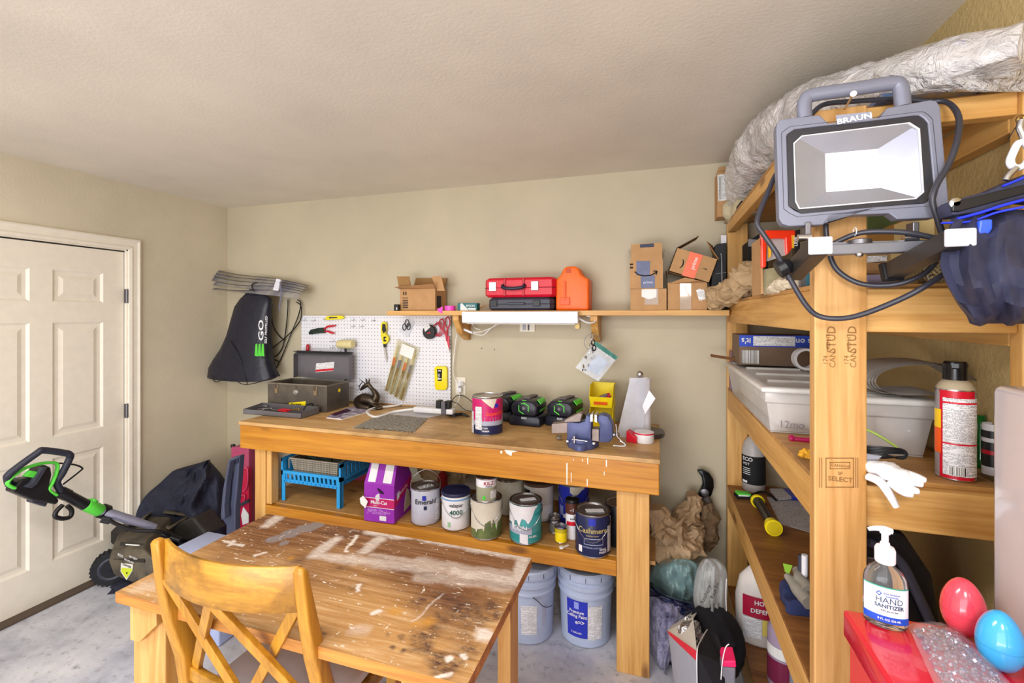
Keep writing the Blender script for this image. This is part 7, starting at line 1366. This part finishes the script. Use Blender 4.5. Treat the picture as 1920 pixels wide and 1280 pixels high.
q = P(1445, 1290, Z=ZE); t = thing('detergent_bottle', 'purple bottle with plum lower label on bottom shelf', 'bottle', (q.x+.05, q.y+.03, ZE)); b = MB(mat('pale purple plastic', '#a794ae', .35)); b.lathe([(.05, 0), (.055, .01), (.055, .22), (.03, .27), (.02, .29)], seg=24); bb = b.build('bottle_body', t, local=True, smooth=50); b = MB(mat('plum label', '#7a2546', .4)); b.lathe([(.056, .03), (.056, .12)], seg=24, cap=False); b.build('label', bb, local=True); b = MB(WPAPER); b.lathe([(.0565, .13), (.0565, .17)], seg=24, cap=False); b.build('label', bb, local=True)
q = P(1480, 1300, Z=ZE); t = thing('cleaner_bottle', 'blue grey cleaner bottle next to the purple bottle on bottom shelf', 'bottle', (q.x+.04, q.y-.01, ZE)); b = MB(mat('blue grey plastic', '#8d98ac', .35)); b.lathe([(.04, 0), (.045, .01), (.045, .2), (.025, .25), (.018, .27)], seg=24); bb = b.build('bottle_body', t, local=True, smooth=50); b = MB(mat('yellow band', '#d6c23a', .4)); b.lathe([(.046, .02), (.046, .06)], seg=24, cap=False); b.build('label', bb, local=True)
t = thing('glove_pack', 'stack of navy and grey work gloves with green tag on lower shelf', 'gloves', P(1500, 1110, Y=1.66)); b = MB(mat('navy glove fabric', '#26305c', .8, var=.2)); b.crush([P(1472, 1095, Y=1.71), P(1485, 1120, Y=1.66), P(1505, 1150, Y=1.58)], [.02, .04, .04], 3, .3, 12, 18, 6); b.clamp(2, lo=ZD).clamp(0, hi=.74); b.build('navy_glove', t, smooth=60)
b = MB(mat('grey glove fabric', '#8c867c', .8, var=.15)); b.crush([P(1478, 1080, Y=1.66), P(1500, 1105, Y=1.61), P(1518, 1130, Y=1.56)], [.014, .022, .02], 6, .25, 14, 16, 6); b.crush([P(1492, 1066, Y=1.66), P(1504, 1090, Y=1.62), P(1518, 1110, Y=1.58)], [.012, .02, .02], 8, .25, 14, 16, 6); b.clamp(2, lo=ZD); b.build('grey_glove', t, smooth=60)
b = MB(mat('leaf green tag', '#83b030', .5)); b.PR([(1468, 1056), (1486, 1060), (1480, 1075), (1472, 1072)], 1.63, .003); b.build('green_tag', t)
t = thing('caulk_gun', 'dark metal tool with white striped handle standing behind near post', 'tool', P(1508, 1060, Y=1.66)); b = MB(CHAR); b.tube([P(1501, 1040, Y=1.64), P(1501, 1080, Y=1.64), P(1506, 1093, Y=1.63), P(1516, 1098, Y=1.62)], .007, 8, 5); b.build('frame', t, smooth=60); b = MB(WL_); b.cyl(P(1509, 1040, Y=1.63), P(1509, 1090, Y=1.63), .009, 12); b.build('rod', t, smooth=60)
# a dark crate and hoses in the lower near bay, behind the sanitizer
t = thing('black_crate', 'black plastic tool box with grey latches in shade below the middle shelf', 'crate', (.62, 1.5, ZD)); b = MB(BLACK); b.loft([[(x0_, 1.40, z), (x1_, 1.40, z), (x1_, 1.75, z), (x0_, 1.75, z)] for z, x0_, x1_ in ((ZD, .49, .70), (ZD+.26, .49, .66), (ZD+.36, .49, .60))]); b.build('crate_body', t, bevel=.01); b = MB(CHAR); b.tube([(.52, 1.39, ZD+.33), (.58, 1.385, ZD+.30), (.62, 1.385, ZD+.22), (.66, 1.385, ZD+.12)], .012, 10, 5); b.build('hose', t, smooth=60); b = MB(DSTEEL); b.box(.52, .56, 1.392, 1.3995, ZD+.25, ZD+.29); b.build('latch', t, bevel=.002)
# ================================================================== foreground right
RX0, RX1, RY0, RY1, RZ = .331, .552, .52, .993, 1.085
t = thing('tool_cabinet', 'tall glossy red metal tool cabinet at bottom right corner of view', 'cabinet', ((RX0+RX1)/2, .76, 0)); RM = mat('glossy red enamel', '#d81733', .25, coat=.4)
b = MB(RM); b.box(RX0+.008, RX1-.004, RY0, RY1-.008, 0, RZ-.055); b.build('cabinet_body', t, bevel=.004)
b = MB(RM); b.box(RX0, RX1, RY0, RY1, RZ-.05, RZ); b.build('lid', t, bevel=.006, bseg=3, smooth=40)
b = MB(mat('dark red shadow gap', '#5a0c10', .6)); b.box(RX0+.012, RX1-.012, RY0+.006, RY1-.012, RZ-.056, RZ-.049); b.build('seam', t)
for k in range(3): b = MB(RM); b.box(RX0+.001, RX0+.0075, RY0+.02, RY1-.03, .15+k*.28, .40+k*.28); b.build('side_panel', t, bevel=.003)
# sanitizer
q = P(1661, 1187, Z=RZ+.0005); t = thing('hand_sanitizer', 'clear pump bottle lettered Hand Sanitizer standing on the red cabinet', 'bottle', (q.x+.01, q.y+.028, RZ+.0005), facing(q)+R(8)); 
t.scale = (.86, .86, .9); CLR = mat('clear gel', '#eef2f6', .04, trans=.92, ior=1.33); wS, dS = .0365, .022
def oval(z, k, kd=None): kd = kd or k; return [(math.cos(a)*wS*k, math.sin(a)*dS*kd, z) for a in [i*2*PI/36 for i in range(36)]]
b = MB(CLR); b.loft([oval(0, .85), oval(.004, .98), (oval(.02, 1)), oval(.085, 1), oval(.098, .93, .95), oval(.108, .75, .85), oval(.115, .5, .7), oval(.120, .40, .62), oval(.127, .38, .6)]); bb = b.build('bottle_body', t, local=True, smooth=60)
def lab(m_, z0, z1, o=.0012, a0=-70, a1=70, nm='label'):
    b = MB(m_); b.grid(lambda u, v: Vector(((wS+o)*math.sin(R(a0+(a1-a0)*u)), -(dS+o)*math.cos(R(a0+(a1-a0)*u)), z0+(z1-z0)*v)), 24, 1); return b.build(nm, bb, local=True, smooth=60)
lb = lab(WL_, .014, .082); lab(mat('sanitizer blue', '#1f4fc4', .35), .014, .027, .0016, nm='blue_band'); lab(mat('sanitizer teal', '#3c9a84', .35), .0805, .083, .0016, nm='teal_line')
def stx(s_, z_, sz, m_, x_=0, bold=.02):
    b = MB(m_)
    def f(x, y): an = (x+x_)/wS; return Vector(((wS+.002)*math.sin(an), -(dS+.0022)*math.cos(an), z_+y))
    b.text(s_, sz, f, bold); b.build('lettering', lb, local=True)
GI = mat('slate ink', '#39506b', .4); stx('HAND', .052, .0155, GI, .004, .0); stx('SANITIZER', .0425, .010, GI, .004, .03); stx('blue blossom', .069, .005, mat('blue ink', '#2b55b0', .4), .008); stx('botanicals', .064, .005, mat('blue ink', ''), .008); stx('Kills germs fast', .036, .0045, GI, .004); stx('8 FL OZ 236 ML', .019, .0055, WHITE, .004)
b = MB(mat('blue ink', '')); b.ring([Vector((-.013+dx*.005, -.0239, .069+dz*.005)) for dx, dz in ((-1, 0), (0, -1), (1, 0), (0, 1))], [Vector((-.013+dx*.003, -.0239, .069+dz*.003)) for dx, dz in ((-1, 0), (0, -1), (1, 0), (0, 1))], (0, .0005, 0)); b.build('diamond_logo', lb, local=True)
WG = mat('white pump plastic', '#f4f4f8', .3)
b = MB(WG); b.lathe([(.0165, .122), (.0175, .124), (.0175, .147), (.015, .152), (.009, .153), (.008, .160), (.006, .161), (.006, .176), (.009, .178), (.009, .186), (.002, .188)], seg=28); pm = b.build('pump_collar', t, local=True, smooth=35)
b = MB(WG); b.tube([(.012, 0, .184), (0, 0, .186), (-.015, -.001, .185), (-.028, -.003, .181)], [.008, .009, .007, .005], 12, 4, flat=.6); b.build('pump_nozzle', t, local=True, smooth=60)
b = MB(mat('pump straw', '#e4e8ea', .3, alpha=.6)); b.cyl((0, 0, .01), (0, 0, .122), .0025, 8); b.build('dip_tube', t, local=True)
# bag of beads
t = thing('bead_bag', 'clear plastic bag of silver crystal beads lying on the red cabinet', 'bag', P(1800, 1230, Z=RZ)); FILM = mat('bead bag film', '#f0d8e4', .05, alpha=.28, coat=1, bump=(40, .6, .003))
def rz_(x, y, o=0): return P(x, y, Z=RZ+o)
b = MB(mat('silver crystal beads', '#c9cede', .12, .75, hex2='#747a90', scale=300)); B0 = [rz_(1715, 1185), rz_(1790, 1190), rz_(1890, 1290), rz_(1790, 1330)]
random.seed(3)
for k in range(620):
    u, v = random.random(), random.random(); w_ = B0[0].lerp(B0[1], u).lerp(B0[3].lerp(B0[2], u), v); hgt = .022*math.sin(PI*min(1, max(0, u)))*math.sin(PI*min(1, .15+v*.8)); z = RZ+.004+random.random()*hgt
    s_ = random.uniform(.0022, .004); b.obox((w_.x, w_.y, z), (s_, s_, s_), (random.random()*3, random.random()*3, random.random()*3))
b.build('beads', t, kind='stuff')
F0 = [rz_(1702, 1172, .003), rz_(1806, 1185, .003), rz_(1915, 1300, .003), rz_(1780, 1345, .003)]
def ff(u, v): w_ = F0[0].lerp(F0[1], u).lerp(F0[3].lerp(F0[2], u), v); return w_+Vector((0, 0, .032*math.sin(PI*u)**.7*math.sin(PI*min(1, .08+v*.85))**.7+.003*noise.noise(Vector((u*8, v*9, 2)))))
b = MB(FILM); b.grid(ff, 20, 24); b.build('film', t, smooth=50)
# eggs
for nm, px, py0, m_, lb_, rx, rz in (('egg', 1806, 1165, mat('coral plastic egg', '#f0475a', .2, coat=.6), 'coral red plastic egg standing behind blue egg on red cabinet', .030, .048), ('egg', 1875, 1215, mat('sky blue plastic egg', '#3aa9e6', .2, coat=.6), 'sky blue plastic egg standing at right edge of red cabinet', .028, .045)):
    q = P(px, py0, X=.50 if 'coral' in lb_ else .505); b = MB(m_); zc_ = RZ+rz+.0005; x_, y_ = q.x, q.y
    prof = []
    for k in range(19): a = -PI/2+PI*k/18; r_ = math.cos(a)*rx*(1-.13*math.sin(a)); prof.append((max(r_, .0003), math.sin(a)*rz+rz))
    b.lathe(prof, (0, 0, 0), 32, cap=False); o_ = b.build(nm, local=True, smooth=80, cat='egg', label=lb_, loc=(x_, y_, RZ+.0005))
    b = MB(m_); b.lathe([(rx*1.01, rz*.86), (rx*1.02, rz*.90)], (0, 0, 0), 32, cap=False); b.build('seam_ring', o_, local=True)
# white cabinet
t = thing('white_cabinet', 'tall glossy pale grey cabinet side with rounded top at right edge', 'cabinet', (.68, .55, 0)); b = MB(mat('pale grey lacquer', '#b9b3bb', .16, coat=.5, var=.02)); b.box(.56, .785, -.1, 1.015, .0, 1.509); b.build('cabinet_body', t, bevel=.012, bseg=3, smooth=40); b = MB(mat('pale grey lacquer', '')); b.box(.62, .70, -.10-.02, -.101, .9, 1.2); b.build('handle', t, bevel=.004)
# hanging tool bag
t = thing('tool_bag', 'black canvas tool bag with royal blue trim hung on right shelving post', 'bag', P(1860, 500, Y=1.13)); CAN = mat('black heavy canvas', '#34364f', .6, bump=(120, .3, .0008), var=.3)
Yt = 1.10
b = MB(CAN); 
def TB(x, y, Y): return P(x, y, Y=Y)
rows = []
for py, l, r_, Yf in ((398, 1778, 1990, 1.13), (415, 1785, 1990, 1.10), (450, 1768, 2000, 1.06), (500, 1762, 2010, 1.03), (535, 1775, 2010, 1.02), (570, 1795, 2005, 1.03), (592, 1812, 1990, 1.06), (606, 1818, 1960, 1.10)):
    rows.append([TB(l, py, Yf+.05)]+[TB(l+(r_-l)*k/14, py+(6*math.sin(k*1.1+py*.02)), Yf-.035*math.sin(PI*k/14)+.045*noise.noise(Vector((k*.45, py*.022, 3)))+.035*noise.noise(Vector((k*.9, py*.04, 8)))) for k in range(0, 15)]+[TB(r_, py, Yf+.09), TB(l, py, Yf+.09)])
b.loft(rows); b.build('bag_body', t, smooth=35)
BLU = mat('royal blue webbing', '#2438e0', .5)
b = MB(CAN); b.prism([TB(x, y, 1.09) for x, y in ((1780, 377), (1850, 358), (1925, 325), (1990, 300), (1990, 380), (1925, 372), (1840, 398), (1785, 405))], (0, .05, 0)); b.build('top_flap', t, bevel=.008, smooth=40)
b = MB(BLU); b.tube([TB(1765, 418, 1.085), TB(1820, 415, 1.078), TB(1870, 398, 1.07), TB(1930, 386, 1.06), TB(1990, 375, 1.06)], .0028, 8, 6, flat=.8); b.tube([TB(1795, 410, 1.080), TB(1840, 398, 1.078), TB(1880, 385, 1.075), TB(1930, 372, 1.075), TB(1990, 360, 1.07)], .0028, 8, 6); b.tube([TB(1880, 349, 1.086), TB(1910, 337, 1.086), TB(1930, 328, 1.086)], .0022, 8, 3); b.build('blue_piping', t, smooth=60)
b = MB(mat('bright blue tab', '#3d63ff', .4)); b.prism([TB(x, y, 1.055) for x, y in ((1838, 412), (1862, 410), (1862, 428), (1856, 438), (1834, 440))], (0, .012, 0)); b.build('blue_tab', t, bevel=.003)
b = MB(STEEL); b.lathe([(.010, 0), (.010, .003), (.006, .005)], TB(1791, 381, 1.088), 16, (PI/2, 0, 0)); b.build('rivet', t, smooth=30); b = MB(BLACK); b.prism([TB(x, y, 1.083) for x, y in ((1786, 378), (1925, 345), (1925, 362), (1800, 396), (1786, 396))], (0, .008, 0)); b.build('leather_band', t, bevel=.002)
t = thing('carabiner', 'white and chrome snap hook holding tool bag at right edge', 'hook', TB(1905, 310, 1.12)); b = MB(mat('white enamel', '#e6e6ee', .25)); b.tube([TB(x, y, 1.10) for x, y in ((1910, 268), (1925, 270), (1932, 290), (1920, 310), (1902, 314), (1894, 303), (1900, 285))], .0075, 10, 6, closed=True, flat=.8); b.build('white_clip', t, smooth=60)
b = MB(STEEL); b.tube([TB(x, y, 1.11) for x, y in ((1916, 225), (1913, 240), (1918, 252), (1922, 266))], .006, 10, 5); b.tube([TB(x, y, 1.095) for x, y in ((1906, 314), (1897, 322), (1890, 330), (1886, 338))], .0055, 10, 5); b.build('chrome_hook', t, smooth=60); b = MB(mat('brass ring', '#9c7c48', .3, .9)); b.tube([TB(x, y, 1.13) for x, y in ((1912, 219), (1909, 225), (1914, 231), (1920, 228), (1919, 220))], .004, 8, 4, closed=True); b.build('brass_eye', t, smooth=60); b = MB(BLACK); b.tube([TB(1909, 233, 1.25), TB(1900, 245, 1.25), TB(1890, 262, 1.26)], .001, 6, 4); b.build('wire', t)
# ================================================================== floodlight
YF = 1.19
t = thing('floodlight', 'grey LED work floodlight with handle hung from nail on near shelving post', 'floodlight', P(1615, 420, Y=YF)); FG = mat('cool grey cast aluminium', '#7c7f91', .42, .15, var=.04); FG2 = mat('dark bezel', '#2c2c33', .35)
OUT = ((1455.5, 240), (1458, 229), (1463, 224), (1536, 215), (1553, 231), (1649, 220), (1664, 202), (1745, 187), (1756, 189), (1763, 199), (1779, 379), (1777, 395), (1771, 402), (1752, 408), (1683, 411), (1668, 400), (1557, 404), (1544, 421), (1480, 424), (1467, 420), (1461, 410))
BEZ = ((1475, 256), (1476, 252), (1480, 249), (1490, 242), (1540, 236), (1600, 230), (1660, 223), (1715, 216), (1724, 216), (1733, 222), (1740, 230), (1751, 344), (1747, 362), (1742, 377), (1733, 381), (1690, 384), (1640, 388), (1570, 394), (1503, 400), (1490, 394), (1479, 386))
b = MB(FG); b.ring([P(x, y, Y=YF) for x, y in OUT], [P(x, y, Y=YF) for x, y in BEZ], (0, .03, 0)); b.build('front_housing', t, bevel=.004, bseg=2)
cx, cy = 1613, 310
b = MB(FG)
o1 = [P(cx+(x-cx)*.97, cy+(y-cy)*.97, Y=YF+.0305) for x, y in OUT]; o2 = [P(cx+(x-cx)*.82, cy+(y-cy)*.8, Y=YF+.058) for x, y in OUT]; b.loft([o1, o2]); b.build('rear_housing', t)
b = MB(mat('groove line', '#3d3e48', .5))
def off(pts, k): return [(cx+(x-cx)*k, cy+(y-cy)*k) for x, y in pts]
G1 = off(BEZ, 1.075); G2 = off(BEZ, 1.067); b.ring([P(x, y, Y=YF-.0006) for x, y in G1], [P(x, y, Y=YF-.0006) for x, y in G2], (0, .002, 0)); b.build('groove', t)
REF = ((1487.5, 268), (1503, 254), (1706, 229), (1725, 241), (1733, 360), (1718, 373), (1498, 392), (1491, 378))
REFo = ((1475, 254), (1490, 242), (1722, 215), (1740, 228), (1751, 344), (1737, 380), (1503, 400), (1479, 386))
b = MB(FG2); b.ring([P(x, y, Y=YF+.003) for x, y in REFo], [P(x, y, Y=YF+.003) for x, y in REF], (0, .004, 0)); b.build('bezel', t)
b = MB(mat('bright inner lip', '#e6e8f2', .2, .3)); b.ring([P(x, y, Y=YF+.0025) for x, y in REF], [P(cx+(x-cx)*.975-1, cy+(y-cy)*.97, Y=YF+.0025) for x, y in REF], (0, .004, 0)); b.build('reflector_lip', t)
IN = ((1547, 288), (1646, 279), (1651, 352), (1549, 360)); yi = YF+.027
RA = [P(x, y, Y=YF+.0045) for x, y in ((1487.5, 254), (1727, 229), (1735, 374), (1492, 392))]; RB = [P(x, y, Y=yi) for x, y in IN]
RFL = mat('brushed reflector', '#8a8da3', .36, .85); b = MB(RFL)
for i in range(4): b.face([RA[i], RA[(i+1) % 4], RB[(i+1) % 4], RB[i]])
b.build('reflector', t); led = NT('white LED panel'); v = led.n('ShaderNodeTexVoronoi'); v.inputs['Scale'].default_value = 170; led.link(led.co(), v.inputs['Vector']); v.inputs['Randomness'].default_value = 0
lc = led.ramp(v.outputs['Distance'], [(.3, C('#ffffff')), (.6, C('#f0f0f6'))]); led.col(lc); led.link(lc, led.b.inputs['Emission Color']); led.b.inputs['Emission Strength'].default_value = .45  # emission added in place of flash light falling on the unlit panel
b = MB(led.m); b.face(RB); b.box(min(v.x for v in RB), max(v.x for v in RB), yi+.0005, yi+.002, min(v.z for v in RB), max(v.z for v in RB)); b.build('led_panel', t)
b = MB(mat('front glass', '#ffffff', .02, alpha=.08, coat=0)); b.prism([P(x, y, Y=YF+.0035) for x, y in REF], (0, .001, 0)); b.build('glass', t)
b = MB(FG); b.tube([P(x, y, Y=YF+.018) for x, y in ((1509, 222), (1508, 200), (1511, 187), (1524, 178), (1600, 167), (1672, 156), (1685, 159), (1690, 170), (1693, 200))], .0155, 14, 4, flat=.85); b.build('handle', t, smooth=60)
b = MB(mat('light lettering', '#e9ebf4', .4)); b.textY('BRAUN', 1602, 227, YF-.001, 9.5, 6, .035, squash=1.25); b.build('lettering', t); b = MB(mat('plate grey', '#8f93a6', .4)); b.PR([(1567, 216), (1634, 209), (1636, 223), (1569, 230)], YF-.0004, .001); b.build('name_plate', t)
# bracket: cross bar, feet, knobs
BRK = mat('satin grey bracket', '#83858f', .35, .5); BRD = mat('dark bracket face', '#3f3a38', .4, .4)
b = MB(BRK); b.beam(P(1540, 470, Y=1.17), P(1740, 462, Y=1.17), .03, .022); b.build('cross_bar', t, bevel=.002)
b = MB(BRK); b.beam(P(1550, 457, Y=1.19), P(1735, 452, Y=1.19), .006, .005); b.build('cross_bar_lip', t)
b = MB(BRD); b.beam(P(1534, 462, Y=1.09), P(1487, 512, Y=1.25), .034, .038); f1 = b.build('foot', t, bevel=.002); b = MB(mat('pale end cap', '#dadde6', .4)); e = P(1534, 461, Y=1.088); b.box(e.x-.019, e.x+.024, 1.080, 1.087, e.z-.018, e.z+.018); b.build('end_cap', f1, bevel=.003)
b = MB(BRD); b.beam(P(1792, 448, Y=1.03), P(1674, 508, Y=1.21), .034, .034); f2 = b.build('foot', t, bevel=.002); b = MB(mat('pale end cap', '')); e = P(1797, 446, Y=1.022); b.box(e.x-.022, e.x+.022, 1.012, 1.022, e.z-.016, e.z+.016); b.build('end_cap', f2, bevel=.003)
b = MB(BLACK); b.beam(P(1676, 507, Y=1.205), P(1666, 512, Y=1.22), .042, .042); b.build('rubber_end', f2, bevel=.004)
for px in (1512, 1711):
    b = MB(DSTEEL); a = P(px, 418, Y=1.20); b.box(a.x-.006, a.x+.006, 1.185, 1.215, P(px, 455, Y=1.20).z, a.z); b.build('side_arm', t, bevel=.002); b = MB(STEEL); q = P(px-3, 446, Y=1.18); b.cyl(q-Vector((.014, 0, 0)), q+Vector((.012, 0, 0)), .009, 12); b.build('pivot_bolt', t, smooth=40)
b = MB(BLACK); a = P(1458, 507, Y=1.20); c2 = P(1478, 497, Y=1.20); b.tube([a, a.lerp(c2, .7), c2, c2+(c2-a)*.3], [.021, .021, .017, .012], 10); b.build('clamp_knob', t, bevel=.002)
b = MB(DSTEEL); b.lathe([(.022, 0), (.022, .009), (.012, .012)], P(1612, 458, Y=1.18), 18); b.build('swivel_disc', t, smooth=40); b = MB(STEEL); b.ball(P(1611, 477, Y=1.16), (.008, .008, .007), 2); b.build('bolt', t, smooth=60)
# cord
CB = mat('rubber cord', '#34343e', .35); F_ = lambda x, y, Y: P(x, y, Y=Y)
b = MB(CB)
b.tube([F_(1520, 216, 1.262), F_(1545, 196, 1.262), (F_(1600, 190, 1.26)), F_(1680, 186, 1.262), F_(1735, 190, 1.262), F_(1775, 192, 1.25), F_(1797, 218, 1.20), F_(1795, 262, 1.17), F_(1778, 310, 1.165), F_(1757, 345, 1.16), F_(1748, 375, 1.16), F_(1758, 410, 1.165), F_(1768, 440, 1.17), F_(1785, 470, 1.16), F_(1778, 505, 1.15), F_(1740, 533, 1.14), F_(1690, 560, 1.15), F_(1620, 588, 1.17), F_(1575, 597, 1.19), F_(1535, 592, 1.2), F_(1510, 570, 1.2), F_(1480, 520, 1.2), F_(1458, 478, 1.19), F_(1432, 440, 1.19), F_(1420, 420, 1.19), F_(1425, 395, 1.2), F_(1440, 360, 1.22), F_(1456, 325, 1.255), F_(1480, 300, 1.262), F_(1520, 290, 1.262)], .0058, 12, 9)
b.tube([F_(1548, 420, 1.24), F_(1550, 445, 1.24), F_(1560, 490, 1.245), F_(1580, 515, 1.24), F_(1620, 533, 1.23), F_(1680, 533, 1.21), F_(1730, 515, 1.2), F_(1755, 490, 1.2)], .0058, 12, 8)
b.tube([F_(1552, 462, 1.20), F_(1600, 440, 1.19), F_(1640, 434, 1.18), F_(1700, 436, 1.17), F_(1752, 446, 1.165)], .0058, 12, 8)
b.build('cord', t, smooth=70); b = MB(WHITE); q = F_(1603, 434, 1.185); b.tube([q+Vector((0, .009*math.cos(a), .009*math.sin(a))) for a in [k*PI/4 for k in range(8)]], .001, 6, closed=True); b.build('cable_tie', t)
b = MB(mat('nail steel', '#c9b59a', .3, .8)); a = P(1600, 176, Y=1.15); b.cyl(P(1584, 204, Y=UY0-.001), a, .0022, 10); b.tube([a, a+(a-P(1584, 204, Y=UY0-.001)).normalized()*.002], .006, 14); b.build('nail', smooth=40, cat='nail', label='long steel nail in near post holding the floodlight handle')
# flat cardboard strip poking out of the shelving
b = MB(mat('dark card strip', '#6f4a2a', .7)); b.prism([P(1333, 664, Y=2.62), P(1333, 669, Y=2.62), P(1384, 677, Y=2.45), P(1384, 672, Y=2.45)], (.0, .02, .0)); b.build('card_strip', cat='card', label='dark brown card strip sticking out left of shelving unit')
